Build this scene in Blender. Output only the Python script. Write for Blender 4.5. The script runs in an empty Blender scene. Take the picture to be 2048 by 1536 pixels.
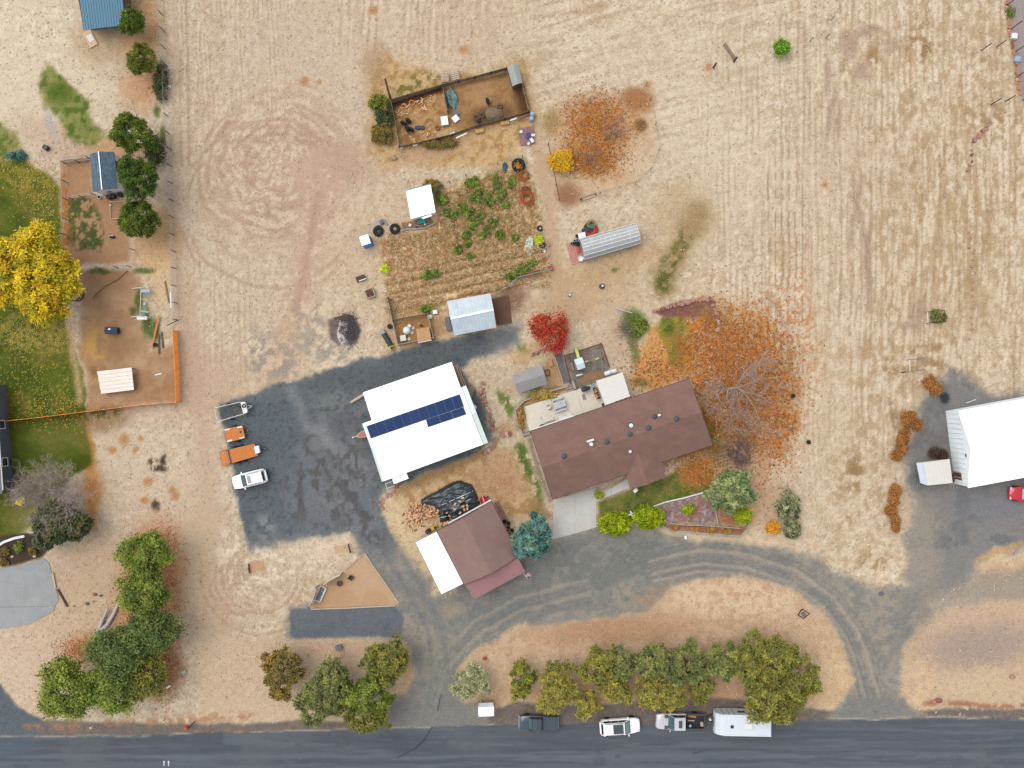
import bpy, bmesh, math, random
import numpy as np
from mathutils import Vector, Matrix
R = math.radians
random.seed(7)
scene = bpy.context.scene
C = scene.collection

# ---------------------------------------------------------------- camera
CAM_H = 115.0            # metres above ground
PPM = 16.0               # photo pixels per metre on the ground (photo is 2048 wide)
cam_d = bpy.data.cameras.new('camera')
cam = bpy.data.objects.new('camera', cam_d)
C.objects.link(cam)
cam.location = (0, 0, CAM_H)
cam.rotation_euler = (0, 0, 0)
cam_d.sensor_width = 36.0
cam_d.lens = 36.0 * CAM_H / 128.0
cam_d.clip_end = 5000
scene.camera = cam

# ---------------------------------------------------------------- sky, sun, exposure
SUN_EL, SUN_AZ = 64.0, 300.0      # high, from the west-north-west; overcast so very soft
w = bpy.data.worlds.new('World'); scene.world = w; w.use_nodes = True
nt = w.node_tree; nt.nodes.clear()
sky = nt.nodes.new('ShaderNodeTexSky'); sky.sky_type = 'NISHITA'; sky.sun_disc = False
sky.sun_elevation = R(SUN_EL); sky.sun_rotation = R(SUN_AZ)
hsv = nt.nodes.new('ShaderNodeHueSaturation'); hsv.inputs['Saturation'].default_value = 0.22
bg = nt.nodes.new('ShaderNodeBackground'); bg.inputs['Strength'].default_value = 0.15
out = nt.nodes.new('ShaderNodeOutputWorld')
nt.links.new(sky.outputs[0], hsv.inputs['Color']); nt.links.new(hsv.outputs[0], bg.inputs[0]); nt.links.new(bg.outputs[0], out.inputs[0])
sd = bpy.data.lights.new('sun', 'SUN'); sd.energy = 0.9; sd.angle = R(45); sd.color = (1.0, 0.96, 0.90)
sun = bpy.data.objects.new('sun', sd); C.objects.link(sun)
_sv = Vector((math.sin(R(SUN_AZ)) * math.cos(R(SUN_EL)), math.cos(R(SUN_AZ)) * math.cos(R(SUN_EL)), math.sin(R(SUN_EL))))
sun.rotation_euler = _sv.to_track_quat('Z', 'Y').to_euler(); sun.location = _sv * 80
scene.view_settings.view_transform = 'Standard'
scene.view_settings.look = 'None'
scene.view_settings.gamma = 1.0
scene.view_settings.exposure = 1.38
scene.view_settings.use_curve_mapping = False
GAIN = 2.2               # photo linear value = albedo * GAIN under this light

# ---------------------------------------------------------------- helpers
def P(u, v, z=0.0):
    """photo pixel (2048 x 1536) of a point known to be at height z -> world point"""
    s = (CAM_H - z) / CAM_H
    return Vector(((u - 1024.0) / PPM * s, (768.0 - v) / PPM * s, z))

def lin(c):
    c = c / 255.0
    return c / 12.92 if c <= 0.04045 else ((c + 0.055) / 1.055) ** 2.4

def S(rgb, k=1.0):
    return tuple(min(0.82, lin(x) / GAIN * k) for x in rgb)

def mat(name, rgb, var=0.10, scale=1.5, rough=0.85, metal=0.0, spec=0.3, bump=0.0, bscale=25.0, k=1.0,
        brick=None, trans=0.0, ior=1.45, alpha=1.0):
    m = bpy.data.materials.get(name)
    if m: return m
    m = bpy.data.materials.new(name); m.use_nodes = True
    t = m.node_tree; b = t.nodes['Principled BSDF']
    c = S(rgb, k)
    b.inputs['Roughness'].default_value = rough
    b.inputs['Metallic'].default_value = metal
    b.inputs['Specular IOR Level'].default_value = spec
    if trans: b.inputs['Transmission Weight'].default_value = trans; b.inputs['IOR'].default_value = ior
    if alpha < 1: b.inputs['Alpha'].default_value = alpha
    tc = t.nodes.new('ShaderNodeTexCoord')
    n = t.nodes.new('ShaderNodeTexNoise'); n.inputs['Scale'].default_value = scale; n.inputs['Detail'].default_value = 6
    n.inputs['Roughness'].default_value = 0.65
    t.links.new(tc.outputs['Object'], n.inputs['Vector'])
    mr = t.nodes.new('ShaderNodeMapRange'); mr.inputs[1].default_value = 0.3; mr.inputs[2].default_value = 0.7
    mr.inputs[3].default_value = 1 - var; mr.inputs[4].default_value = 1 + var
    t.links.new(n.outputs['Fac'], mr.inputs[0])
    mx = t.nodes.new('ShaderNodeMix'); mx.data_type = 'RGBA'; mx.blend_type = 'MULTIPLY'
    mx.inputs[0].default_value = 1.0; mx.inputs[6].default_value = (*c, 1)
    t.links.new(mr.outputs[0], mx.inputs[7])
    col = mx.outputs[2]
    if brick:                                  # fine courses (shingles)
        sx, sy, amt = brick
        bt = t.nodes.new('ShaderNodeTexBrick'); bt.inputs['Scale'].default_value = 1.0
        bt.inputs['Brick Width'].default_value = sx; bt.inputs['Row Height'].default_value = sy
        bt.inputs['Mortar Size'].default_value = 0.012; bt.inputs['Bias'].default_value = 0.0
        bt.inputs['Color1'].default_value = (1 - amt,) * 3 + (1,); bt.inputs['Color2'].default_value = (1 + amt,) * 3 + (1,)
        bt.inputs['Mortar'].default_value = (0.75,) * 3 + (1,)
        t.links.new(tc.outputs['UV'], bt.inputs['Vector'])
        m2 = t.nodes.new('ShaderNodeMix'); m2.data_type = 'RGBA'; m2.blend_type = 'MULTIPLY'; m2.inputs[0].default_value = 1.0
        t.links.new(col, m2.inputs[6]); t.links.new(bt.outputs['Color'], m2.inputs[7]); col = m2.outputs[2]
    t.links.new(col, b.inputs['Base Color'])
    if bump:
        n2 = t.nodes.new('ShaderNodeTexNoise'); n2.inputs['Scale'].default_value = bscale; n2.inputs['Detail'].default_value = 4
        t.links.new(tc.outputs['Object'], n2.inputs['Vector'])
        bp = t.nodes.new('ShaderNodeBump'); bp.inputs['Strength'].default_value = bump; bp.inputs['Distance'].default_value = 0.05
        t.links.new(n2.outputs['Fac'], bp.inputs['Height']); t.links.new(bp.outputs[0], b.inputs['Normal'])
    return m

class MB:
    """collects shapes, builds ONE mesh object"""
    def __init__(s): s.v = []; s.f = []
    def add(s, vs, fs):
        o = len(s.v); s.v += [tuple(x) for x in vs]; s.f += [tuple(i + o for i in f) for f in fs]; return s
    def box(s, c, d, rz=0.0, taper=1.0):
        cx, cy, cz = c; sx, sy, sz = d[0] / 2, d[1] / 2, d[2] / 2
        ca, sa = math.cos(rz), math.sin(rz); vs = []
        for z, k in ((-sz, 1.0), (sz, taper)):
            for x, y in ((-sx, -sy), (sx, -sy), (sx, sy), (-sx, sy)):
                x *= k; y *= k
                vs.append((cx + x * ca - y * sa, cy + x * sa + y * ca, cz + z))
        return s.add(vs, [(3, 2, 1, 0), (4, 5, 6, 7), (0, 1, 5, 4), (1, 2, 6, 5), (2, 3, 7, 6), (3, 0, 4, 7)])
    def bbox(s, c, d, b=0.02, rz=0.0):
        """box with chamfered vertical and top edges"""
        cx, cy, cz = c; sx, sy, sz = d[0] / 2, d[1] / 2, d[2] / 2
        b = min(b, sx * .6, sy * .6, sz * .6)
        ca, sa = math.cos(rz), math.sin(rz); vs = []
        def ring(ix, iy, z, bb):
            o = []
            for x, y in ((-ix + bb, -iy), (ix - bb, -iy), (ix, -iy + bb), (ix, iy - bb), (ix - bb, iy), (-ix + bb, iy), (-ix, iy - bb), (-ix, -iy + bb)):
                o.append((cx + x * ca - y * sa, cy + x * sa + y * ca, cz + z))
            return o
        rs = [ring(sx, sy, -sz, b), ring(sx, sy, sz - b, b), ring(sx - b, sy - b, sz, b)]
        for r in rs: vs += r
        fs = [tuple(range(7, -1, -1)), tuple(range(16, 24))]
        for k in range(2):
            for i in range(8):
                j = (i + 1) % 8; fs.append((k * 8 + i, k * 8 + j, (k + 1) * 8 + j, (k + 1) * 8 + i))
        return s.add(vs, fs)
    def prism(s, poly, z0, z1):
        n = len(poly)
        a = sum(poly[i][0] * poly[(i + 1) % n][1] - poly[(i + 1) % n][0] * poly[i][1] for i in range(n))
        if a < 0: poly = poly[::-1]
        vs = [(p[0], p[1], z0) for p in poly] + [(p[0], p[1], z1) for p in poly]
        fs = [tuple(range(n - 1, -1, -1)), tuple(range(n, 2 * n))] + [(i, (i + 1) % n, n + (i + 1) % n, n + i) for i in range(n)]
        return s.add(vs, fs)
    def slab(s, pts, t):
        """thick sheet: polygon in space extruded straight down by t"""
        pts = [Vector(p) for p in pts]; n = len(pts)
        nz = sum((pts[i].x * pts[(i + 1) % n].y - pts[(i + 1) % n].x * pts[i].y) for i in range(n))
        if nz < 0: pts = pts[::-1]
        vs = pts + [p - Vector((0, 0, t)) for p in pts]
        fs = [tuple(range(n)), tuple(range(2 * n - 1, n - 1, -1))] + [(n + i, n + (i + 1) % n, (i + 1) % n, i) for i in range(n)]
        return s.add(vs, fs)
    def tube(s, p0, p1, r0, r1=None, n=6, cap=True):
        r1 = r0 if r1 is None else r1
        p0 = Vector(p0); p1 = Vector(p1); d = p1 - p0
        if d.length < 1e-6: return s
        q = d.to_track_quat('Z', 'Y'); vs = []
        for p, r in ((p0, r0), (p1, r1)):
            for i in range(n):
                a = 2 * math.pi * i / n
                vs.append(p + q @ Vector((math.cos(a) * r, math.sin(a) * r, 0)))
        fs = [(i, (i + 1) % n, n + (i + 1) % n, n + i) for i in range(n)]
        if cap: fs += [tuple(range(n - 1, -1, -1)), tuple(range(n, 2 * n))]
        return s.add(vs, fs)
    def path(s, pts, r, n=5):
        for a, b in zip(pts[:-1], pts[1:]): s.tube(a, b, r, r, n)
        return s
    def bar(s, p0, p1, wd, ht):
        """rectangular bar between two points (top face up)"""
        p0 = Vector(p0); p1 = Vector(p1); d = (p1 - p0).normalized()
        sdv = Vector((-d.y, d.x, 0)); sdv = sdv.normalized() * wd / 2 if sdv.length > 1e-6 else Vector((wd / 2, 0, 0))
        up = d.cross(sdv).normalized() * ht / 2
        if up.z < 0: up = -up; sdv = -sdv
        vs = []
        for p in (p0, p1):
            vs += [p - sdv - up, p + sdv - up, p + sdv + up, p - sdv + up]
        return s.add(vs, [(0, 1, 2, 3), (7, 6, 5, 4), (0, 4, 5, 1), (1, 5, 6, 2), (2, 6, 7, 3), (3, 7, 4, 0)])
    def lathe(s, prof, c=(0, 0, 0), n=16, axis='z'):
        vs = []; fs = []; m = len(prof)
        for r, z in prof:
            for i in range(n):
                a = 2 * math.pi * i / n
                p = (r * math.cos(a), r * math.sin(a), z)
                if axis == 'x': p = (p[2], p[0], p[1])
                if axis == 'y': p = (p[0], p[2], p[1])
                vs.append((p[0] + c[0], p[1] + c[1], p[2] + c[2]))
        for k in range(m - 1):
            for i in range(n):
                j = (i + 1) % n; fs.append((k * n + i, k * n + j, (k + 1) * n + j, (k + 1) * n + i))
        if prof[0][0] > 1e-4: fs.append(tuple(range(n - 1, -1, -1)))
        if prof[-1][0] > 1e-4: fs.append(tuple((m - 1) * n + i for i in range(n)))
        return s.add(vs, fs)
    def torus(s, c, Rr, r, n=20, m=8, axis='z', sq=1.0):
        vs = []; fs = []
        for i in range(n):
            a = 2 * math.pi * i / n
            for j in range(m):
                b = 2 * math.pi * j / m
                q = (Rr + r * math.cos(b)); p = (q * math.cos(a), q * math.sin(a), r * math.sin(b) * sq)
                if axis == 'x': p = (p[2], p[0], p[1])
                if axis == 'y': p = (p[0], p[2], p[1])
                vs.append((p[0] + c[0], p[1] + c[1], p[2] + c[2]))
        for i in range(n):
            for j in range(m):
                fs.append((i * m + j, ((i + 1) % n) * m + j, ((i + 1) % n) * m + (j + 1) % m, i * m + (j + 1) % m))
        return s.add(vs, fs)
    def blob(s, c, rx, ry, rz, n=10, m=6, jit=0.15, rng=None):
        rng = rng or random; vs = [(c[0], c[1], c[2] - rz)]; fs = []
        for k in range(1, m):
            t = math.pi * k / m
            for i in range(n):
                a = 2 * math.pi * i / n; j = 1 + rng.uniform(-jit, jit)
                vs.append((c[0] + rx * math.sin(t) * math.cos(a) * j, c[1] + ry * math.sin(t) * math.sin(a) * j, c[2] - rz * math.cos(t) * j))
        vs.append((c[0], c[1], c[2] + rz)); L = len(vs) - 1
        for i in range(n):
            fs.append((0, 1 + (i + 1) % n, 1 + i)); fs.append((L, L - n + i, L - n + (i + 1) % n))
        for k in range(m - 2):
            for i in range(n):
                fs.append((1 + k * n + i, 1 + k * n + (i + 1) % n, 1 + (k + 1) * n + (i + 1) % n, 1 + (k + 1) * n + i))
        return s.add(vs, fs)
    def build(s, name, material, parent=None, smooth=False, world=True, kind=None, label=None, uvdir=None):
        me = bpy.data.meshes.new(name)
        off = Vector((0, 0, 0))
        if parent is not None and world:
            p = parent
            while p is not None: off += p.location; p = p.parent
        vs = [(x - off.x, y - off.y, z - off.z) for x, y, z in s.v] if off.length else s.v
        me.from_pydata(vs, [], s.f)
        bm = bmesh.new(); bm.from_mesh(me); bmesh.ops.recalc_face_normals(bm, faces=bm.faces[:])
        if uvdir is not None:            # uv in metres, u along uvdir, v up the slope
            uvl = bm.loops.layers.uv.new('UVMap'); d = Vector(uvdir).normalized()
            for f in bm.faces:
                e = f.normal.cross(d)
                e = e.normalized() if e.length > 1e-4 else Vector((0, 1, 0))
                for l in f.loops: l[uvl].uv = (l.vert.co.dot(d), l.vert.co.dot(e))
        bm.to_mesh(me); bm.free()
        me.materials.append(material)
        if smooth: me.polygons.foreach_set('use_smooth', [True] * len(me.polygons))
        o = bpy.data.objects.new(name, me); C.objects.link(o)
        if parent is not None: o.parent = parent
        if kind: o['kind'] = kind
        if label: o['label'] = label
        return o

def tag(o, label, cat, group=None):
    o['label'] = label; o['category'] = cat
    if group: o['group'] = group
    return o
def thing(name, label, cat, loc=(0, 0, 0), rz=0.0, group=None):
    o = bpy.data.objects.new(name, None); C.objects.link(o)
    o.location = loc; o.rotation_euler = (0, 0, rz); o.empty_display_size = 0.2
    return tag(o, label, cat, group)
def one(name, mb, m, label, cat, group=None, loc=None, rz=0.0, smooth=False):
    """a thing that is a single mesh, its geometry given about its base"""
    o = mb.build(name, m, None, smooth)
    if loc is not None: o.location = loc; o.rotation_euler = (0, 0, rz)
    return tag(o, label, cat, group)
def copy_tree(o, parent=None):
    c = o.copy(); C.objects.link(c)
    if parent is not None: c.parent = parent
    for ch in [x for x in bpy.data.objects if x.parent == o]: copy_tree(ch, c)
    return c
# ================================================================ ground: one continuous surface, cut into its pieces
STEP = 3.0
us = np.arange(-66, 2115, STEP); vs_ = np.arange(-66, 1603, STEP)
NU, NV = len(us), len(vs_)
UU, VV = np.meshgrid(us, vs_); U = UU.ravel().copy(); V = VV.ravel().copy(); N = U.size

def _n2(x, y, seed):
    t = np.random.RandomState(seed).rand(256, 256)
    xi = np.floor(x).astype(np.int64); yi = np.floor(y).astype(np.int64)
    fx = x - xi; fy = y - yi; fx = fx * fx * (3 - 2 * fx); fy = fy * fy * (3 - 2 * fy)
    x0 = xi & 255; x1 = (xi + 1) & 255; y0 = yi & 255; y1 = (yi + 1) & 255
    return (t[y0, x0] * (1 - fx) + t[y0, x1] * fx) * (1 - fy) + (t[y1, x0] * (1 - fx) + t[y1, x1] * fx) * fy
def fbm(x, y, octv=4, seed=0, gain=0.55):
    a = 1.0; s = 0; tot = 0
    for k in range(octv):
        s = s + a * _n2(x * 2 ** k + 17.3 * k, y * 2 ** k + 5.1 * k, seed + k); tot += a; a *= gain
    return s / tot
def sst(a, b, x):
    t = np.clip((x - a) / (b - a), 0, 1); return t * t * (3 - 2 * t)

WU = fbm(U / 45, V / 45, 3, 11) * 2 - 1; WV = fbm(U / 45, V / 45, 3, 23) * 2 - 1
FU = fbm(U / 9, V / 9, 3, 31) * 2 - 1; FV = fbm(U / 9, V / 9, 3, 41) * 2 - 1
NB = fbm(U / 180, V / 180, 4, 51)             # broad
NM = fbm(U / 40, V / 40, 4, 61)               # medium
NF = fbm(U / 11, V / 11, 4, 71)               # fine
NX = fbm(U / 5.0, V / 5.0, 2, 81)             # speckle
col = np.zeros((N, 3)); grain = np.full(N, 0.5); hgt = np.zeros(N); cls = np.zeros(N, dtype=np.int32)
CLASSES = ['ground']

def wco(wob): return U + WU * wob + FU * wob * .45, V + WV * wob + FV * wob * .45
def poly_sd(pts, x, y):
    d = np.full(x.shape, 1e9); ins = np.zeros(x.shape, bool); n = len(pts)
    for i in range(n):
        x0, y0 = pts[i]; x1, y1 = pts[(i + 1) % n]; ex, ey = x1 - x0, y1 - y0
        t = np.clip(((x - x0) * ex + (y - y0) * ey) / (ex * ex + ey * ey + 1e-9), 0, 1)
        d = np.minimum(d, np.hypot(x - x0 - t * ex, y - y0 - t * ey))
        c = (y0 > y) != (y1 > y)
        ins ^= c & (x < (x1 - x0) * (y - y0) / ((y1 - y0) if y1 != y0 else 1e-9) + x0)
    return np.where(ins, d, -d)
def pm(pts, soft=4, wob=5):
    px = np.array(pts); pad = soft * 2 + wob * 2 + 6
    sel = np.nonzero((U > px[:, 0].min() - pad) & (U < px[:, 0].max() + pad) & (V > px[:, 1].min() - pad) & (V < px[:, 1].max() + pad))[0]
    m = np.zeros(N); x, y = wco(wob)
    if len(sel): m[sel] = sst(-soft, soft, poly_sd(pts, x[sel], y[sel]))
    return m
def st(pts, wd, soft=4, wob=4):
    px = np.array(pts); pad = wd + soft * 2 + wob * 2 + 6
    sel = np.nonzero((U > px[:, 0].min() - pad) & (U < px[:, 0].max() + pad) & (V > px[:, 1].min() - pad) & (V < px[:, 1].max() + pad))[0]
    m = np.zeros(N); X, Y = wco(wob); x, y = X[sel], Y[sel]; d = np.full(x.shape, 1e9)
    for (x0, y0), (x1, y1) in zip(pts[:-1], pts[1:]):
        ex, ey = x1 - x0, y1 - y0
        t = np.clip(((x - x0) * ex + (y - y0) * ey) / (ex * ex + ey * ey + 1e-9), 0, 1)
        d = np.minimum(d, np.hypot(x - x0 - t * ex, y - y0 - t * ey))
    m[sel] = sst(wd / 2 + soft, wd / 2 - soft, d); return m
def bl(cx, cy, rx, ry=None, rot=0, soft=.35, wob=8):
    ry = ry or rx; x, y = wco(wob); x = x - cx; y = y - cy; a = math.radians(rot)
    xr = x * math.cos(a) + y * math.sin(a); yr = -x * math.sin(a) + y * math.cos(a)
    return sst(1 + soft, 1 - soft, np.hypot(xr / rx, yr / ry))
def paint(m, rgb, amt=1.0, g=None, h=None):
    global col, grain, hgt
    m = np.clip(m * amt, 0, 1)
    col += (np.array(rgb, float) - col) * m[:, None]
    if g is not None: grain += (g - grain) * m
    if h is not None: hgt += h * m
def zone(name, m, thr=.5):
    if name not in CLASSES: CLASSES.append(name)
    cls[m > thr] = CLASSES.index(name)

# ---- dry field
col[:] = (218, 196, 164)
nbL = sst(.30, .70, NB)
paint(nbL, (208, 184, 152), .7)
paint(sst(900, 300, U) * .8, (208, 188, 164), .7)                     # greyer to the west
ns = fbm(U / 7, V / 70, 4, 91)                                        # north-south mowing streaks
nsw = np.clip(sst(1380, 1560, U) * sst(1050, 760, V) + sst(330, 380, U) * sst(560, 500, U) * sst(330, 200, V) + sst(640, 760, U) * sst(130, 20, V) * sst(1050, 900, U), 0, 1)
paint(sst(.50, .70, ns) * nsw, (186, 157, 124), .6)
paint(sst(.48, .34, ns) * nsw, (231, 214, 188), .55)
xr = U * .985 - V * -.17; yr = U * .17 + V * .985
en = fbm((U + V * .25) / 70, (V + U * .28) / 7, 4, 101)               # streaks to the ENE, top middle
enw = sst(980, 1120, U) * sst(1680, 1520, U) * sst(420, 280, V)
paint(sst(.52, .68, en) * enw, (182, 152, 118), .6)
paint(sst(.46, .32, en) * enw, (234, 219, 194), .6)
# scattered straw and bare spots
paint(sst(.52, .68, NF), (194, 166, 134), .34)
paint(sst(.46, .34, NF), (233, 214, 186), .42)
paint(sst(.62, .80, NX) , (166, 136, 104), .42)
paint(sst(.36, .20, NX), (243, 228, 203), .5)
# curling straw left between turns of the mower
curl = np.abs(fbm(U / 16, V / 16, 3, 111) - .5)
paint(sst(.035, .012, curl) * sst(.4, .55, NM), (170, 141, 110), .28)
# broad tone shifts: pinkish bare, straw pale, tan
for (x_, y_, rx_, ry_, c_, a_) in [(560, 90, 190, 120, (206, 184, 162), .6), (440, 470, 120, 150, (209, 185, 160), .5), (900, 60, 160, 60, (203, 176, 148), .5), (1350, 120, 200, 90, (222, 203, 176), .5), (1450, 330, 130, 120, (221, 202, 174), .6), (1780, 560, 150, 160, (222, 202, 172), .5), (1700, 330, 120, 90, (214, 190, 162), .5), (1650, 850, 110, 130, (218, 194, 163), .5), (1900, 640, 110, 90, (220, 196, 164), .5), (720, 470, 120, 90, (214, 184, 150), .5), (700, 200, 90, 110, (208, 184, 158), .5)]:
    paint(bl(x_, y_, rx_, ry_, 0, .8, 40), c_, a_)
# fine wheel and mower lines running north-south
for per, ph, sd_, wgt in ((11.5, 0.0, 401, sst(1330, 1500, U) * sst(1120, 800, V)), (9.0, 1.3, 411, sst(335, 360, U) * sst(620, 540, U) * sst(300, 180, V)), (14.0, .4, 421, sst(600, 700, U) * sst(1000, 880, U) * sst(150, 60, V)), (12.0, .2, 431, sst(345, 380, U) * sst(540, 470, U) * sst(430, 520, V) * sst(800, 700, V))):
    ln_ = np.cos(2 * np.pi * (U + WU * 4 + (V - 500) * .012 + fbm(V / 260, U / 300, 2, sd_) * 26) / per + ph); gate = sst(.42, .58, fbm(U / 16, V / 120, 3, sd_ + 3))
    paint(sst(.45, .95, ln_) * wgt * gate, (178, 150, 120), .5, h=-.015); paint(sst(.45, .95, -ln_) * wgt * gate, (234, 216, 188), .35)
# brown weedy speckle to the east
ew = sst(1560, 1800, U) * sst(820, 600, V) * .8 + bl(1880, 470, 90, 260, 0, .6) + bl(1720, 950, 70, 190, 8, .6) + bl(1830, 720, 160, 70, 0, .6) + bl(1960, 330, 90, 120, 0, .6)
ew = np.clip(ew, 0, 1)
paint(ew * sst(.53, .62, fbm(U / 10, V / 17, 3, 121)), (172, 141, 101), .5)
paint(bl(1935, 470, 45, 200, 0, .6) * sst(.42, .6, ns), (172, 142, 102), .5)
paint(bl(1850, 480, 40, 150, 4, .6) * sst(.42, .6, ns), (178, 148, 108), .45)
for (x, y, rx, ry) in [(1830, 70, 16, 26), (1855, 85, 10, 34), (1838, 100, 40, 26), (1690, 150, 12, 26), (1720, 60, 30, 18), (1745, 110, 14, 22), (1985, 240, 50, 36), (1950, 120, 20, 10), (1790, 735, 30, 20), (1860, 730, 40, 14), (1830, 700, 16, 8), (1865, 695, 22, 8), (1790, 850, 8, 40), (1710, 930, 14, 40), (1700, 960, 20, 30), (1750, 1130, 30, 24)]:
    paint(bl(x, y, rx, ry, 0, .7, 14) * sst(.44, .58, NF), (152, 120, 78), .65)
for (x, y, rx, ry) in [(1660, 240, 5, 55), (1680, 250, 6, 30), (1655, 150, 8, 40), (1725, 145, 16, 20), (1735, 60, 20, 12), (1780, 92, 8, 18), (1698, 90, 20, 30), (1712, 420, 8, 60), (1740, 480, 6, 50), (1735, 520, 6, 60), (1835, 630, 12, 28), (1815, 655, 26, 8)]:
    paint(bl(x, y, rx, ry, 8, .7, 10), (176, 148, 126), .7)
# drill rows west of the big bare tree and further east
rowp = np.cos(2 * np.pi * (U + WU * 3) / 13.6)
roww = bl(1568, 540, 52, 260, 0, .35, 10)
paint(sst(.55, .95, rowp) * roww * sst(.3, .5, fbm(U / 30, V / 14, 3, 131)), (158, 133, 108), .75, h=-.03)
rowp2 = np.cos(2 * np.pi * (U + WU * 5) / 21.0)
paint(sst(.6, 1, rowp2) * bl(1760, 560, 120, 330, 0, .5, 10) * sst(.4, .6, NM), (170, 140, 106), .6)
paint(st([(1700, 390), (1722, 430), (1735, 500), (1738, 620)], 9, 5, 6), (172, 144, 120), .7)
paint(st([(1536, 590), (1556, 620), (1575, 660), (1580, 720)], 9, 5, 4), (176, 150, 122), .7)
# orange weeds blowing away from the big tree
paint(bl(1560, 740, 60, 180, 8, .8, 14) * sst(.56, .66, NX), (205, 120, 60), .8)
# ---- turning circle and bare tracks
DIRT = (200, 170, 141); DIRT2 = (187, 156, 126); PALE = (231, 210, 180)
rr = np.hypot(U - 545 + WU * 12, (V - 330 + WV * 12) * 1.05); th = np.arctan2(V - 330, U - 545)
ring = fbm(rr / 9.0 + 40 + NM * 2.2, th * 6 + 30 + NM * 2, 4, 141)
cw = bl(555, 345, 175, 160, 0, .55, 30)
paint(cw, (205, 178, 150), .6)
paint(cw * sst(.47, .58, ring), (188, 158, 129), .68, h=-.01)
paint(cw * sst(.46, .38, ring), (231, 210, 181), .45)
for k, (cx_, cy_, r0) in enumerate([(545, 340, 150), (545, 340, 132), (548, 335, 108), (552, 335, 92), (560, 330, 70), (560, 330, 58), (540, 420, 170), (540, 420, 186)]):
    m_ = np.clip(1.3 - np.abs(np.hypot(U - cx_ + WU * 9, (V - cy_ + WV * 9) * 1.1) - r0) / 4.5, 0, 1) * sst(.34, .52, fbm(th * 3 + k, rr / 60, 2, 441 + k)) * sst(720, 640, U)
    paint(m_, (184, 154, 126), .7)
paint(bl(655, 345, 75, 50, -10, .45, 18), DIRT, .95, g=.3)
paint(bl(690, 320, 55, 36, 20, .5, 12), (190, 160, 132), .6, g=.3)
paint(bl(480, 310, 40, 70, 0, .6, 20) * sst(.42, .55, NF), DIRT2, .5)
trk = st([(650, 360), (630, 440), (618, 520), (600, 600), (575, 690), (560, 760)], 58, 26, 16)
paint(trk, DIRT, .9, g=.3)
paint(trk * sst(.40, .30, NF), PALE, .6)
paint(st([(640, 390), (622, 470), (612, 540), (590, 620)], 12, 8, 6), (184, 153, 125), .8)
lane = st([(352, -60), (352, 300), (360, 560), (385, 720), (400, 850), (410, 980), (425, 1120), (440, 1250)], 40, 22, 12)
paint(lane * sst(380, 640, V), DIRT, .85, g=.3)
paint(st([(350, -60), (352, 300), (360, 600), (362, 680)], 10, 7, 5), (202, 172, 146), .6)
paint(st([(372, -60), (374, 120), (378, 330)], 5, 4, 3), (172, 144, 120), .7)
paint(st([(360, 100), (362, 330)], 4, 3, 3), (176, 148, 122), .6)
paint(bl(430, 760, 80, 55, 0, .6, 20), DIRT, .7, g=.35)
paint(bl(400, 1150, 60, 170, -6, .5, 18), (208, 181, 148), .85, g=.3)
paint(bl(470, 1190, 70, 70, 0, .6, 18) * sst(.45, .58, ring + .0), DIRT2, .5)
# sweeping tyre arcs, lower left
for k, r0 in enumerate((40, 52, 64, 76, 90, 104, 118)):
    m = np.clip(1 - np.abs(np.hypot(U - 520 + FU * 5, V - 1150 + FV * 5) - r0) / 4.6, 0, 1) * sst(-.6, .1, (V - 1150) / 60.) * sst(.3, .6, fbm(th * 14, rr / 20, 2, 151 + k))
    paint(m, (182, 150, 120), .7)
paint(bl(545, 1110, 110, 60, -15, .5, 18) * sst(.46, .34, NF), (244, 224, 194), .8)
paint(bl(640, 1085, 80, 34, -20, .5, 12), (226, 203, 171), .7)
paint(bl(250, 930, 130, 110, 0, .6, 22), (217, 194, 164), .6)
paint(bl(210, 1130, 120, 60, -12, .5, 20), (199, 168, 136), .7, g=.3)
paint(bl(170, 1250, 140, 80, 0, .6, 22), (207, 177, 142), .7)
paint(bl(60, 1330, 90, 90, 0, .5, 20), (218, 190, 160), .7)
for (x, y, r) in [(248, 880, 10), (270, 897, 7), (282, 876, 5), (227, 898, 8), (297, 967, 9), (350, 995, 8), (344, 982, 6), (290, 1000, 8), (98, 170, 9), (608, 165, 9), (747, 20, 9), (925, 97, 9), (640, 165, 5), (1648, 370, 6), (1420, 135, 8), (1295, 168, 8)]:
    paint(bl(x, y, r, r, 0, .6, 6), (188, 128, 76), .75)
for (x, y, rx, ry) in [(306, 924, 9, 8), (325, 922, 6, 12), (315, 940, 16, 7), (312, 1012, 10, 9)]:
    paint(bl(x, y, rx, ry, 0, .5, 8) * sst(.35, .55, NF), (72, 54, 46), .9, h=-.04)
# ---- NW yard
paint(pm([(-70, -70), (160, -70), (165, 60), (240, 160), (200, 240), (80, 300), (-70, 300)], 40, 30), (226, 207, 178), .8)
paint(bl(100, 60, 120, 60, 0, .6, 24) * sst(.44, .34, NF), (242, 226, 200), .7)
paint(bl(200, 80, 60, 40, 0, .6, 16), (190, 158, 118), .6)
paint(bl(285, 60, 40, 90, 0, .6, 12), (188, 138, 92), .7)
paint(bl(285, 175, 40, 40, 0, .6, 10), (206, 150, 104), .7)
paint(bl(230, 300, 60, 30, 0, .6, 14), (196, 142, 94), .65)
paint(bl(120, 280, 90, 34, 25, .6, 18), (198, 166, 140), .6)
paint(bl(102, 250, 10, 34, -20, .6, 8), (190, 180, 172), .8)
g1 = pm([(90, 130), (112, 130), (140, 175), (185, 200), (190, 240), (205, 275), (190, 290), (140, 275), (120, 235), (85, 200), (75, 170)], 9, 14)
paint(g1, (120, 128, 58), .85, g=.6); zone('grass_patch', g1)
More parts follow.
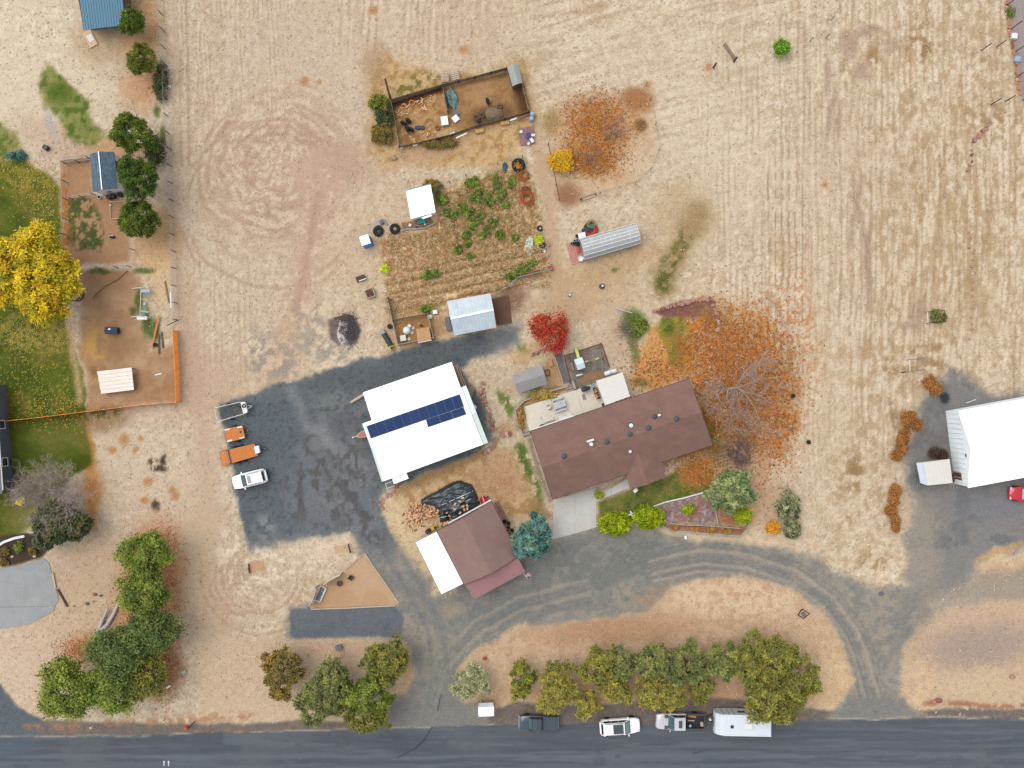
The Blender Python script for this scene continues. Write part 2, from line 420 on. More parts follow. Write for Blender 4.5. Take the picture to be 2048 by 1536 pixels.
paint(g1 * sst(.5, .62, NF), (84, 106, 36), .8); paint(g1 * sst(.42, .32, NF), (158, 146, 82), .7)
paint(g1 * bl(120, 185, 26, 20, 0, .6, 6), (78, 102, 28), .7)
g2 = pm([(-70, 235), (5, 245), (40, 275), (44, 300), (10, 325), (-70, 330)], 8, 10)
paint(g2, (128, 126, 60), .8, g=.6); paint(g2 * sst(.5, .6, NF), (88, 108, 40), .7); zone('grass_patch', g2)
# ---- west lawn
lawn = pm([(-70, 335), (40, 320), (90, 345), (118, 375), (122, 480), (150, 530), (130, 600), (135, 660), (165, 740), (175, 830), (188, 920), (185, 935), (150, 950), (120, 975), (60, 1050), (20, 1080), (-70, 1090)], 6, 7)
paint(lawn, (92, 104, 32), 1, g=.7); zone('lawn', lawn)
paint(lawn * sst(.5, .64, NM), (70, 84, 22), .7); paint(lawn * sst(.46, .34, NM), (112, 106, 46), .75)
paint(lawn * bl(115, 880, 40, 34, 0, .7, 10), (128, 122, 62), .6)
paint(lawn * sst(350, 470, V) * 0 + lawn * bl(60, 350, 90, 40, 0, .6, 12) * sst(.40, .55, NF), (176, 152, 58), .5)
paint(lawn * bl(40, 980, 70, 60, 0, .6, 14), (96, 98, 30), .6)
paint(lawn * bl(50, 1040, 40, 30, 0, .6, 10), (146, 132, 78), .6)
lf = lawn * np.clip(bl(60, 720, 130, 110, 0, .6, 14) + bl(80, 400, 60, 50, 0, .6, 10) + bl(120, 830, 60, 30, 0, .6, 10), 0, 1)
paint(lf * sst(.66, .76, NX), (198, 168, 78), .55)
paint(lf * bl(60, 665, 110, 40, 10, .5, 10) * sst(.42, .5, fbm(U / 6, V / 4, 2, 161)), (206, 172, 98), .45)
paint(st([(175, 830), (188, 930), (170, 950), (185, 1000), (188, 1060)], 9, 5, 4), (204, 142, 84), .8)
paint(bl(185, 985, 20, 50, 0, .6, 8), (198, 132, 70), .8)
paint(bl(205, 840, 50, 26, -8, .5, 10), (150, 118, 82), .7)
paint(bl(195, 825, 46, 14, -6, .5, 10) * sst(.4, .55, NF), (96, 96, 44), .8)
# coop pens, garden and the dirt yard
pen = pm([(122, 318), (185, 315), (185, 390), (245, 400), (262, 420), (262, 520), (225, 530), (150, 530), (125, 490), (122, 400)], 6, 6)
paint(pen, (178, 134, 98), .9, g=.35); zone('dirt_yard', pen)
veg = pm([(135, 400), (180, 395), (200, 430), (208, 470), (205, 505), (160, 505), (135, 480)], 8, 10)
paint(veg * sst(.38, .50, NF), (74, 90, 42), .9, g=.7)
paint(veg * sst(.60, .70, NF), (150, 120, 70), .7)
paint(pm([(124, 340), (134, 340), (136, 490), (124, 490)], 4, 4) * sst(.35, .5, NF), (186, 104, 46), .8)
yard = pm([(150, 545), (270, 540), (285, 560), (280, 640), (300, 700), (350, 690), (354, 800), (180, 820), (172, 740), (160, 700), (165, 600)], 7, 7)
paint(yard, (184, 146, 110), .95, g=.25); zone('dirt_yard', yard)
paint(yard * sst(.5, .64, NM), (168, 130, 96), .6); paint(yard * sst(.44, .32, NM), (202, 166, 130), .6); paint(yard * sst(.6, .7, NF), (160, 122, 88), .4)
paint(yard * bl(235, 690, 36, 30, 0, .6, 10), (150, 112, 78), .7); paint(yard * bl(205, 560, 50, 20, 0, .6, 8), (162, 122, 88), .6)
paint(yard * bl(190, 700, 20, 60, 0, .7, 10) * sst(.4, .55, NF), (206, 160, 84), .8)
paint(yard * bl(190, 740, 20, 14, 0, .7, 8) * sst(.4, .55, NF), (128, 100, 66), .7)
paint(bl(315, 560, 24, 60, 0, .6, 12), (226, 192, 140), .6)
paint(bl(310, 470, 40, 60, 0, .6, 14), (212, 158, 100), .6)
paint(st([(138, 640), (150, 720), (160, 800)], 14, 8, 6), (206, 172, 134), .8)
for (x, y, rx, ry) in [(292, 645, 9, 26), (278, 600, 8, 26), (305, 660, 12, 20), (288, 540, 18, 7), (265, 622, 7, 9), (325, 160, 8, 40), (315, 220, 7, 14), (325, 270, 7, 20), (200, 545, 26, 6)]:
    paint(bl(x, y, rx, ry, 0, .5, 6), (84, 98, 42), .8, g=.8)
# ---- W concrete pad verge, flower bed soil
bed = pm([(-70, 1090), (20, 1070), (50, 1065), (92, 1075), (96, 1100), (80, 1115), (30, 1130), (-70, 1138)], 4, 4)
paint(bed, (80, 64, 54), 1, g=.6); zone('flower_bed', bed)
# ---- grey lane at the top right
ln_ = pm([(2012, -70), (2014, 0), (2024, 70), (2034, 140), (2042, 200), (2060, 230), (2120, 230), (2120, -70)], 4, 3)
paint(ln_, (164, 150, 146), .95, g=.35); zone('gravel_lane', ln_)
paint(st([(2010, -60), (2014, 20), (2026, 90), (2038, 180)], 10, 5, 4), (190, 134, 98), .7)
# ---- fire pit stain
paint(pm([(656, 640), (690, 626), (712, 632), (720, 660), (712, 688), (680, 692), (660, 680)], 4, 5), (104, 96, 92), .85)
paint(bl(690, 662, 12, 24, 10, .5, 5), (214, 204, 200), .8)
paint(bl(620, 640, 34, 26, 40, .6, 16) * sst(.42, .5, NF), (146, 142, 136), .5)
paint(bl(540, 715, 60, 40, 50, .6, 18) * sst(.46, .54, NF), (132, 132, 130), .55)
paint(bl(640, 700, 60, 26, 20, .6, 14) * sst(.46, .54, NF), (150, 146, 138), .6)
# ---- north pens and surroundings
gold = pm([(745, 140), (770, 110), (840, 130), (880, 150), (960, 150), (1045, 118), (1062, 200), (1072, 250), (1020, 330), (900, 330), (760, 330), (740, 290), (735, 230)], 16, 16)
paint(gold, (205, 165, 110), .75, g=.6); paint(gold * sst(.5, .6, NF), (168, 126, 72), .6)
paint(bl(750, 130, 22, 40, 0, .6, 10), (176, 142, 104), .6); paint(bl(830, 165, 50, 16, -12, .6, 8) * sst(.45, .55, NF), (116, 112, 54), .8)
paint(bl(860, 310, 70, 16, -14, .7, 12), (196, 160, 124), .7)
penA = pm([(780, 206), (884, 172), (896, 222), (900, 255), (805, 296)], 4, 3)
penB = pm([(886, 178), (1020, 142), (1050, 170), (1056, 226), (930, 262), (898, 255)], 4, 3)
paint(penA, (176, 134, 86), .95, g=.6); paint(penB, (172, 130, 86), .98, g=.5)
zone('pen_floor', np.maximum(penA, penB))
paint(penA * sst(.5, .62, NF), (140, 98, 58), .6); paint(penB * sst(.55, .66, NF), (150, 108, 68), .5); paint(penA * sst(.66, .76, NX), (226, 196, 156), .7); paint(penA * sst(.44, .34, NF), (200, 160, 110), .6); paint(penB * sst(.46, .36, NM), (192, 150, 106), .6)
paint(penA * st([(782, 208), (884, 176)], 16, 7, 4), (62, 40, 28), .85); paint(penB * st([(1035, 180), (1052, 226)], 24, 10, 5), (88, 60, 38), .85)
paint(penB * bl(985, 230, 45, 20, -15, .6, 8), (96, 72, 52), .7); paint(penB * st([(900, 172), (1010, 148)], 9, 6, 3), (104, 76, 52), .6)
# ---- garden plot
gard = pm([(870, 385), (1050, 318), (1078, 400), (1100, 540), (1010, 590), (900, 615), (790, 640), (770, 560), (755, 480), (850, 460)], 6, 7)
paint(gard, (210, 172, 126), .9, g=.9); zone('garden_plot', gard)
paint(gard * sst(.48, .60, NX), (158, 116, 74), .6); paint(gard * sst(.44, .32, NX), (242, 216, 172), .85)
rowg = np.cos(2 * np.pi * (V + U * .22 + WU * 4) / 19.0)
lowg = gard * sst(505, 535, V + (U - 900) * .22)
paint(lowg * sst(.3, .9, rowg), (158, 112, 68), .7, h=-.06); paint(lowg * sst(.3, .9, -rowg) * sst(.4, .5, NX), (240, 216, 168), .75)
upg = gard * sst(525, 495, V + (U - 900) * .22)
rowc = np.cos(2 * np.pi * (U + V * -.2 + WV * 4) / 24.0)
paint(upg * sst(.5, 1, rowc), (176, 128, 86), .6)
paint(upg * st([(892, 390), (905, 440), (915, 490), (922, 520)], 5, 3, 3), (116, 82, 56), .8)
gv = upg * np.clip(bl(965, 420, 48, 70, 10, .5, 12) + bl(990, 360, 40, 30, 0, .5, 10), 0, 1)
paint(gv * sst(.50, .60, fbm(U / 8, V / 8, 3, 171)), (104, 114, 52), .75); paint(upg * sst(.68, .78, fbm(U / 5, V / 5, 2, 175)), (228, 190, 158), .7); paint(upg * sst(.66, .76, fbm(U / 6, V / 6, 2, 177)), (112, 118, 58), .6)
paint(gv * sst(.58, .68, fbm(U / 7, V / 7, 3, 181)), (66, 82, 44), .7)
paint(upg * bl(850, 530, 60, 40, 0, .7, 12) * sst(.42, .52, NX), (222, 168, 112), .7)
for (x, y, rx, ry) in [(858, 550, 22, 6), (880, 400, 8, 18), (1035, 545, 30, 12), (1060, 525, 16, 10), (850, 615, 30, 6), (935, 488, 8, 8)]:
    paint(bl(x, y, rx, ry, -12, .5, 6), (92, 110, 42), .85)
paint(bl(820, 640, 50, 60, 0, .6, 14), (206, 164, 116), .7)
paint(pm([(788, 648), (856, 628), (870, 680), (800, 692)], 3, 2), (176, 128, 80), .9, g=.3)
paint(bl(880, 650, 22, 26, 0, .6, 8), (190, 146, 100), .7)
paint(bl(1020, 600, 34, 26, -20, .6, 10), (128, 92, 66), .75)
# ---- orchard corner with leaf litter
orch = pm([(1090, 225), (1150, 200), (1300, 178), (1320, 290), (1270, 370), (1160, 410), (1110, 400), (1095, 300)], 14, 12)
paint(orch, (206, 172, 134), .7)
ol = np.clip(bl(1195, 255, 72, 62, 0, .45, 14) + bl(1185, 330, 50, 20, 20, .6, 10), 0, 1)
paint(ol, (188, 136, 92), .65, g=.8); paint(ol * sst(.48, .60, NF), (200, 122, 62), .65); paint(ol * sst(.60, .70, NX), (150, 92, 60), .7)
paint(bl(1275, 200, 32, 22, 0, .5, 8), (168, 112, 70), .85, g=.6); paint(bl(1282, 252, 13, 14, 0, .4, 5), (128, 92, 58), .9, g=.6)
paint(bl(1135, 390, 24, 24, 0, .6, 8), (150, 98, 70), .75); paint(bl(1100, 240, 16, 22, 0, .6, 8), (152, 128, 76), .7)
paint(bl(1260, 320, 46, 30, 0, .7, 14), (214, 192, 160), .6)
path = st([(1072, 250), (1080, 320), (1100, 430), (1112, 560), (1130, 580)], 26, 12, 8)
paint(path, (198, 166, 132), .8, g=.3)
# ---- middle: around the greenhouse and house back yard
paint(bl(1170, 590, 90, 40, 0, .6, 16), (200, 168, 132), .75, g=.4)
paint(bl(1130, 620, 60, 26, 0, .6, 12), (196, 164, 128), .7, g=.3)
paint(bl(1225, 530, 110, 34, -14, .6, 14), (192, 156, 112), .6)
gt = st([(1318, 575), (1340, 530), (1362, 490), (1380, 450), (1400, 420)], 42, 18, 14)
paint(gt, (140, 116, 72), .7); paint(st([(1320, 570), (1345, 520), (1370, 470)], 26, 10, 10) * sst(.36, .52, NF), (96, 98, 42), .9, g=.8)
paint(st([(1347, 520), (1362, 488)], 6, 4, 4), (190, 148, 104), .7)
paint(bl(1370, 420, 60, 60, 30, .7, 20), (178, 146, 104), .45)
paint(bl(1230, 680, 40, 60, 0, .6, 14), (200, 172, 146), .6)
paint(bl(1268, 650, 22, 30, -10, .5, 8), (92, 110, 48), .9, g=.8); paint(bl(1270, 700, 10, 40, 0, .5, 8), (112, 120, 60), .8)
olt = pm([(1290, 690), (1310, 650), (1340, 640), (1360, 640), (1390, 660), (1395, 740), (1320, 780), (1265, 775), (1275, 730)], 9, 9)
paint(olt, (218, 156, 88), .9, g=.6)
lw = pm([(1318, 650), (1330, 638), (1362, 636), (1385, 660), (1392, 700), (1380, 735), (1345, 738), (1338, 700), (1318, 668)], 7, 8)
paint(lw, (118, 124, 50), .95, g=.8); zone('lawn', lw); paint(lw * sst(.5, .62, NF), (72, 94, 24), .8); paint(lw * sst(.42, .32, NF), (184, 140, 60), .7)
paint(bl(1283, 765, 14, 9, 0, .5, 5), (120, 116, 56), .8)
mulch = pm([(1306, 625), (1360, 602), (1424, 598), (1437, 630), (1430, 660), (1400, 655), (1390, 640), (1360, 636), (1330, 636)], 4, 4)
paint(mulch, (128, 86, 76), .95, g=.6); zone('planting_bed', mulch)
paint(mulch * bl(1408, 618, 18, 16, 0, .5, 6) * sst(.4, .5, NF), (146, 128, 96), .7)
# litter under the big bare tree
ob = np.clip(bl(1470, 760, 112, 150, -14, .30, 16) + bl(1525, 800, 55, 110, -12, .4, 12) + bl(1420, 680, 50, 40, 0, .5, 12), 0, 1)
paint(ob * (.55 + .45 * sst(.35, .6, NM)), (190, 140, 90), .75, g=.9)
paint(ob * sst(.46, .60, NF), (214, 124, 48), .85); paint(ob * sst(.60, .70, NX), (120, 84, 62), .75); paint(ob * sst(.46, .34, NM), (150, 112, 56), .55)
paint(bl(1420, 870, 22, 60, -18, .5, 8), (116, 96, 38), .75); paint(bl(1365, 790, 40, 20, 0, .6, 8), (196, 150, 100), .4)
paint(bl(1440, 1000, 60, 80, 0, .6, 10), (198, 140, 92), .5)
strip = st([(1530, 850), (1520, 960), (1505, 1040)], 24, 10, 6); paint(strip, (204, 160, 120), .7)
# front lawn
fl = pm([(1197, 1005), (1260, 978), (1330, 955), (1400, 925), (1426, 940), (1420, 985), (1310, 1012), (1290, 1030), (1197, 1060)], 5, 4)
paint(fl, (108, 116, 52), .97, g=.8); zone('lawn', fl); paint(fl * sst(.5, .62, NF), (86, 102, 38), .7); paint(fl * sst(.44, .34, NF), (142, 130, 70), .7)
olf = np.clip(bl(1395, 945, 36, 30, -15, .5, 8) + bl(1380, 900, 46, 12, -18, .6, 8), 0, 1)
paint(olf, (196, 128, 64), .9, g=.8); paint(olf * sst(.5, .6, NF), (160, 120, 56), .6)
ft = pm([(1312, 1012), (1428, 985), (1440, 1048), (1330, 1043)], 3, 2)
paint(ft, (150, 128, 124), 1, g=1.0); zone('gravel_bed', ft); paint(ft * sst(.56, .66, NX), (196, 176, 168), .8); paint(ft * sst(.55, .62, NF), (168, 110, 90), .6)
pb = pm([(1318, 1046), (1336, 1048), (1488, 1055), (1500, 1040), (1498, 1050), (1482, 1072), (1340, 1062), (1322, 1052)], 3, 2)
paint(pb, (170, 110, 78), .95, g=.7); paint(pm([(1428, 985), (1450, 1000), (1490, 1040), (1480, 1052), (1442, 1048)], 4, 3), (178, 116, 82), .85)
paint(bl(1540, 1010, 30, 60, -14, .6, 8), (202, 164, 130), .6)
# grass strip west of the house, bark strip
gs = st([(1040, 900), (1052, 935), (1068, 980), (1072, 1020)], 26, 8, 6)
paint(gs * sst(.30, .48, NF), (88, 110, 40), .9, g=.8)
paint(st([(1060, 880), (1080, 950), (1100, 1000)], 9, 4, 3), (156, 138, 122), .9)
paint(st([(1068, 1000), (1095, 1030)], 14, 6, 6), (170, 132, 88), .7)
paint(bl(1015, 860, 14, 14, 0, .6, 6), (196, 160, 120), .8)
for (x, y, rx, ry, a) in [(1010, 800, 20, 10, 40), (1020, 820, 7, 16, 0), (1045, 695, 14, 8, 20), (1230, 545, 8, 4, 0)]:
    paint(bl(x, y, rx, ry, a, .5, 8) * sst(.3, .45, NF), (104, 120, 52), .85)
paint(bl(1060, 705, 40, 18, -20, .6, 10), (206, 168, 116), .6); paint(bl(1110, 745, 24, 30, 0, .6, 8), (188, 146, 102), .75)
paint(pm([(1060, 790), (1110, 770), (1140, 775), (1050, 830), (1046, 860), (1036, 850), (1040, 810)], 3, 3), (178, 136, 86), .85, g=.8)
# between shop and garage
yb = pm([(800, 985), (985, 895), (1030, 900), (1060, 960), (1080, 1040), (1030, 1040), (985, 1000), (870, 1050), (835, 1085), (905, 1195), (860, 1160), (800, 1100), (765, 1010)], 8, 7)
paint(yb, (206, 168, 120), .75, g=.6); paint(yb * sst(.5, .6, NF), (168, 124, 78), .6); paint(yb * bl(1000, 960, 50, 40, 0, .6, 12), (188, 144, 108), .7)
paint(st([(800, 980), (880, 945), (960, 905)], 20, 8, 5), (160, 122, 74), .7)
paint(pm([(770, 985), (800, 1000), (870, 1050), (838, 1080), (905, 1192), (880, 1185), (810, 1110), (765, 1015)], 8, 6), (224, 200, 160), .75)
# ---- gravel lot and drives
LOTP = [(436, 808), (470, 800), (560, 770), (720, 718), (850, 690), (1000, 655), (1030, 645), (1036, 685), (960, 712), (920, 735), (960, 800), (985, 860), (988, 880), (960, 900), (800, 970), (775, 975), (762, 1000), (762, 1030), (790, 1090), (850, 1160), (860, 1195), (905, 1192), (930, 1172), (1060, 1110), (1100, 1080), (1200, 1055), (1310, 1060), (1370, 1078), (1480, 1085), (1560, 1100), (1660, 1140), (1760, 1190), (1840, 1180), (1860, 1240), (1800, 1300), (1790, 1350), (1800, 1385), (1835, 1420), (1840, 1436), (1660, 1440), (1690, 1405), (1710, 1360), (1690, 1300), (1650, 1220), (1580, 1175), (1500, 1155), (1400, 1155), (1350, 1170), (1290, 1225), (1180, 1240), (1040, 1250), (960, 1290), (915, 1330), (905, 1370), (915, 1405), (940, 1425), (960, 1452), (770, 1455), (780, 1420), (820, 1380), (828, 1320), (820, 1280), (805, 1272), (582, 1280), (580, 1218), (790, 1212), (800, 1205), (726, 1110), (700, 1060), (640, 1072), (500, 1098), (490, 1060), (470, 985), (462, 930), (445, 850)]
lotc = pm(LOTP, 6, 8); lots = pm(LOTP, 17, 15); kN = sst(1010, 940, U) * sst(1110, 1050, V); lot = lotc * kN + lots * (1 - kN)
paint(lot, (118, 121, 121), .98, g=.55)
lotN = lot * sst(1010, 940, U) * sst(1110, 1050, V)
zone('gravel_lot', lotN); zone('gravel_driveway', lot * (1 - lotN))
paint(lotN * sst(.40, .60, NM), (98, 104, 107), .75)
paint(lotN * pm([(440, 805), (560, 772), (620, 800), (600, 900), (660, 1060), (500, 1095), (470, 980)], 30, 20), (97, 105, 109), .75)
paint(lotN * pm([(560, 770), (850, 690), (1030, 648), (1036, 690), (900, 725), (730, 770), (640, 790)], 14, 10), (96, 102, 104), .75)
paint(lotN * sst(.62, .72, NX), (72, 78, 82), .5)
paint(lot * st([(580, 780), (610, 850), (650, 880), (720, 930)], 20, 12, 10), (138, 140, 140), .7)
wet = lot * np.clip(bl(680, 930, 60, 90, -28, .6, 20) + bl(620, 1000, 50, 60, 0, .6, 20) + bl(715, 1020, 30, 90, -28, .5, 14), 0, 1)
paint(wet, (126, 126, 130), .6); paint(wet * sst(.52, .60, fbm(U / 14, V / 22, 4, 191)), (94, 90, 88), .8)
ringm = np.clip(1 - np.abs(np.hypot(U - 628 + FU * 4, V - 888 + FV * 4) - 18) / 5.0, 0, 1) * sst(25, -10, U - 628); paint(ringm, (90, 84, 78), .7)
for pts in ([(655, 905), (690, 960), (715, 1010), (745, 1060), (760, 1090)], [(640, 925), (672, 985), (700, 1040)], [(600, 935), (605, 1010)]):
    paint(lot * st(pts, 11, 6, 9) * sst(.36, .5, NF), (90, 87, 86), .7, h=-.02)
paint(lot * bl(530, 1055, 20, 26, 0, .5, 10) * sst(.4, .5, NF), (150, 148, 146), .7)
paint(lot * bl(650, 870, 14, 40, -20, .6, 8), (142, 143, 142), .5)
# drive arms: paler, tyre swept
dr = lot * np.clip(sst(1090, 1140, V) + sst(1000, 1060, U) * sst(1000, 1040, V), 0, 1)
paint(dr, (148, 142, 131), .8)
paint(dr * sst(.42, .6, NM), (168, 156, 139), .7)
paint(dr * sst(.50, .62, NF), (122, 122, 117), .4)
paint(dr * pm([(900, 1190), (1060, 1110), (1200, 1060), (1320, 1075), (1340, 1120), (1200, 1190), (1040, 1240), (930, 1260), (880, 1230)], 16, 12) * sst(.42, .52, NM), (116, 120, 116), .7)
def track_lines(pts, offs, wd, rgb, amt):
    for o in offs:
        q = []
        for i in range(len(pts)):
            a = np.array(pts[max(i - 1, 0)], float); b = np.array(pts[min(i + 1, len(pts) - 1)], float); d = (b - a) / np.linalg.norm(b - a)
            q.append((pts[i][0] - d[1] * o, pts[i][1] + d[0] * o))
        paint(lot * st(q, wd, wd * .6, 3), rgb, amt)
arc = [(1300, 1130), (1400, 1108), (1500, 1118), (1590, 1150), (1660, 1200), (1710, 1270), (1735, 1340), (1750, 1400), (1770, 1436)]
track_lines(arc, (-24, -16, 4, 12, 26), 4, (118, 118, 114), .4); track_lines(arc, (-8, 19, 34), 5, (190, 172, 150), .55)
arc2 = [(1180, 1180), (1040, 1215), (960, 1260), (890, 1330), (870, 1400), (860, 1445)]
track_lines(arc2, (-24, -16, 2, 10), 4, (116, 118, 116), .4); track_lines(arc2, (-6, 20), 6, (182, 166, 146), .5)
track_lines([(780, 1100), (830, 1180), (870, 1260), (880, 1340), (860, 1440)], (-14, 14), 9, (108, 114, 118), .4)
paint(dr * bl(905, 1222, 18, 14, 0, .6, 8), (172, 152, 130), .6); paint(dr * bl(890, 1345, 30, 80, 10, .7, 14), (134, 134, 122), .5)
paint(st([(1330, 1060), (1400, 1075), (1500, 1080), (1570, 1090)], 14, 7, 4), (222, 196, 162), .7)
park = pm([(580, 1218), (790, 1213), (808, 1235), (800, 1272), (582, 1279)], 3, 2)
paint(park, (104, 109, 116), .95, g=.5); zone('gravel_parking', park); paint(park * sst(.5, .62, NM), (116, 120, 124), .6)
paint(lot * pm([(1270, 1195), (1370, 1160), (1400, 1180), (1330, 1220), (1290, 1230)], 14, 12), (180, 146, 116), .6)
# islands round the drive
isl = pm([(915, 1335), (960, 1292), (1040, 1252), (1180, 1242), (1290, 1226), (1350, 1172), (1400, 1157), (1500, 1157), (1580, 1177), (1648, 1222), (1688, 1300), (1706, 1360), (1688, 1402), (1655, 1418), (1300, 1400), (1100, 1410), (1000, 1412), (930, 1410)], 6, 6)
paint(isl, (211, 176, 140), .8, g=.55); paint(isl * bl(1470, 1200, 120, 40, 6, .4, 14), (230, 200, 164), .75)
paint(isl * bl(1230, 1260, 160, 26, -4, .6, 14), (184, 138, 104), .65); paint(isl * sst(.5, .64, NF), (188, 150, 116), .35)
paint(isl * bl(1470, 1200, 120, 40, 6, .4, 14) * sst(.54, .66, NF), (206, 164, 126), .4)
paint(isl * bl(1660, 1360, 40, 50, 0, .5, 10), (228, 198, 152), .6); paint(isl * bl(960, 1350, 50, 50, 0, .6, 10), (222, 192, 154), .6)
paint(isl * bl(1320, 1385, 330, 26, 0, .5, 12), (192, 148, 112), .5)
isl2 = pm([(440, 1275), (582, 1283), (806, 1276), (822, 1300), (826, 1340), (815, 1375), (780, 1415), (760, 1440), (400, 1440), (400, 1300)], 8, 8)
paint(isl2, (212, 183, 150), .7); paint(isl2 * bl(690, 1300, 130, 16, 0, .6, 8), (202, 164, 134), .6); paint(isl2 * bl(815, 1340, 10, 60, 0, .5, 4), (212, 164, 122), .7)
paint(bl(300, 1180, 60, 130, 6, .45, 12), (198, 128, 82), .75); paint(bl(320, 1330, 45, 60, 0, .5, 12), (190, 126, 80), .7); paint(bl(170, 1300, 40, 30, 0, .6, 10), (196, 132, 88), .6)
paint(bl(300, 1180, 60, 130, 6, .45, 12) * sst(.62, .70, NX), (222, 170, 120), .7)
# SE apron and bank
east = pm([(1900, 745), (1945, 755), (1980, 790), (2120, 790), (2120, 1090), (1990, 1100), (1960, 1140), (1920, 1175), (1850, 1195), (1810, 1160), (1815, 1100), (1830, 1020), (1815, 960), (1818, 900), (1850, 800)], 15, 14)
paint(east, (134, 131, 128), .95, g=.5); zone('gravel_apron', east); paint(east * sst(.5, .64, NM), (116, 116, 116), .7)
paint(east * bl(1840, 1090, 40, 100, 0, .6, 14), (168, 156, 138), .7); paint(east * bl(1920, 880, 90, 60, 0, .7, 14), (124, 120, 116), .5)
paint(east * bl(1990, 1010, 80, 26, 0, .6, 12), (130, 130, 140), .5)
paint(bl(1888, 798, 10, 11, 0, .3, 4), (52, 56, 62), .9)
paint(pm([(1960, 1130), (2120, 1095), (2120, 1140), (1950, 1180)], 12, 10), (212, 176, 134), .7); paint(bl(2000, 1105, 50, 8, -22, .5, 8), (206, 160, 108), .7)
bank = pm([(1830, 1255), (1900, 1210), (2120, 1160), (2120, 1440), (1840, 1432), (1806, 1385), (1800, 1320)], 10, 9)
paint(bank, (203, 172, 142), .8); paint(bank * bl(1960, 1290, 110, 40, -6, .6, 14), (168, 148, 136), .75); paint(bank * bl(1960, 1370, 100, 34, 0, .6, 14), (214, 190, 154), .6)
paint(bank * bl(1840, 1370, 30, 60, 0, .6, 10) * sst(.45, .55, NF), (228, 196, 150), .6)
paint(pm([(1830, 1190), (1960, 1150), (2120, 1120), (2120, 1180), (1900, 1215), (1840, 1250)], 14, 12), (150, 140, 128), .7)
# playground, patio verge
pg = pm([(1131, 712), (1203, 688), (1218, 735), (1212, 760), (1150, 782), (1140, 770)], 3, 2)
paint(pg, (142, 130, 118), .97, g=.9); zone('playground_gravel', pg); paint(pg * sst(.5, .6, NX), (118, 106, 96), .5)
paint(bl(1190, 755, 24, 10, -18, .5, 5), (180, 134, 90), .7)
pp = pm([(1106, 700), (1122, 695), (1140, 765), (1126, 768)], 2, 1); paint(pp, (118, 116, 118), 1, g=.3); zone('gravel_path', pp)
# sand pit
sand = pm([(620, 1217), (624, 1205), (636, 1172), (690, 1142), (728, 1106), (798, 1205), (790, 1211)], 2, 1)
paint(sand, (203, 168, 132), 1, g=.2); zone('sand_pit', sand); paint(sand * sst(.5, .65, NM), (194, 152, 112), .5)
sm1 = pm([(668, 1092), (698, 1088), (700, 1104), (672, 1108)], 2, 1); paint(sm1, (206, 172, 136), .9, g=.15)
sm2 = pm([(496, 1124), (528, 1118), (531, 1140), (500, 1148)], 2, 1); paint(sm2, (198, 158, 116), .9, g=.15)
# ---- verge and paved road
verge = pm([(-70, 1375), (0, 1372), (30, 1410), (90, 1440), (180, 1444), (300, 1446), (460, 1448), (560, 1442), (770, 1440), (960, 1432), (1030, 1405), (1160, 1410), (1300, 1402), (1430, 1398), (1650, 1420), (1850, 1420), (2120, 1414), (2120, 1450), (-70, 1480)], 5, 5)
verge = verge * (1 - np.clip(lots * 1.3, 0, 1)) * (1 - sst(790, 820, U) * sst(985, 955, U)) * (1 - sst(1690, 1720, U) * sst(1840, 1800, U))
mouth = np.maximum(pm([(780, 1405), (960, 1400), (985, 1460), (755, 1465)], 10, 8), pm([(1705, 1395), (1808, 1395), (1845, 1445), (1670, 1448)], 10, 8)); paint(mouth, (134, 132, 126), .85, g=.5)
paint(verge, (112, 102, 98), .9, g=.7); zone('road_verge', verge)
paint(verge * sst(700, 300, U), (124, 114, 106), .6); paint(verge * sst(.56, .66, NX), (150, 126, 104), .5)
paint(verge * bl(20, 1420, 80, 60, 20, .5, 10), (96, 106, 112), .9)
paint(st([(60, 1452), (180, 1450), (300, 1442), (500, 1430)], 16, 9, 6) * sst(.42, .52, NF), (176, 130, 96), .7)
paint(st([(1850, 1405), (1960, 1412), (2060, 1408)], 9, 5, 5) * sst(.42, .52, NF), (160, 104, 74), .8)
paint(st([(1840, 1420), (1950, 1424), (2100, 1422)], 20, 6, 4) * sst(.70, .78, NX), (240, 226, 206), .8)
road = pm([(-70, 1472), (130, 1472), (300, 1470), (520, 1464), (780, 1456), (960, 1450), (1500, 1446), (1700, 1437), (2120, 1438), (2120, 1610), (-70, 1610)], 3, 2)
paint(road, (97, 101, 107), 1, g=.2); zone('road', road)
wr = WV * 3
def vb(v0, wd): return np.clip(1 - np.abs(V + wr - v0) / wd, 0, 1) * road
paint(vb(1478, 12), (88, 95, 104), .5); paint(vb(1512, 8), (114, 121, 128), .6 ); paint(vb(1500, 5), (84, 91, 99), .5); paint(vb(1524, 4), (80, 86, 94), .5); paint(vb(1535, 7), (106, 112, 119), .4)
paint(road * sst(.5, .62, fbm(U / 120, V / 5, 4, 201)), (110, 117, 124), .5); paint(road * sst(.48, .36, fbm(U / 160, V / 7, 4, 205)), (82, 89, 97), .5)
paint(road * sst(.56, .7, NB), (108, 111, 114), .5); paint(road * sst(.62, .72, NM) * sst(.5, .6, fbm(U / 60, V / 12, 3, 451)), (84, 88, 94), .5)
paint(road * pm([(-70, 1480), (60, 1480), (60, 1512), (-70, 1512)], 12, 10), (86, 104, 118), .5)
edge = st([(-70, 1473), (130, 1472), (300, 1471), (420, 1464), (520, 1463), (780, 1456), (900, 1452), (1030, 1447)], 2.4, 1.8, 3) + st([(1660, 1436), (1760, 1438), (1800, 1434), (2120, 1437)], 3, 2, 3)
paint(edge * sst(.35, .5, NM), (184, 172, 156), .9)
patch = pm([(383, 1465), (447, 1463), (447, 1490), (383, 1491)], 1.5, 1); paint(patch, (84, 90, 97), .7)
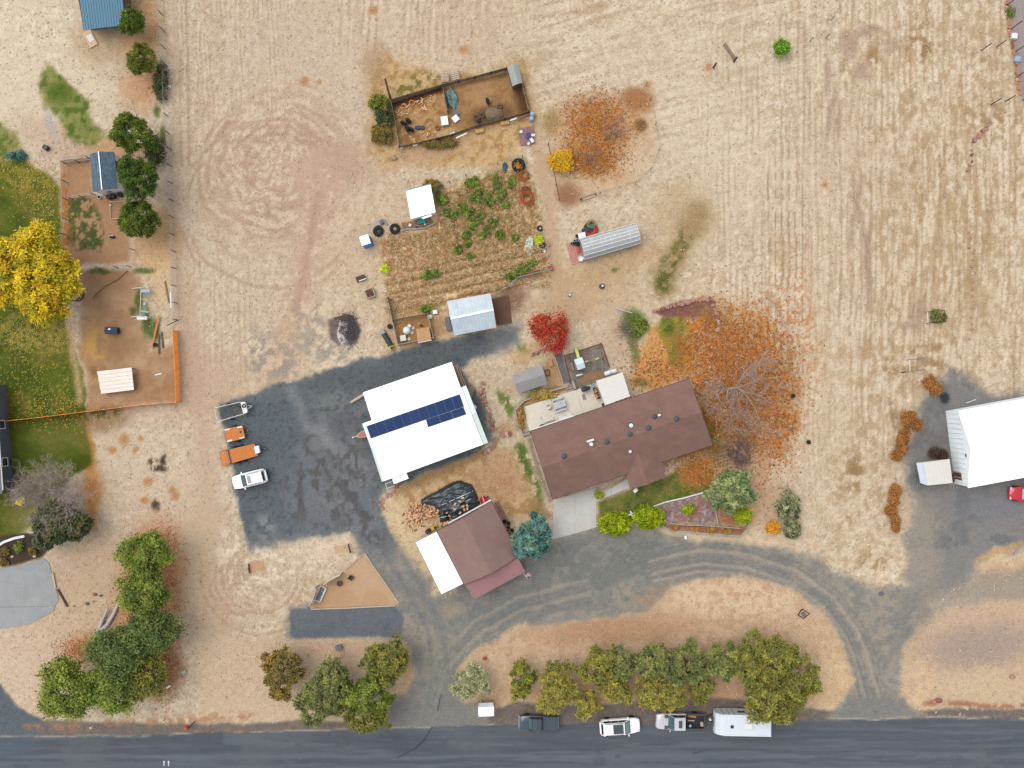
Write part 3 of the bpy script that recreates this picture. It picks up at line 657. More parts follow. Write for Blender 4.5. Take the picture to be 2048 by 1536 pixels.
paint(st([(864, 1453), (850, 1480), (830, 1497), (795, 1515)], 2, 1.6, 2) + st([(882, 1390), (876, 1420)], 2, 1.6, 2), (56, 60, 66), .85)
paint(st([(1385, 1507), (1405, 1503)], 2, 1.6, 1) + st([(1230, 1513), (1240, 1513)], 2.4, 1.6, 1), (60, 64, 70), .8)

# ---- build
np.clip(col, 0, 255, out=col)
lc = col / 255.0; lc = np.where(lc <= .04045, lc / 12.92, ((lc + .055) / 1.055) ** 2.4) / GAIN
fieldw = (cls == 0).astype(float)
Z = hgt * .8 + (NF - .5) * .06 * fieldw * grain + (NM - .5) * .04 * fieldw - .02
Z[cls == CLASSES.index('road')] = 0
bord = np.minimum(np.minimum(U - us[0], us[-1] - U), np.minimum(V - vs_[0], vs_[-1] - V)); Z *= np.clip(bord / 20, 0, 1)
GX = (U - 1024) / PPM; GY = (768 - V) / PPM
idx = np.arange(N).reshape(NV, NU)
quads = np.stack([idx[1:, :-1].ravel(), idx[1:, 1:].ravel(), idx[:-1, 1:].ravel(), idx[:-1, :-1].ravel()], 1)
fc = cls[quads[:, 3]]
tm = bpy.data.materials.new('terrain'); tm.use_nodes = True
t = tm.node_tree; b = t.nodes['Principled BSDF']; b.inputs['Roughness'].default_value = .95; b.inputs['Specular IOR Level'].default_value = .12
at = t.nodes.new('ShaderNodeAttribute'); at.attribute_name = 'earth'
geo = t.nodes.new('ShaderNodeNewGeometry')
def tn(scale, detail, rough=.6):
    n = t.nodes.new('ShaderNodeTexNoise'); n.inputs['Scale'].default_value = scale; n.inputs['Detail'].default_value = detail; n.inputs['Roughness'].default_value = rough
    t.links.new(geo.outputs['Position'], n.inputs['Vector']); return n
n1 = tn(5.5, 5, .75); n2 = tn(1.4, 5)
def mth(op, a, b_=None):
    m = t.nodes.new('ShaderNodeMath'); m.operation = op
    for i, x in enumerate((a, b_)):
        if x is None: continue
        if isinstance(x, (int, float)): m.inputs[i].default_value = x
        else: t.links.new(x, m.inputs[i])
    return m.outputs[0]
d1 = mth('MULTIPLY', mth('SUBTRACT', n1.outputs['Fac'], .5), 2.6); d2 = mth('MULTIPLY', mth('SUBTRACT', n2.outputs['Fac'], .5), .9)
f = mth('ADD', mth('MULTIPLY', mth('ADD', d1, d2), at.outputs['Alpha']), 1.0)
f = mth('MAXIMUM', f, .25)
mx = t.nodes.new('ShaderNodeVectorMath'); mx.operation = 'SCALE'
t.links.new(at.outputs['Color'], mx.inputs[0]); t.links.new(f, mx.inputs['Scale']); t.links.new(mx.outputs[0], b.inputs['Base Color'])
bp = t.nodes.new('ShaderNodeBump'); bp.inputs['Distance'].default_value = .06; t.links.new(at.outputs['Alpha'], bp.inputs['Strength'])
t.links.new(n1.outputs['Fac'], bp.inputs['Height']); t.links.new(bp.outputs[0], b.inputs['Normal'])

def ground_piece(name, mask, extra=None):
    q = quads[mask]; used, inv = np.unique(q, return_inverse=True); q = inv.reshape(-1, 4)
    co = np.stack([GX[used], GY[used], Z[used]], 1); cc = np.concatenate([lc[used], grain[used][:, None]], 1)
    if extra is not None:
        ev, ef, ec = extra; q = np.concatenate([q, np.array(ef) + len(co)]); co = np.concatenate([co, np.array(ev, float)]); cc = np.concatenate([cc, np.array(ec, float)])
    me = bpy.data.meshes.new(name); me.vertices.add(len(co)); me.vertices.foreach_set('co', co.ravel().astype(np.float32))
    me.loops.add(q.size); me.loops.foreach_set('vertex_index', q.ravel().astype(np.int32))
    me.polygons.add(len(q)); me.polygons.foreach_set('loop_start', (np.arange(len(q)) * 4).astype(np.int32))
    me.polygons.foreach_set('use_smooth', np.ones(len(q), bool))
    me.update(calc_edges=True)
    ca = me.color_attributes.new('earth', 'FLOAT_COLOR', 'POINT'); ca.data.foreach_set('color', cc.ravel().astype(np.float32))
    me.materials.append(tm); o = bpy.data.objects.new(name, me); C.objects.link(o); o['kind'] = 'structure'; return o
# the land beyond the frame: a ring out to the horizon, with the road running on both ways
x0, x1 = GX.min(), GX.max(); y0, y1 = GY.min(), GY.max(); ry0, ry1 = -52.3, -42.4; F = 2500.
yb0, yb1 = y0, P(0, 1472).y; dry = [x for x in S((212, 190, 160))] + [.5]; asp = [x for x in S((93, 100, 108))] + [.14]
ev = []; ef = []; ec = []
def ringq(xa, xb, ya, yb, c):
    o = len(ev); ev.extend([(xa, ya, 0), (xb, ya, 0), (xb, yb, 0), (xa, yb, 0)]); ef.append((o, o + 1, o + 2, o + 3)); ec.extend([c] * 4)
ringq(-F, F, y1, F, dry); ringq(-F, F, -F, -62., dry)
ringq(-F, x0, yb1, y1, dry); ringq(x1, F, yb1, y1, dry)
RE = (ev, ef, ec); ev, ef, ec = [], [], []
ringq(-F, x0, yb0, yb1, asp); ringq(x1, F, yb0, yb1, asp); ringq(-F, F, -62., y0, asp)
RD = (ev, ef, ec)
for i, nm in enumerate(CLASSES):
    ground_piece(nm, fc == i, RE if nm == 'ground' else RD if nm == 'road' else None)
# ================================================================ buildings
m_shingle = mat('brown_shingle', (140, 107, 95), var=.14, scale=.6, rough=.95, bump=.3, bscale=12, brick=(.5, .16, .05))
m_shingle2 = mat('mauve_shingle', (151, 121, 112), var=.10, scale=.5, rough=.95, bump=.3, bscale=12, brick=(.5, .16, .035))
m_fascia = mat('fascia_maroon', (96, 58, 58)); m_white = mat('white_paint', (245, 245, 243), var=.03, scale=.7, rough=.6, k=1.0)
m_whiteroof = mat('white_metal_roof', (254, 254, 254), var=.04, scale=.35, rough=.45, k=1.75)
m_cream = mat('cream_panel', (238, 232, 220), var=.05, rough=.6); m_beige = mat('beige_siding', (208, 196, 176), var=.06)
m_mint = mat('mint_trim', (218, 232, 224), var=.05, rough=.6, k=1.15); m_shopwall = mat('shop_wall', (214, 226, 218), var=.05)
m_galv = mat('galvanised', (196, 208, 214), var=.14, scale=.8, rough=.42, metal=.25, k=1.15)
m_galv2 = mat('galvanised_seam', (220, 230, 234), var=.08, rough=.4, metal=.2, k=1.2)
m_greymetal = mat('grey_metal_roof', (160, 156, 153), var=.08, scale=.7, rough=.5); m_greyrib = mat('grey_metal_rib', (176, 172, 168), var=.05, rough=.5)
m_blueroof = mat('blue_metal_roof', (64, 130, 158), var=.10, scale=.5, rough=.45); m_bluerib = mat('blue_metal_rib', (46, 100, 128), var=.05, rough=.5)
m_slate = mat('slate_shingle', (96, 116, 132), var=.30, scale=5, rough=.95, brick=(.45, .2, .18), bump=.3)
m_pink = mat('rose_metal_roof', (170, 122, 122), var=.06, scale=.6, rough=.5); m_pinkrib = mat('rose_metal_rib', (186, 140, 138), var=.04, rough=.5)
m_wood = mat('weathered_wood', (160, 142, 126), var=.18, scale=4); m_darkwood = mat('dark_wood', (92, 68, 54), var=.2, scale=4)
m_brown = mat('brown_boards', (116, 84, 62), var=.15, scale=3); m_newwood = mat('new_wood', (226, 190, 150), var=.10, scale=3)
m_orange = mat('stained_orange_wood', (222, 136, 70), var=.12, scale=3); m_glass = mat('dark_glass', (52, 62, 70), var=.05, rough=.08, spec=.8)
m_palewood = mat('pale_wood', (206, 186, 164), var=.12, scale=4); m_grey = mat('grey_paint', (120, 122, 124), var=.06)
m_black = mat('black_rubber', (38, 40, 44), var=.15, scale=6, rough=.9); m_steel = mat('steel', (150, 152, 156), var=.08, rough=.4, metal=.6, k=1.4)
m_concrete = mat('concrete', (200, 196, 188), k=1.1, var=.10, scale=.5, rough=.9, bump=.1, bscale=30)
m_patio = mat('patio_concrete', (222, 212, 194), var=.08, scale=.5, rough=.9, k=1.2); m_rust = mat('rusty_steel', (120, 76, 56), var=.3, scale=6)
m_housewall = mat('house_siding', (190, 176, 158), var=.04); m_redfence = mat('red_paint', (206, 40, 52), var=.06, rough=.5)

def xy(p): return Vector((p[0], p[1], 0))
def ray_plane(u, v, a, b, c):
    """where the camera ray through a photo pixel meets the plane through a, b, c"""
    n = (b - a).cross(c - a); o = Vector((0, 0, CAM_H)); d = P(u, v, 0) - o
    return o + d * ((a - o).dot(n) / d.dot(n))

def opening(parent, p0, p1, tpos, wd, z0, z1, kind='window', frame=None, pane=None):
    """window or door on the wall from p0 to p1 (outside on the right hand side)"""
    frame = frame or m_white; pane = pane or m_glass
    d = (xy(p1) - xy(p0)); L = d.length; d.normalize(); n = Vector((d.y, -d.x, 0)); c = xy(p0) + d * (L * tpos); a = math.atan2(d.y, d.x); zc = (z0 + z1) / 2
    if kind == 'window':
        f = MB()
        for s in (-1, 1):
            q = c + d * (s * (wd / 2 - .04)) + n * .03; f.box((q.x, q.y, zc), (.08, .10, z1 - z0), a)
            q = c + n * .03; f.box((q.x, q.y, z0 + .04 if s < 0 else z1 - .04), (wd - .162, .094, .08), a)
        o = f.build('window', frame, parent); q = c + n * .02
        MB().box((q.x, q.y, zc), (wd - .17, .05, z1 - z0 - .17), a).build('pane', pane, o)
    else:
        q = c + n * .03; f = MB().box((q.x, q.y, zc), (wd, .09, z1 - z0), a)
        if kind == 'garage_door':
            for k in range(1, 4):
                q2 = c + n * .078; f.box((q2.x, q2.y, z0 + (z1 - z0) * k / 4), (wd - .02, .02, .04), a)
        o = f.build(kind, frame, parent); q = c + d * (wd * .38) + n * .10
        MB().box((q.x, q.y, z0 + 1.0), (.06, .06, .12), a).build('handle', m_steel, o)

def ribs_on(quad, spacing, wd=.05, ht=.04):
    """ribs running from the first edge (0-1) to the opposite edge (3-2) of a roof quad"""
    a, b, c, d = [Vector(q) for q in quad]; n = max(2, int((b - a).length / spacing)); m = MB(); up = Vector((0, 0, ht / 2 + .003))
    for i in range(n + 1):
        k = (i + .03) / (n + .06); m.bar(a.lerp(b, k) + up, d.lerp(c, k) + up, wd, ht)
    return m

def gable(name, label, cat, A, B, Cc, D, e, r, R1, R2, wallm, roofm, ins=(.3, .3), t=.14, ribm=None, spacing=.6, fascia=None, capm=None):
    A, B, Cc, D = [P(*p, e) for p in (A, B, Cc, D)]; R1 = P(*R1, r); R2 = P(*R2, r)
    o = thing(name, label, cat, xy((A + B + Cc + D) / 4))
    rm = MB(); rm.slab([A, B, R2, R1], t); rm.slab([D, R1, R2, Cc], t)
    rf = rm.build('roof', roofm, o, uvdir=(B - A))
    if capm:
        MB().bar(R1 + Vector((0, 0, .04)), R2 + Vector((0, 0, .04)), .3, .05).build('ridge_cap', capm, rf)
    if ribm:
        q = ribs_on([R1, R2, B, A], spacing); q2 = ribs_on([R1, R2, Cc, D], spacing); q.add(q2.v, q2.f); q.build('roof_ribs', ribm, rf, kind='stuff')
    if fascia:
        f = MB()
        for a_, b_ in ((A, B), (D, Cc)): f.bar(a_ - Vector((0, 0, t / 2 + .02)), b_ - Vector((0, 0, t / 2 + .02)), .06, t + .08)
        for a_, b_ in ((A, R1), (D, R1), (B, R2), (Cc, R2)): f.bar(a_ - Vector((0, 0, t / 2 + .02)), b_ - Vector((0, 0, t / 2 + .02)), .04, t + .06)
        f.build('fascia', fascia, o)
    ex = (B - A).normalized(); ey = (D - A).normalized(); ix, iy = ins
    w = [A + ex * ix + ey * iy, B - ex * ix + ey * iy, Cc - ex * ix - ey * iy, D + ex * ix - ey * iy]
    pr = ins[1] / max(.1, ((A + D) / 2 - A).length); ze = e + (r - e) * pr - t - .02
    rr1 = R1 + ex * ix; rr2 = R2 - ex * ix; zr = r - t - .03
    m = MB(); v = []
    for base, ee in ((w[0], 0), (w[3], 0), (w[1], 1), (w[2], 1)): pass
    v = [(w[0].x, w[0].y, -.1), (w[3].x, w[3].y, -.1), (w[3].x, w[3].y, ze), (rr1.x, rr1.y, zr), (w[0].x, w[0].y, ze),
         (w[1].x, w[1].y, -.1), (w[2].x, w[2].y, -.1), (w[2].x, w[2].y, ze), (rr2.x, rr2.y, zr), (w[1].x, w[1].y, ze)]
    m.add(v, [(0, 1, 2, 3, 4), (9, 8, 7, 6, 5), (0, 5, 6, 1), (1, 6, 7, 2), (2, 7, 8, 3), (3, 8, 9, 4), (4, 9, 5, 0)])
    m.build('wall', wallm, o)
    o['w'] = [list(q) for q in w]
    return o, dict(A=A, B=B, C=Cc, D=D, R1=R1, R2=R2, w=w)

def cleanup(o):
    if 'w' in o: del o['w']

# ---- main house
H, g = gable('house', 'long brown shingle roofed ranch house beside the concrete driveway', 'house', (1060, 862), (1378, 757), (1426, 890), (1105, 999), 2.7, 4.7,
             (1084, 935), (1403, 824), m_housewall, m_shingle, ins=(.4, .6), fascia=m_fascia, t=.16); cleanup(H)
w = g['w']                                    # north-west, north-east, south-east, south-west
Rz = (g['D'], g['C'], g['R2']); Nz = (g['A'], g['B'], g['R2'])
ap = ray_plane(1276, 904, *Rz); hz = ap.z
rS = P(1294, 969, hz); sw = P(1261, 978, 2.74); se = P(1331, 954, 2.74); wv = ray_plane(1253, 953, *Rz); ev2 = ray_plane(1325, 927, *Rz)
up = Vector((0, 0, .05)); pm_ = MB(); pm_.slab([ap + up, rS + up, sw, wv + up], .14); pm_.slab([ap + up, ev2 + up, se, rS + up], .14)
eg = pm_.build('entry_roof', m_shingle, H, uvdir=(rS - ap))
for q in (sw, se):
    b_ = q + (rS - q) * .12; MB().box((b_.x, b_.y + .15, 1.25), (.18, .18, 2.7), .3).build('porch_post', m_white, H)
gq = [sw + Vector((.1, .12, -.16)), se + Vector((-.1, .12, -.16)), rS + Vector((0, .15, -.18))]
MB().add([tuple(p) for p in gq] + [tuple(p + Vector((.02, .1, 0))) for p in gq], [(0, 1, 2), (5, 4, 3), (0, 3, 4, 1), (1, 4, 5, 2), (2, 5, 3, 0)]).build('entry_gable', m_housewall, H)
opening(H, w[3], w[2], .16, 4.9, 0.02, 2.3, 'garage_door'); opening(H, w[3], w[2], .57, .95, .05, 2.1, 'door', frame=m_brown)
for tt in (.40, .70, .86): opening(H, w[3], w[2], tt, 1.4, .9, 2.1)
for tt in (.12, .30, .72, .9): opening(H, w[1], w[0], tt, 1.3, .9, 2.1)
opening(H, w[1], w[0], .52, 1.8, .05, 2.1, 'door', frame=m_white); opening(H, w[2], w[1], .5, 1.3, .9, 2.1); opening(H, w[0], w[3], .5, 1.2, .9, 2.1)
m_vent = mat('vent_slate', (62, 80, 92), rough=.5)
for i, (u, v) in enumerate([(1128, 912), (1214, 884), (1260, 868), (1297, 856), (1309, 833), (1353, 838)]):
    p = ray_plane(u, v, *Nz); MB().lathe([(.28, -.1), (.30, .02), (.30, .14), (.22, .22), (.0, .25)], tuple(p), 14).build('roof_vent', m_vent, H, smooth=True)
for (u, v, pl, rr) in [(1262, 851, Nz, .26), (1260, 903, Rz, .19)]:
    p = ray_plane(u, v, *pl); a = MB().lathe([(rr * 1.45, -.12), (rr * 1.45, .05), (rr * .9, .08)], tuple(p), 16).build('vent_flashing', m_vent, H)
    MB().lathe([(rr, 0), (rr, .26), (rr * .9, .3), (0, .33)], tuple(p), 16).build('flue_cap', m_white, a, smooth=True)
p = ray_plane(1182, 888, *Nz); fl = MB().lathe([(.24, -.1), (.22, .5), (.0, .52)], tuple(p), 14).build('flue_pipe', m_white, H)
p2 = ray_plane(1180, 881, *Nz); MB().bar(p2 + Vector((-.42, -.1, .55)), p2 + Vector((.42, .16, .55)), .22, .16).build('flue_hood', m_white, fl)
p = ray_plane(1317, 830, *Nz); MB().lathe([(.06, -.1), (.06, .5), (0, .5)], tuple(p), 8).box((p.x, p.y, .52 + p.z), (.34, .22, .1), .3).build('vent_pipe', m_white, H)
gu = MB(); up = Vector((0, .08, -.06)); gu.bar(g['A'] + up, g['A'].lerp(g['B'], .28) + up, .14, .1); gu.build('gutter', m_white, H)
f = MB()
for k in range(26):
    q = g['A'].lerp(g['B'], .28 + k * .028) + Vector((.0, .05, -.05)); f.box((q.x, q.y, q.z), (.10, .12, .07), .3)
f.build('gutter_clips', m_palewood, H, kind='stuff')

# ---- white shop with solar panels
W_, g = gable('workshop', 'large white metal roofed workshop with blue solar panels on its roof', 'workshop', (729, 846), (922, 775), (966, 889), (768, 962), 3.3, 4.5,
              (747, 896), (943, 830), m_shopwall, m_whiteroof, ins=(.3, .3), t=.1, ribm=m_whiteroof, spacing=.75); cleanup(W_)
w = g['w']; lt = MB(); q = [P(726, 785, 2.6), P(903, 724, 2.6), P(921, 774, 3.22), P(744, 841, 3.22)]; lt.slab(q, .09)
lr = lt.build('lean_to_roof', m_whiteroof, W_); ribs_on([q[3], q[2], q[1], q[0]], .75).build('roof_ribs', m_whiteroof, lr, kind='stuff')
li = [q[0] + Vector((.25, -.3, 0)), q[1] + Vector((-.35, -.2, 0)), q[2] + Vector((-.3, 0, 0)), q[3] + Vector((.3, 0, 0))]
MB().prism([(p.x, p.y) for p in li], -.1, 2.45).build('lean_to_wall', m_shopwall, W_)
for nm, a, b_, wd in (('rake_trim', g['A'], g['D'], .28), ('rake_trim', g['B'], g['C'], .62)):
    R_ = g['R1'] if wd < .4 else g['R2']; s = (-1 if wd < .4 else 1) * (g['B'] - g['A']).normalized() * (wd / 2 + .03); dz = Vector((0, 0, -.16))
    t_ = MB(); t_.bar(a + s + dz, R_ + s + dz, wd, .12); t_.bar(R_ + s + dz, b_ + s + dz, wd, .12); t_.build(nm, m_mint, W_)
m_solar = mat('solar_cell', (22, 52, 96), var=.15, scale=.5, rough=.5, spec=.12, k=1.1); m_alu = mat('aluminium_frame', (96, 130, 176), rough=.5)
npl = (g['A'], g['B'], g['R2'])
def solar(c4, nx, lab):
    c4 = [ray_plane(u, v, *npl) + Vector((0, 0, .16)) for u, v in c4]
    for i in range(nx):
        a, b_, cc, d = [c4[0].lerp(c4[1], (i + .004) / nx), c4[0].lerp(c4[1], (i + .996) / nx), c4[3].lerp(c4[2], (i + .996) / nx), c4[3].lerp(c4[2], (i + .004) / nx)]
        fr = MB().slab([a, b_, cc, d], .04).build('solar_panel', m_alu, W_); ctr = (a + b_ + cc + d) / 4
        MB().slab([p.lerp(ctr, .025) + Vector((0, 0, .012)) for p in (a, b_, cc, d)], .011).build('cell_sheet', m_solar, fr)
solar([(733, 852), (919.5, 788), (928, 813), (742, 877)], 11, ''); solar([(852, 839.5), (927, 814), (933, 828.5), (856, 854.5)], 3, '')
q = [P(783, 955, 2.4), P(812, 944, 2.5), P(817, 957, 2.3), P(788, 968, 2.3)]; MB().slab(q, .08).build('door_canopy', m_whiteroof, W_)
opening(W_, w[3], w[2], .10, 1.0, .05, 2.1, 'door'); opening(W_, w[3], w[2], .5, 1.2, 1.0, 2.0); opening(W_, w[0], w[3], .35, 3.2, .05, 2.9, 'garage_door'); opening(W_, w[0], w[3], .78, 3.2, .05, 2.9, 'garage_door')
opening(W_, w[2], w[1], .5, 1.2, 1.2, 2.2)
p = P(948, 815, 2.3); MB().lathe([(0, 0), (.18, .03), (.34, .12)], tuple(p), 14).tube(p + Vector((0, 0, -.02)), p + Vector((-.3, -.1, -.3)), .03).build('satellite_dish', m_white, W_, smooth=True)

# ---- brown garage with white carport and rose porch
G_, g = gable('garage', 'mauve shingled garage with white side carport and rose metal porch', 'garage', (983, 1002), (1039, 1112), (928, 1170), (873, 1062), 2.7, 4.1,
              (926, 1036), (983, 1147), m_housewall, m_shingle2, ins=(.3, .3), fascia=m_fascia, t=.13); cleanup(G_)
w = g['w']; q = [P(873, 1064, 2.5), P(926, 1167, 2.5), P(883, 1188, 2.25), P(832, 1085, 2.25)]
cr = MB().slab(q, .08).build('carport_roof', m_whiteroof, G_); ribs_on([q[0], q[1], q[2], q[3]], .8).build('roof_ribs', m_whiteroof, cr, kind='stuff')
for k in (.04, .5, .96):
    p = q[3].lerp(q[2], k) + Vector((.2, -.05, 0)); MB().box((p.x, p.y, 1.05), (.12, .12, 2.2), .4).build('carport_post', m_white, G_)
q = [P(931, 1170.5, 2.62), P(1036, 1116, 2.62), P(1050, 1144, 2.2), P(950, 1198, 2.2)]
pr_ = MB().slab(q, .06).build('porch_roof', m_pink, G_); ribs_on(q, .28, .04, .03).build('roof_ribs', m_pinkrib, pr_, kind='stuff')
for k in (.03, .5, .97):
    p = q[3].lerp(q[2], k) + Vector((0, .2, 0)); MB().box((p.x, p.y, 1.05), (.12, .12, 2.2), .5).build('porch_post', m_wood, G_)
opening(G_, w[2], w[1], .5, 4.4, .03, 2.2, 'garage_door'); opening(G_, w[1], w[0], .3, .95, .05, 2.1, 'door'); opening(G_, w[1], w[0], .7, 1.2, 1., 2.)
MB().bar(g['D'].lerp(g['A'], .22) + Vector((-.06, .12, -.06)), g['A'] + Vector((-.06, .12, -.06)), .16, .12).build('gutter', m_white, G_)

# ---- east white barn
E_, g = gable('metal_barn', 'big white metal barn cut off by the right edge of the photo', 'barn', (2106, 787), (1917, 822), (1936, 976), (2130, 940), 3.6, 5.3,
              (2121, 862), (1941, 897), mat('barn_wall', (232, 238, 238), var=.05, rough=.6, k=1.5), m_whiteroof, ins=(.12, .12), t=.08, ribm=m_whiteroof, spacing=.9); cleanup(E_)
w = g['w']; opening(E_, w[3], w[2], .3, 3.2, .05, 3.0, 'garage_door'); opening(E_, w[2], w[1], .42, .5, 3.6, 4.1); opening(E_, w[2], w[1], .12, 1.0, .05, 2.1, 'door', frame=m_brown)
wr_ = MB()
for k in range(15):
    p = w[2].lerp(w[1], (k + .5) / 15); wr_.box((p.x, p.y, 1.75), (.05, .05, 3.5), .2)
wr_.build('wall_ribs', m_white, E_, kind='stuff')
# shed by the barn
q = [P(1846, 925, 2.3), P(1899, 918, 2.3), P(1905, 966, 2.1), P(1855, 971, 2.1)]
s_ = thing('garden_shed', 'cream flat roofed shed against the west wall of the big barn', 'shed', xy((q[0] + q[2]) / 2))
MB().slab(q, .08).build('roof', m_cream, s_); ribs_on(q, .45, .03, .02).build('roof_ribs', m_white, s_, kind='stuff')
MB().slab([P(1833, 926, 2.02), P(1846, 925, 2.2), P(1855, 971, 2.05), P(1841, 966, 1.9)], .06).build('roof_apron', mat('pale_blue_panel', (216, 222, 232), var=.04, rough=.5), s_)
ct = (q[0] + q[1] + q[2] + q[3]) / 4; wl = [p.lerp(ct, .12) for p in q]; MB().prism([(p.x, p.y) for p in wl], -.1, 2.0).build('wall', m_beige, s_)
opening(s_, wl[3], wl[2], .5, .9, .05, 1.85, 'door', frame=m_palewood)
st_ = thing('wooden_step', 'small brown wooden step between the shed and the big barn', 'steps', P(1909, 955)); MB().box((P(1909, 955).x, P(1909, 955).y, .15), (.55, .9, .3), .1).build('tread', m_brown, st_); MB().box((P(1909, 948).x, P(1909, 948).y, .36), (.5, .35, .12), .1).build('tread', m_brown, st_)

# ---- galvanised shed with deck
K_, g = gable('metal_shed', 'galvanised gable shed beside the end of the gravel lot', 'shed', (895, 602), (980, 587), (992, 655), (909, 671), 2.4, 3.2, (901, 637), (987, 619), m_wood, m_galv, ins=(.25, .25), t=.06, ribm=m_galv2, spacing=.42, capm=m_galv2); cleanup(K_)
w = g['w']; opening(K_, w[2], w[1], .5, .95, .05, 2.0, 'door', frame=m_brown); opening(K_, w[3], w[2], .5, 1.0, 1., 1.8)
dk = thing('deck', 'brown plank deck at the east end of the galvanised shed', 'deck', xy(P(1004, 620))); dq = [P(983, 597, .2), P(1016, 590, .2), P(1024, 646, .2), P(994, 651, .2)]
for i in range(22):
    k0, k1 = i / 22, (i + .86) / 22
    MB().slab([dq[0].lerp(dq[1], k0), dq[0].lerp(dq[1], k1), dq[3].lerp(dq[2], k1), dq[3].lerp(dq[2], k0)], .05).build('plank', m_brown, dk)
MB().prism([(p.x, p.y) for p in [q_.lerp((dq[0] + dq[2]) / 2, .04) for q_ in dq]], -.05, .13).build('joists', m_darkwood, dk)
sp = thing('wooden_step', 'grey step platform on the west end of the galvanised shed', 'steps', P(899, 650)); MB().bbox((P(897, 648).x, P(897, 648).y, .2), (.62, 1.7, .4), .03, .2).build('platform', m_grey, sp); MB().box((P(893.5, 652).x, P(893.5, 652).y, .12), (.25, 1.2, .2), .2).build('tread', m_grey, sp)

# ---- small white shed
q = [P(812, 382, 2.4), P(861, 369, 2.4), P(871, 424, 2.15), P(822, 438, 2.15)]
s_ = thing('garden_shed', 'small white flat roofed shed at the corner of the vegetable garden', 'shed', xy((q[0] + q[2]) / 2))
MB().slab(q, .08).build('roof', m_whiteroof, s_); ct = (q[0] + q[2]) / 2; wl = [p.lerp(ct, .06) for p in q]; MB().prism([(p.x, p.y) for p in wl], -.1, 2.05).build('wall', m_white, s_)
MB().bar(q[0] + Vector((0, .05, .03)), q[1] + Vector((0, .05, .03)), .1, .06).build('gutter', mat('gutter_blue', (150, 176, 206)), s_)
opening(s_, wl[3], wl[2], .5, 1.0, .05, 1.85, 'door'); opening(s_, wl[2], wl[1], .5, .8, 1.0, 1.7)
MB().slab([P(843, 435, 1.9), P(862, 428, 1.9), P(864, 432, 1.75), P(846, 438, 1.75)], .04).build('door_canopy', m_whiteroof, s_)

# ---- blue roofed building, top left
q = [P(150, -70, 3.6), P(237, -80, 3.6), P(250, 50, 2.7), P(167, 60, 2.7)]
B_ = thing('stable', 'brown stable with ribbed blue metal roof at the top edge', 'stable', xy((q[0] + q[2]) / 2))
MB().slab(q, .08).build('roof', m_blueroof, B_); ribs_on(q, .32, .05, .04).build('roof_ribs', m_bluerib, B_, kind='stuff')
wl = [P(155, -66, 2.4), P(256, -72, 2.4), P(260, 54, 2.4), P(180, 58, 2.4)]; wl = [xy(P(160, -60)), xy(P(262, -70)), xy(P(262, 52)), xy(P(184, 60))]
MB().prism([(p.x, p.y) for p in wl], -.1, 2.5).build('wall', m_brown, B_); opening(B_, wl[3], wl[2], .62, 1.8, .1, 2.2, 'door', frame=m_grey)

# ---- slate coop
Q_, g = gable('chicken_coop', 'white chicken coop with blue grey shingle roof under the pines', 'coop', (180, 308), (185, 384), (235, 377), (228, 304), 2.5, 3.2, (197, 303), (204, 379), m_white, m_slate, ins=(.12, .15), t=.08); cleanup(Q_)
MB().bar(g['R1'] + Vector((0, 0, .03)), g['R2'] + Vector((0, 0, .03)), .12, .03).build('ridge_cap', m_galv2, Q_)
w = g['w']; opening(Q_, w[2], w[3], .35, .8, .9, 1.8); opening(Q_, w[2], w[3], .7, .9, .05, 2., 'door', frame=m_darkwood); opening(Q_, w[1], w[2], .5, .8, .9, 1.7)
an = [P(229, 311, 2.2), P(247, 318, 1.7), P(248, 330, 1.7), P(231, 326, 2.2)]
# ---- grey corrugated shed behind the house
Y_, g = gable('tool_shed', 'grey corrugated tool shed behind the patio planter', 'shed', (1024, 751), (1082, 730), (1093, 768), (1037, 787), 2.1, 2.6, (1030, 768), (1089, 749), mat('taupe_siding', (150, 140, 128)), m_greymetal, ins=(.12, .12), t=.05, ribm=m_greyrib, spacing=.3); cleanup(Y_)
w = g['w']; opening(Y_, w[2], w[1], .5, 1.1, .05, 1.9, 'door', frame=m_grey)
# ---- white patio cover
q = [P(1192, 762, 2.6), P(1245, 745, 2.6), P(1260, 792, 2.75), P(1210, 810, 2.75)]
pc = thing('patio_cover', 'cream ribbed patio cover roof on the north side of the house', 'pergola', xy((q[0] + q[2]) / 2))
MB().slab(q, .06).build('roof', m_cream, pc); ribs_on([q[0], q[3], q[2], q[1]], .28, .05, .035).build('roof_ribs', m_white, pc, kind='stuff')
for k in q: MB().box((k.lerp((q[0] + q[2]) / 2, .06).x, k.lerp((q[0] + q[2]) / 2, .06).y, 1.28), (.12, .12, 2.58), .3).build('post', m_wood, pc)
for i in range(11):
    for sd_ in (0, 1):
        a = (q[0].lerp(q[3], i / 10.) if sd_ == 0 else q[1].lerp(q[2], i / 10.)) - Vector((0, 0, .13)); d = (q[0] - q[1]).normalized() * (.42 if sd_ == 0 else -.42)
        MB().bar(a, a + d, .06, .1).build('rafter_tail', m_wood, pc)
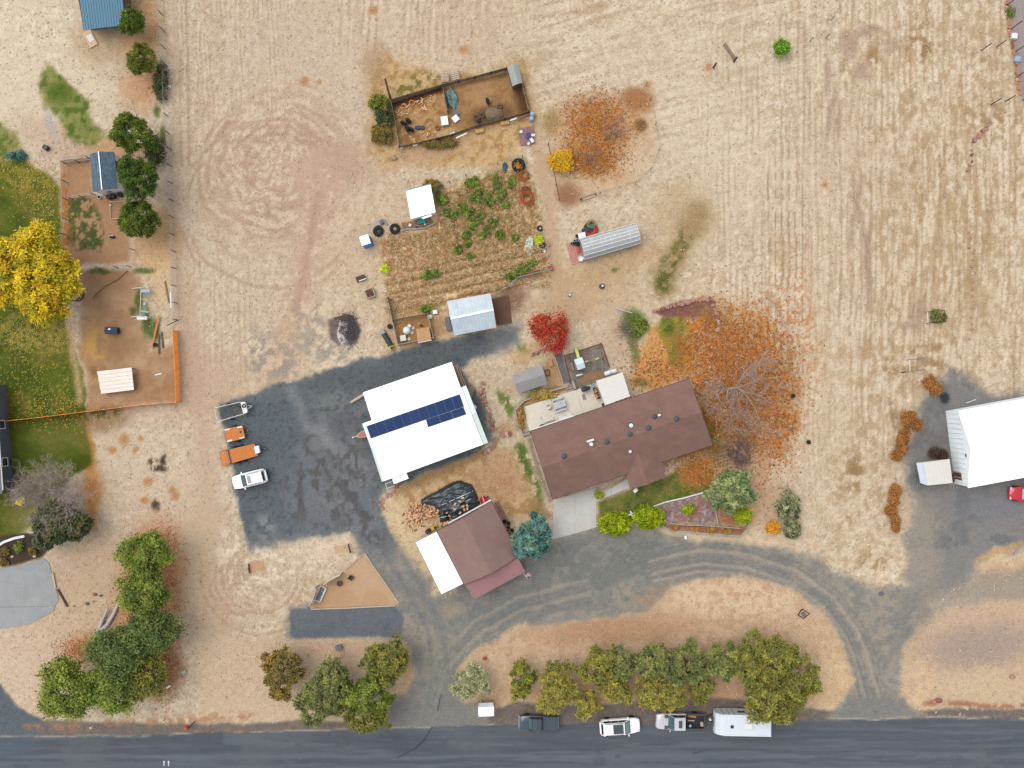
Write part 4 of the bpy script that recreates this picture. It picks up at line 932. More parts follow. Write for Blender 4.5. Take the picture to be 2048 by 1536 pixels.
# ---- grey neighbour house at the left edge (mostly outside)
N_ = thing('neighbour_house', 'slate grey house wall with white windows at the left edge', 'house', P(-60, 870))
wl = [xy(P(-120, 800)), xy(P(-120, 945)), xy(P(24, 945)), xy(P(16, 845))]
base = [xy(P(-130, 985)), xy(P(28, 975)), xy(P(12, 770)), xy(P(-130, 775))]
m_slatewall = mat('slate_siding', (92, 98, 104), var=.05)
MB().prism([(p.x, p.y) for p in base], -.1, 3.0).build('wall', m_slatewall, N_)
opening(N_, base[1], base[2], .26, 1.1, 1.0, 2.3); opening(N_, base[1], base[2], .62, 1.1, 1.0, 2.3); opening(N_, base[0], base[1], .8, 1.0, .1, 2.1, 'door')
rb = [b_ + Vector((0, 0, 3.0)) for b_ in base]; ce = [Vector((-75, (rb[0].y + rb[1].y) / 2 + 3, 4.6)), Vector((-75, (rb[2].y + rb[3].y) / 2 - 3, 4.6))]
MB().slab([rb[1] + Vector((.2, -.4, 0)), rb[2] + Vector((.2, .4, 0)), ce[1], ce[0]], .12).slab([rb[2] + Vector((.2, .4, 0)), rb[3] + Vector((-1, .4, 0)), ce[1]], .12).slab([rb[0] + Vector((-1, -.4, 0)), rb[1] + Vector((.2, -.4, 0)), ce[0]], .12).slab([rb[3] + Vector((-1, .4, 0)), rb[0] + Vector((-1, -.4, 0)), ce[0], ce[1]], .12).build('roof', m_grey, N_)
MB().bar(rb[1] + Vector((.22, 0, -.1)), rb[2] + Vector((.22, 0, -.1)), .12, .14).build('gutter', m_white, N_)
nd = thing('deck', 'small new wood deck at the corner of the slate grey house', 'deck', P(8, 962))
for i in range(8):
    MB().box((P(6, 950 + i * 3.3).x, P(6, 950 + i * 3.3).y, .3), (2.3, .185, .06)).build('plank', m_orange, nd)
MB().box((P(6, 961).x, P(6, 961).y, .12), (2.2, 1.5, .3)).build('joists', m_darkwood, nd)
# ---- white striped low shelter roof in the dirt yard
q = [P(194, 743, 1.1), P(263, 735, 1.1), P(268, 780, .95), P(202, 788, .95)]
s_ = thing('animal_shelter', 'low shelter with whitish ribbed roof in the dirt yard', 'shelter', xy((q[0] + q[2]) / 2)); m_whitewash = mat('whitewashed_board', (238, 222, 208), var=.08, scale=3, k=1.25)
for i in range(6):
    a, b_ = i / 6, (i + .95) / 6; MB().slab([q[0].lerp(q[3], a) + Vector((.06 * (i % 2), 0, .01 * (i % 3))), q[1].lerp(q[2], a), q[1].lerp(q[2], b_), q[0].lerp(q[3], b_)], .05).build('roof_board', m_whitewash, s_)
for k in q: MB().box((k.lerp((q[0] + q[2]) / 2, .08).x, k.lerp((q[0] + q[2]) / 2, .08).y, .42), (.12, .12, .95)).build('post', m_darkwood, s_)
MB().box(((q[2].x + q[3].x) / 2, (q[2].y + q[3].y) / 2 + .2, .45), (3.8, .06, .8), .1).build('side_board', m_brown, s_)
# ---- mail kiosk by the road
kx = P(972, 1412); s_ = thing('mail_kiosk', 'roadside kiosk with small white roof and wooden sides beside the road', 'kiosk', xy(kx))
q = [P(956, 1415, 2.1), P(988, 1414, 2.1), P(988, 1432, 2.3), P(957, 1433, 2.3)]; MB().slab(q, .07).build('roof', m_whiteroof, s_); ribs_on([q[0], q[1], q[2], q[3]], .45, .03, .02).build('roof_ribs', m_white, s_, kind='stuff')
MB().slab([P(958, 1406, 1.75), P(986, 1405, 1.75), P(988, 1415, 2.05), P(956, 1416, 2.05)], .06).build('back_roof', m_galv, s_)
for u in (960, 985):
    MB().box((P(u, 1410).x, P(u, 1410).y, .95), (.1, 1.35, 1.9)).build('side_wall', m_orange, s_)
MB().box((P(972.5, 1419).x, P(972.5, 1419).y, .95), (1.5, .08, 1.9)).build('front_wall', m_white, s_); MB().box((P(972.5, 1408).x, P(972.5, 1408).y, .45), (1.44, .4, .08)).build('bench_seat', m_darkwood, s_)

# ---- greenhouse: ribs, purlins and single panes
m_pane = mat('greenhouse_film', (214, 222, 226), var=.06, rough=.25, alpha=.55, spec=.5); m_rail = mat('greenhouse_frame', (238, 226, 214), rough=.6)
gA, gB, gC, gD = P(1158, 480), P(1268, 449), P(1278, 490), P(1168, 522)       # ground corners: NW, NE, SE, SW
GH = thing('greenhouse', 'long clear panelled hoop greenhouse with pale frame', 'greenhouse', xy((gA + gC) / 2))
prof = [(0.0, 0.0), (0.02, 1.2), (.16, 1.85), (.34, 2.2), (.5, 2.3), (.66, 2.2), (.84, 1.85), (.98, 1.2), (1.0, 0.0)]
def gp(l, k):
    a, z = prof[k]; A_ = gA.lerp(gD, a); B__ = gB.lerp(gC, a); p = A_.lerp(B__, l); p.z = z; return p
NS = 6
for i in range(NS):
    for k in range(len(prof) - 1):
        a, b_, c_, d_ = gp(i / NS, k), gp((i + 1) / NS, k), gp((i + 1) / NS, k + 1), gp(i / NS, k + 1); n_ = (b_ - a).cross(d_ - a).normalized() * .012; ct = (a + b_ + c_ + d_) / 4
        qd = [p.lerp(ct, .02) for p in (a, b_, c_, d_)]
        MB().add([p - n_ for p in qd] + [p + n_ for p in qd], [(3, 2, 1, 0), (4, 5, 6, 7), (0, 1, 5, 4), (1, 2, 6, 5), (2, 3, 7, 6), (3, 0, 4, 7)]).build('pane', m_pane, GH)
fr = MB()
for i in range(0, NS + 1):
    for k in range(len(prof) - 1): fr.tube(gp(i / NS, k), gp(i / NS, k + 1), .035 if i in (0, NS) else .02, n=5)
fr.build('hoop_frame', m_rail, GH)
for k in range(1, len(prof) - 1): MB().bar(gp(0, k), gp(1, k), .09, .07).build('purlin', m_rail, GH)
for l in (0, 1):
    e_ = [gp(l, k) for k in range(len(prof))]; n_ = (gB - gA).normalized() * (.02 if l else -.02); MB().add([tuple(p) for p in e_] + [tuple(p + n_) for p in e_], [tuple(range(9)), tuple(range(17, 8, -1))] + [(i, (i + 1) % 9, 9 + (i + 1) % 9, 9 + i) for i in range(9)]).build('end_panel', m_pane, GH)
bd = thing('seedling_bed', 'planting bench seen through the greenhouse panes', 'bench', xy(gA.lerp(gC, .5))); pq = [gA.lerp(gC, .12), gB.lerp(gD, .1), gC.lerp(gA, .25), gD.lerp(gB, .28)]
for a_, b_ in (((.12), .32), ((.62), .86)):
    z_ = [gA.lerp(gD, a_).lerp(gB.lerp(gC, a_), .06), gA.lerp(gD, a_).lerp(gB.lerp(gC, a_), .94), gA.lerp(gD, b_).lerp(gB.lerp(gC, b_), .94), gA.lerp(gD, b_).lerp(gB.lerp(gC, b_), .06)]
    MB().prism([(p.x, p.y) for p in z_], 0, .5).build('bed_box', mat('bench_bluegrey', (120, 136, 146), var=.3, scale=2), bd)
    tf = MB()
    for i in range(50):
        p = z_[0].lerp(z_[1], random.random()).lerp(z_[3].lerp(z_[2], random.random()), random.random()); tf.blob((p.x, p.y, .58), .12, .12, .12, 6, 4, .3)
    tf.build('seedlings', mat('seedling_green', (96, 124, 84), var=.4, scale=3), bd, kind='stuff')
# brick pad west of the greenhouse
bp_ = [P(1132, 487), P(1156, 482), P(1169, 522), P(1144, 530)]; ns_ = MB().prism([(p.x, p.y) for p in bp_], -.05, .03)
pv = ns_.build('brick_pad', mat('brick_joint', (170, 130, 116), var=.2), None); pv['kind'] = 'structure'
bm_ = mat('pink_paver', (206, 146, 128), var=.14, scale=2)
for i in range(4):
    for j in range(8):
        f_ = lambda a, b_: bp_[0].lerp(bp_[1], a).lerp(bp_[3].lerp(bp_[2], a), b_)
        e_ = .03; MB().prism([(p.x, p.y) for p in (f_((i + e_) / 4, (j + e_) / 8), f_((i + 1 - e_) / 4, (j + e_) / 8), f_((i + 1 - e_) / 4, (j + 1 - e_) / 8), f_((i + e_) / 4, (j + 1 - e_) / 8))], .03, .055).build('paver', bm_, pv)

# ---- concrete: driveway, walk, patio, west pad
def slabthing(name, polys, m, z=.06):
    b_ = MB()
    for pts in polys: b_.prism([tuple(P(*p).xy) for p in pts], -.1, z)
    o = b_.build(name, m, None); o['kind'] = 'structure'; return o
slabthing('concrete_driveway', [[(1108, 1000), (1150, 988), (1150, 1067), (1104, 1079)], [(1150.3, 987.9), (1192, 975), (1193, 1054), (1150.3, 1067)]], m_concrete)
slabthing('concrete_walkway', [[(1193.5, 985), (1222, 972), (1223, 990), (1193.5, 1003)], [(1222.4, 972), (1258, 956), (1260, 974), (1223.4, 990)]], m_concrete)
slabthing('patio', [[(1047, 814), (1100, 797), (1118, 846), (1060, 866)], [(1100.4, 796.8), (1152, 780), (1168, 830), (1118.4, 846)], [(1152.4, 780), (1196, 764), (1214, 816), (1168.4, 830)]], m_patio)
slabthing('concrete_pad', [[(-70, 1142), (40, 1132), (88, 1116), (98, 1125), (118, 1200), (110, 1212), (-70, 1215)], [(-70, 1215.4), (110, 1212.4), (108, 1222), (60, 1248), (0, 1258), (-70, 1262)]], mat('grey_concrete', (164, 166, 164), var=.10, scale=.6, bump=.1))
# ================================================================ trees, shrubs
lm = bpy.data.materials.new('foliage'); lm.use_nodes = True
t = lm.node_tree; b = t.nodes['Principled BSDF']; b.inputs['Roughness'].default_value = .75; b.inputs['Specular IOR Level'].default_value = .2
at = t.nodes.new('ShaderNodeAttribute'); at.attribute_name = 'leaf'; t.links.new(at.outputs['Color'], b.inputs['Base Color'])
tr = t.nodes.new('ShaderNodeBsdfTranslucent'); t.links.new(at.outputs['Color'], tr.inputs['Color'])
mxs = t.nodes.new('ShaderNodeMixShader'); mxs.inputs[0].default_value = .35
t.links.new(b.outputs[0], mxs.inputs[1]); t.links.new(tr.outputs[0], mxs.inputs[2]); t.links.new(mxs.outputs[0], t.nodes['Material Output'].inputs[0])
m_bark = mat('bark', (120, 98, 80), var=.25, scale=5); m_greybark = mat('grey_bark', (152, 132, 122), var=.2, scale=4, k=1.0); m_pinkbark = mat('pinkish_twigs', (186, 166, 160), var=.15, scale=4, k=1.1)

def leaf_mesh(name, pos, nrm, along, ln, wd, colr, parent=None, kind=None):
    """one rhombus per leaf or leaf spray; arrays of centres, normals, directions, sizes, colours"""
    n = len(pos)
    al = along - nrm * (along * nrm).sum(1)[:, None]; al /= np.linalg.norm(al, axis=1)[:, None] + 1e-9
    sd_ = np.cross(nrm, al); bend = nrm * (ln * .12)[:, None]
    co = np.stack([pos - al * ln[:, None] / 2 - bend, pos + sd_ * wd[:, None] / 2, pos + al * ln[:, None] / 2 - bend, pos - sd_ * wd[:, None] / 2], 1).reshape(-1, 3)
    off = np.array(parent.location) if parent is not None else np.zeros(3)
    me = bpy.data.meshes.new(name); me.vertices.add(4 * n); me.vertices.foreach_set('co', (co - off).ravel().astype(np.float32))
    me.loops.add(4 * n); me.loops.foreach_set('vertex_index', np.arange(4 * n, dtype=np.int32))
    me.polygons.add(n); me.polygons.foreach_set('loop_start', (np.arange(n) * 4).astype(np.int32)); me.update(calc_edges=True)
    ca = me.color_attributes.new('leaf', 'FLOAT_COLOR', 'POINT')
    cc = np.concatenate([np.repeat(colr, 4, 0), np.ones((4 * n, 1))], 1); ca.data.foreach_set('color', cc.ravel().astype(np.float32))
    me.materials.append(lm); o = bpy.data.objects.new(name, me); C.objects.link(o)
    if parent is not None: o.parent = parent
    if kind: o['kind'] = kind
    return o
def unit(a): return a / (np.linalg.norm(a, axis=1)[:, None] + 1e-9)
def pal(palette, k): return np.array([[lin(x) / GAIN * k for x in c] for c in palette])

def crown_pts(rng, rx, ry, rz, nclump, lob=.28, flat=.15, cone=0.0):
    d = unit(rng.normal(size=(nclump, 3))); d[:, 2] = np.abs(d[:, 2]) * .95 - flat * rng.rand(nclump)
    d = unit(d); ang = np.arctan2(d[:, 1], d[:, 0]); ph = rng.rand(4) * 6.28
    lobe = 1 + lob * (np.sin(2 * ang + ph[0]) * .4 + np.sin(3 * ang + ph[1]) * .45 + np.sin(5 * ang + ph[2]) * .35) * np.hypot(d[:, 0], d[:, 1])
    r = (.50 + .50 * rng.rand(nclump) ** .5) * lobe
    c = d * r[:, None] * np.array([rx, ry, rz])
    if cone: c[:, :2] *= (1 - cone * np.clip(c[:, 2] / rz, 0, 1))[:, None]
    return c
def tree(name, label, u, v, rpx, h, palette, kind='leafy', seed=0, group=None, ry=None, nclump=None, dens=1.0, leaf=None, k=2.3, bark=None, trunk=True, lob=.28, cone=0., cat='tree', vis_trunk=None):
    rng = np.random.RandomState(seed + 1000); rnd = random.Random(seed)
    rzr = h * (.42 if trunk else .62); zc = h - rzr * .95
    s = (CAM_H - zc) / CAM_H; rx = rpx / PPM * s * .90; ry_ = (ry or rpx) / PPM * s * .90; R_ = (rx + ry_) / 2
    base = P(u, v, zc); base.z = 0; o = thing(name, label, cat, base, 0, group); ctr = np.array([base.x, base.y, zc])
    nclump = nclump or int((24 + 11 * R_ * R_) * (2.0 if kind == 'pine' else 1.0))
    cl = crown_pts(rng, rx, ry_, rzr, nclump, lob, cone=cone)
    lp = int(54 * dens); n = nclump * lp; ci = np.repeat(np.arange(nclump), lp); cr = .24 * R_ ** .6 + .12
    if kind == 'pine':
        di = unit(rng.normal(size=(n, 3)) + np.array([0, 0, .5]) + unit(cl[ci]) * .6); pos = cl[ci] + di * (cr * (.3 + .8 * rng.rand(n)))[:, None]
        ln = (leaf or .42) * .85 * (.7 + .6 * rng.rand(n)); wd = ln * .30; al = di + rng.normal(size=(n, 3)) * .25; nr = unit(rng.normal(size=(n, 3)) + np.array([0, 0, .9]))
    elif kind == 'spray':
        di = unit(rng.normal(size=(n, 3)) * np.array([1, 1, .6]) + np.array([0, 0, .25])); pos = cl[ci] + di * (cr * (.15 + .85 * rng.rand(n)))[:, None]
        ln = (leaf or .40) * .9 * (.5 + 1.0 * rng.rand(n) ** 2 + .25); wd = ln * .42; al = di + np.array([0, 0, .1]); nr = unit(rng.normal(size=(n, 3)) * .7 + np.array([0, 0, 1.]) + unit(cl[ci]) * .5)
    else:
        pos = cl[ci] + rng.normal(size=(n, 3)) * cr * np.array([.62, .62, .45])
        ln = (leaf or .28) * .82 * (.6 + .8 * rng.rand(n)); wd = ln * .62; al = rng.normal(size=(n, 3)); nr = unit(rng.normal(size=(n, 3)) * .8 + np.array([0, 0, .9]) + unit(cl[ci]) * .6)
    pc = pal(palette, k); tone = rng.randint(0, len(pc), nclump); mixc = pc[tone][ci]; alt = pc[rng.randint(0, len(pc), n)]
    colr = (mixc * .65 + alt * .35) * (.82 + .36 * rng.rand(nclump))[ci][:, None] * (.85 + .3 * rng.rand(n))[:, None]
    leaf_mesh('crown', pos + ctr, nr, al, ln, wd, colr, o)
    bk = MB(); tr_ = max(.06, h * .022)
    top = Vector((base.x + rnd.uniform(-.2, .2), base.y + rnd.uniform(-.2, .2), zc)); bk.tube(Vector((base.x, base.y, -.05)), top, tr_, tr_ * .6, 8)
    for i in range(0, nclump, max(1, nclump // 22)):
        e = Vector(cl[i]) + Vector(ctr); st0 = Vector((base.x, base.y, 0)).lerp(top, rnd.uniform(.45, 1.0)); mid = st0.lerp(e, .5) + Vector((0, 0, -.1 * R_))
        bk.tube(st0, mid, tr_ * .35, tr_ * .22, 5); bk.tube(mid, e, tr_ * .22, tr_ * .08, 4)
    bk.build('trunk', bark or m_bark, o)
    return o
def bare_tree(name, label, u, v, rpx, h, seed, m, group=None, n0=9, levels=4, zc=.55, tw=.02, cat='tree', lean=(0, 0), up=.55, stem=.25, wig=.16):
    rnd = random.Random(seed); base = P(u, v, h * zc * .4); base.z = 0; o = thing(name, label, cat, base, 0, group); R_ = rpx / PPM
    main = MB(); tw_ = MB()
    hub = Vector((base.x + lean[0], base.y + lean[1], h * stem)); main.tube(Vector((base.x, base.y, -.05)), hub, h * .02 + .03, h * .016 + .02, 8)
    def grow(p, d, L, r, lev):
        q = p; segs = 3
        for s_ in range(segs):
            d = (d + Vector((rnd.gauss(0, wig), rnd.gauss(0, wig), rnd.gauss(0, .10)))).normalized(); e = q + d * (L / segs)
            if e.z < .3: e.z = .3
            (main if lev < 2 else tw_).tube(q, e, r * (1 - s_ * .22), r * (1 - (s_ + 1) * .22), 5 if lev < 2 else 3, cap=False); q = e
            if lev < levels:
                for _ in range(2 if lev < 2 else (2 if s_ else 1)):
                    a = rnd.uniform(0, 6.28); sp = Vector((math.cos(a), math.sin(a), rnd.uniform(-.1, .5)))
                    grow(q, (d * 1.0 + sp * .75).normalized(), L * rnd.uniform(.45, .68), max(r * .5, tw * .6), lev + 1)
    for i in range(n0):
        a = 2 * math.pi * (i + rnd.uniform(-.3, .3)) / n0; el = rnd.uniform(.15, 1.0) * up
        d = Vector((math.cos(a), math.sin(a), el * 1.6)).normalized(); grow(hub - Vector((0, 0, rnd.uniform(0, h * .1))), d, R_ * rnd.uniform(.40, .80), (h * .010 + .012) * rnd.uniform(.7, 1.3), 1)
    main.build('trunk', m, o); tw_.build('twigs', m, o, kind='stuff'); return o

PINE = [(96, 112, 38), (74, 94, 34), (118, 128, 46), (62, 80, 34)]; PINED = [(64, 86, 34), (50, 70, 32), (84, 104, 40), (98, 116, 44)]
JUN = [(112, 116, 44), (92, 98, 42), (136, 132, 52), (80, 88, 38)]; LEAFG = [(112, 124, 46), (92, 108, 42), (132, 140, 58), (74, 90, 42)]; LEAFB = [(98, 112, 58), (84, 98, 54), (114, 124, 62), (68, 82, 48)]
OLV = [(122, 120, 52), (106, 106, 52), (138, 130, 56), (92, 94, 48)]; OLVG = [(116, 120, 66), (100, 106, 62), (132, 132, 72), (84, 92, 54)]; BRN = [(120, 104, 46), (140, 110, 44), (98, 90, 50), (112, 100, 62)]; YELG = [(138, 130, 58), (120, 116, 56), (150, 136, 58), (104, 104, 52)]
YEL = [(208, 180, 34), (190, 166, 32), (222, 194, 52), (160, 150, 36), (134, 136, 40), (178, 140, 30)]; SAGE = [(148, 148, 108), (132, 136, 96), (162, 160, 122), (114, 120, 84)]; BLUE = [(86, 124, 116), (70, 104, 100), (104, 140, 128), (58, 88, 84), (96, 122, 96)]; RED = [(164, 52, 42), (140, 40, 36), (184, 72, 46), (152, 84, 40)]
PALE = [(130, 142, 92), (110, 124, 78), (148, 154, 100), (92, 106, 70)]; LIME = [(150, 164, 22), (128, 146, 20), (172, 180, 40), (104, 122, 24)]; RUST = [(178, 122, 62), (160, 106, 56), (190, 138, 78)]; DARKG = [(62, 76, 46), (50, 62, 40), (86, 90, 56), (104, 96, 60)]
G1 = 'evergreens along the west fence'
tree('pine_tree', 'small olive pine at the corner of the blue roofed stable', 268, 47, 25, 4.5, PINE, 'pine', 1, G1)
tree('pine_tree', 'thin patchy pine beside the fence with bare grey side', 286, 120, 27, 4.5, JUN, 'pine', 2, G1, ry=32, dens=.8)
tree('pine_tree', 'broad green pine just north of the slate roofed coop', 269, 270, 42, 6.5, PINE, 'pine', 3, G1, ry=38)
tree('pine_tree', 'dark pine overhanging the east wall of the slate roofed coop', 281, 360, 42, 7, PINED, 'pine', 4, G1, ry=44)
tree('pine_tree', 'rounded dense pine south of the coop', 280, 440, 42, 5.5, PINE, 'pine', 5, G1, ry=36, lob=.1)
tree('hedge_shrub', 'narrow dark green hedge strip along the wire fence north', 322, 165, 9, 1.6, DARKG, 'leafy', 6, ry=38, trunk=False, cat='shrub'); tree('hedge_shrub', 'dark hedge clump squeezed between the pines and the wire fence', 313, 303, 15, 2.2, DARKG, 'leafy', 7, ry=32, trunk=False, cat='shrub')
tree('yellow_tree', 'large bright yellow autumn tree on the west lawn', 60, 548, 104, 9, YEL, 'spray', 8, nclump=560, leaf=.42, k=2.2, lob=.34)
tree('spruce_tree', 'dark spruce beneath the bare pinkish tree on the west side', 122, 1048, 70, 4.5, DARKG, 'spray', 9, ry=42, leaf=.6)
bare_tree('bare_tree', 'leafless pale pinkish tree above the dark spruce', 124, 985, 70, 5, 10, m_pinkbark, n0=16, levels=5, up=.9, stem=.3, tw=.016)
G2 = 'leafy trees in the south-west clump'
for i, (u, v, r, h, p_, ry, lab) in enumerate([(290, 1108, 54, 7.5, LEAFG, 46, 'northernmost round green tree of the south-west clump'), (292, 1182, 50, 7.5, LEAFG, 50, 'second green tree from the north in the south-west clump'), (305, 1262, 56, 7, LEAFB, 52, 'bluish green tree in the middle of the south-west clump'),
        (240, 1300, 56, 8, LEAFB, 60, 'tall dark green tree left of centre in the south-west clump'), (232, 1372, 56, 7.5, LEAFG, 56, 'bright green tree at the south end of the south-west clump'), (290, 1352, 46, 6, OLV, 46, 'olive toned tree at the east side of the south-west clump'), (135, 1376, 55, 7.5, LEAFG, 66, 'detached green tree at the west end of the south-west clump')]):
    tree('leafy_tree', lab, u, v, r, h, p_, 'leafy', 20 + i, G2, ry=ry, leaf=.36, dens=1.1)
G3 = 'junipers beside the parking strip'
for i, (u, v, r, h, p_, ry, lab) in enumerate([(566, 1342, 46, 5, BRN, 52, 'brownish olive juniper at the west end below the gravel parking strip'), (642, 1398, 54, 5.5, OLVG, 48, 'greyish green juniper near the road below the parking strip'), (668, 1350, 40, 5, OLVG, 40, 'dull green juniper in the middle of the clump below the parking strip'),
        (772, 1322, 48, 5.5, OLV, 50, 'olive juniper at the drive corner below the parking strip'), (736, 1392, 52, 6, LEAFG, 44, 'greener juniper between the drive corner and the road'), (738, 1432, 44, 6, OLV, 34, 'yellowish green juniper overhanging the road edge')]):
    tree('juniper_tree', lab, u, v, r, h, p_, 'spray', 40 + i, G3, ry=ry)
G4 = 'junipers in the long row by the parked vehicles'
for i, (u, v, r, h, p_, ry, lab) in enumerate([(944, 1365, 36, 3.5, SAGE, 44, 'pale sage coloured juniper north of the mail kiosk'), (1044, 1360, 25, 4, JUN, 38, 'small green juniper standing alone west of the long row'), (1120, 1352, 34, 4, YELG, 40, 'loose yellowish juniper at the west start of the long row'), (1112, 1384, 38, 5, YELG, 42, 'yellow tipped juniper hanging over the black pickup'),
        (1174, 1408, 30, 4, YELG, 28, 'small yellow green juniper between the black pickup and white SUV'), (1200, 1330, 40, 5, OLV, 46, 'dark olive juniper at the north edge above the white SUV'), (1244, 1326, 28, 5, OLVG, 36, 'narrow grey green juniper east of the dark olive one'), (1230, 1374, 34, 4.5, YELG, 32, 'yellowish juniper directly north of the white SUV'),
        (1310, 1322, 38, 5, OLVG, 40, 'bluish green juniper on the north edge above the silver pickup'), (1302, 1378, 36, 5, YELG, 42, 'yellow juniper between the white SUV and silver pickup'), (1346, 1388, 28, 4.5, YELG, 34, 'juniper overhanging the cab of the silver pickup'), (1376, 1328, 42, 5, OLVG, 50, 'dusty brown green juniper behind the silver pickup'), (1400, 1372, 28, 4, OLV, 30, 'low juniper in the gap north of the travel trailer hitch'),
        (1442, 1320, 34, 5, OLVG, 40, 'grey green juniper north of the travel trailer'), (1496, 1322, 46, 5.5, OLV, 54, 'broad olive juniper east of the gap above the trailer'), (1548, 1318, 50, 6, OLV, 50, 'tall olive juniper at the north-east of the long row'), (1592, 1362, 48, 6, OLV, 56, 'rounded olive juniper at the east end of the long row'), (1540, 1396, 56, 6, OLV, 52, 'large olive juniper overhanging the rear of the travel trailer')]):
    tree('juniper_tree', lab, u, v, r, h, p_, 'spray', 60 + i, G4, ry=ry, dens=.85 if i not in (0, 2) else .6, k=2.5, lob=.4)
tree('blue_spruce', 'blue green spruce beside the east side of the garage', 1065, 1076, 41, 5.5, BLUE, 'spray', 90, ry=42, leaf=.6)
tree('pale_cypress', 'pale grey green tree at the east corner of the front garden', 1460, 984, 46, 5, PALE, 'spray', 91, ry=48, leaf=.55); tree('green_shrub', 'low dark lime shrub under the pale grey green tree', 1486, 1030, 20, 1.5, LIME, 'leafy', 92, trunk=False, cat='shrub', ry=14)
tree('spiky_shrub', 'bright lime shrub next to the concrete driveway', 1230, 1047, 34, 1.7, LIME, 'pine', 93, ry=22, trunk=False, cat='shrub', leaf=.5, lob=.08, group='lime shrubs along the drive'); tree('spiky_shrub', 'bright lime shrub next to the gravel bed fence', 1297, 1034, 32, 1.7, LIME, 'pine', 94, ry=23, trunk=False, cat='shrub', leaf=.5, lob=.08, group='lime shrubs along the drive')
tree('red_maple', 'small deep red maple north of the gravel path', 1102, 660, 43, 4, RED, 'leafy', 95, ry=40, leaf=.26, dens=1.2)
bare_tree('bare_tree', 'huge leafless tree over orange leaf litter east of the house', 1462, 790, 122, 9, 96, mat('pale_limbs', (176, 156, 146), var=.2, scale=4), n0=9, levels=4, up=.9, stem=.30, wig=.30, lean=(.6, .9))
bare_tree('bare_shrub', 'leafless grey brown shrub near the south-east corner of the house', 1476, 905, 44, 3, 97, mat('dull_twigs', (138, 118, 112), var=.2), n0=16, levels=4, up=.8, stem=.1, cat='shrub')
bare_tree('bare_shrub', 'leafless shrub beside the green tuft north of the playground', 1252, 662, 32, 2.5, 98, m_greybark, n0=12, levels=3, up=.6, stem=.08, cat='shrub')
bare_tree('fruit_tree', 'leafless fruit tree over the orange litter in the orchard corner', 1228, 262, 38, 3.5, 99, m_greybark, n0=7, levels=3, up=.8, stem=.3); bare_tree('fruit_tree', 'small leafless fruit tree south of the orange litter', 1178, 318, 30, 3, 100, m_greybark, n0=6, levels=3, up=.8, stem=.3)
tree('yellow_shrub', 'bright yellow shrub by the orchard fence', 1122, 325, 24, 2, [(236, 184, 30), (222, 160, 26), (244, 200, 60)], 'leafy', 101, trunk=False, cat='shrub', k=1.5)
G5 = 'sage bushes by the drive bend'
tree('sage_bush', 'larger pale sage bush near the drive bend', 1576, 1010, 23, 1.4, SAGE + DARKG[:2], 'spray', 102, G5, ry=30, trunk=False, cat='shrub'); tree('sage_bush', 'smaller sage bush just south of the larger one', 1583, 1058, 18, 1.2, SAGE + DARKG[:2], 'spray', 103, G5, ry=20, trunk=False, cat='shrub')
tree('yellow_shrub', 'small golden shrub beside the sage bushes', 1546, 1056, 11, .8, [(206, 150, 44), (186, 130, 40)], 'leafy', 104, trunk=False, cat='shrub')
tree('sapling', 'lone small green sapling in the open field', 1562, 97, 16, 2.2, [(110, 144, 40), (88, 124, 34)], 'leafy', 105)
tree('tall_grass_clump', 'green weed clump inside a metal frame in the field', 1874, 632, 14, .8, [(96, 110, 56), (82, 98, 48), (150, 130, 80)], 'spray', 106, trunk=False, cat='weeds', leaf=.35)
G6 = 'rust coloured bushes edging the barn apron'
for i, (u, v, r, ry, lab) in enumerate([(1858, 764, 12, 11, 'darker rust bush at the north edge of the barn apron'), (1871, 777, 11, 11, 'rust bush at the tip of the apron, south-east of the darker one'), (1817, 840, 18, 16, 'largest rust bush along the west edge of the apron'), (1833, 850, 9, 9, 'small rust bush touching the largest one'), (1808, 866, 9, 8, 'first rust bush south of the largest one'), (1805, 881, 10, 9, 'second rust bush south of the largest one'), (1803, 897, 9, 9, 'third rust bush south of the largest one'), (1793, 911, 10, 8, 'last rust bush at the bottom of the curved row'),
        (1791, 980, 9, 12, 'rust bush alone west of the shed'), (1788, 1001, 9, 5, 'flat rust bush below the one west of the shed'), (1781, 1020, 10, 8, 'straggly rust bush further south on the apron edge'), (1790, 1041, 6, 12, 'upright thin rust bush near the apron south edge'), (1791, 1056, 5, 5, 'tiny southernmost rust bush')]):
    tree('rust_bush', lab, u, v, r, .9, RUST, 'leafy', 110 + i, G6, k=1.6, ry=ry, trunk=False, cat='shrub', leaf=.24, nclump=30)
G7 = 'weedy bushes west of the pen'
for i, (u, v, r, ry, p_, lab) in enumerate([(757, 206, 20, 16, JUN, 'green weedy bush at the north-west corner of the pen'), (770, 232, 20, 22, DARKG, 'dark weedy bush along the west side of the pen'), (764, 268, 20, 22, BRN, 'brownish weedy bush near the south-west of the pen')]):
    tree('weedy_bush', lab, u, v, r, 1.3, p_, 'spray', 130 + i, G7, ry=ry, trunk=False, cat='shrub')
for i, (u, v, r, ry, p_, lab) in enumerate([(868, 288, 22, 9, BRN, 'low brown bush south of the pen fence'), (898, 286, 14, 9, BRN, 'smaller brown bush east of the low one'), (868, 372, 20, 12, BRN, 'dry brown brush beside the small white shed'), (35, 312, 16, 9, BLUE, 'small blue spruce lying low by the north-west grass'), (1278, 652, 20, 20, LEAFG, 'green tuft beside the leafless shrub'), (1376, 1018, 10, 10, LIME, 'round shrub in the middle of the gravel bed'), (1197, 990, 7, 5, LIME, 'small clipped shrub at the head of the walkway')]):
    tree('low_shrub', lab, u, v, r, .8, p_, 'spray', 140 + i, None, ry=ry, trunk=False, cat='shrub', leaf=.3)
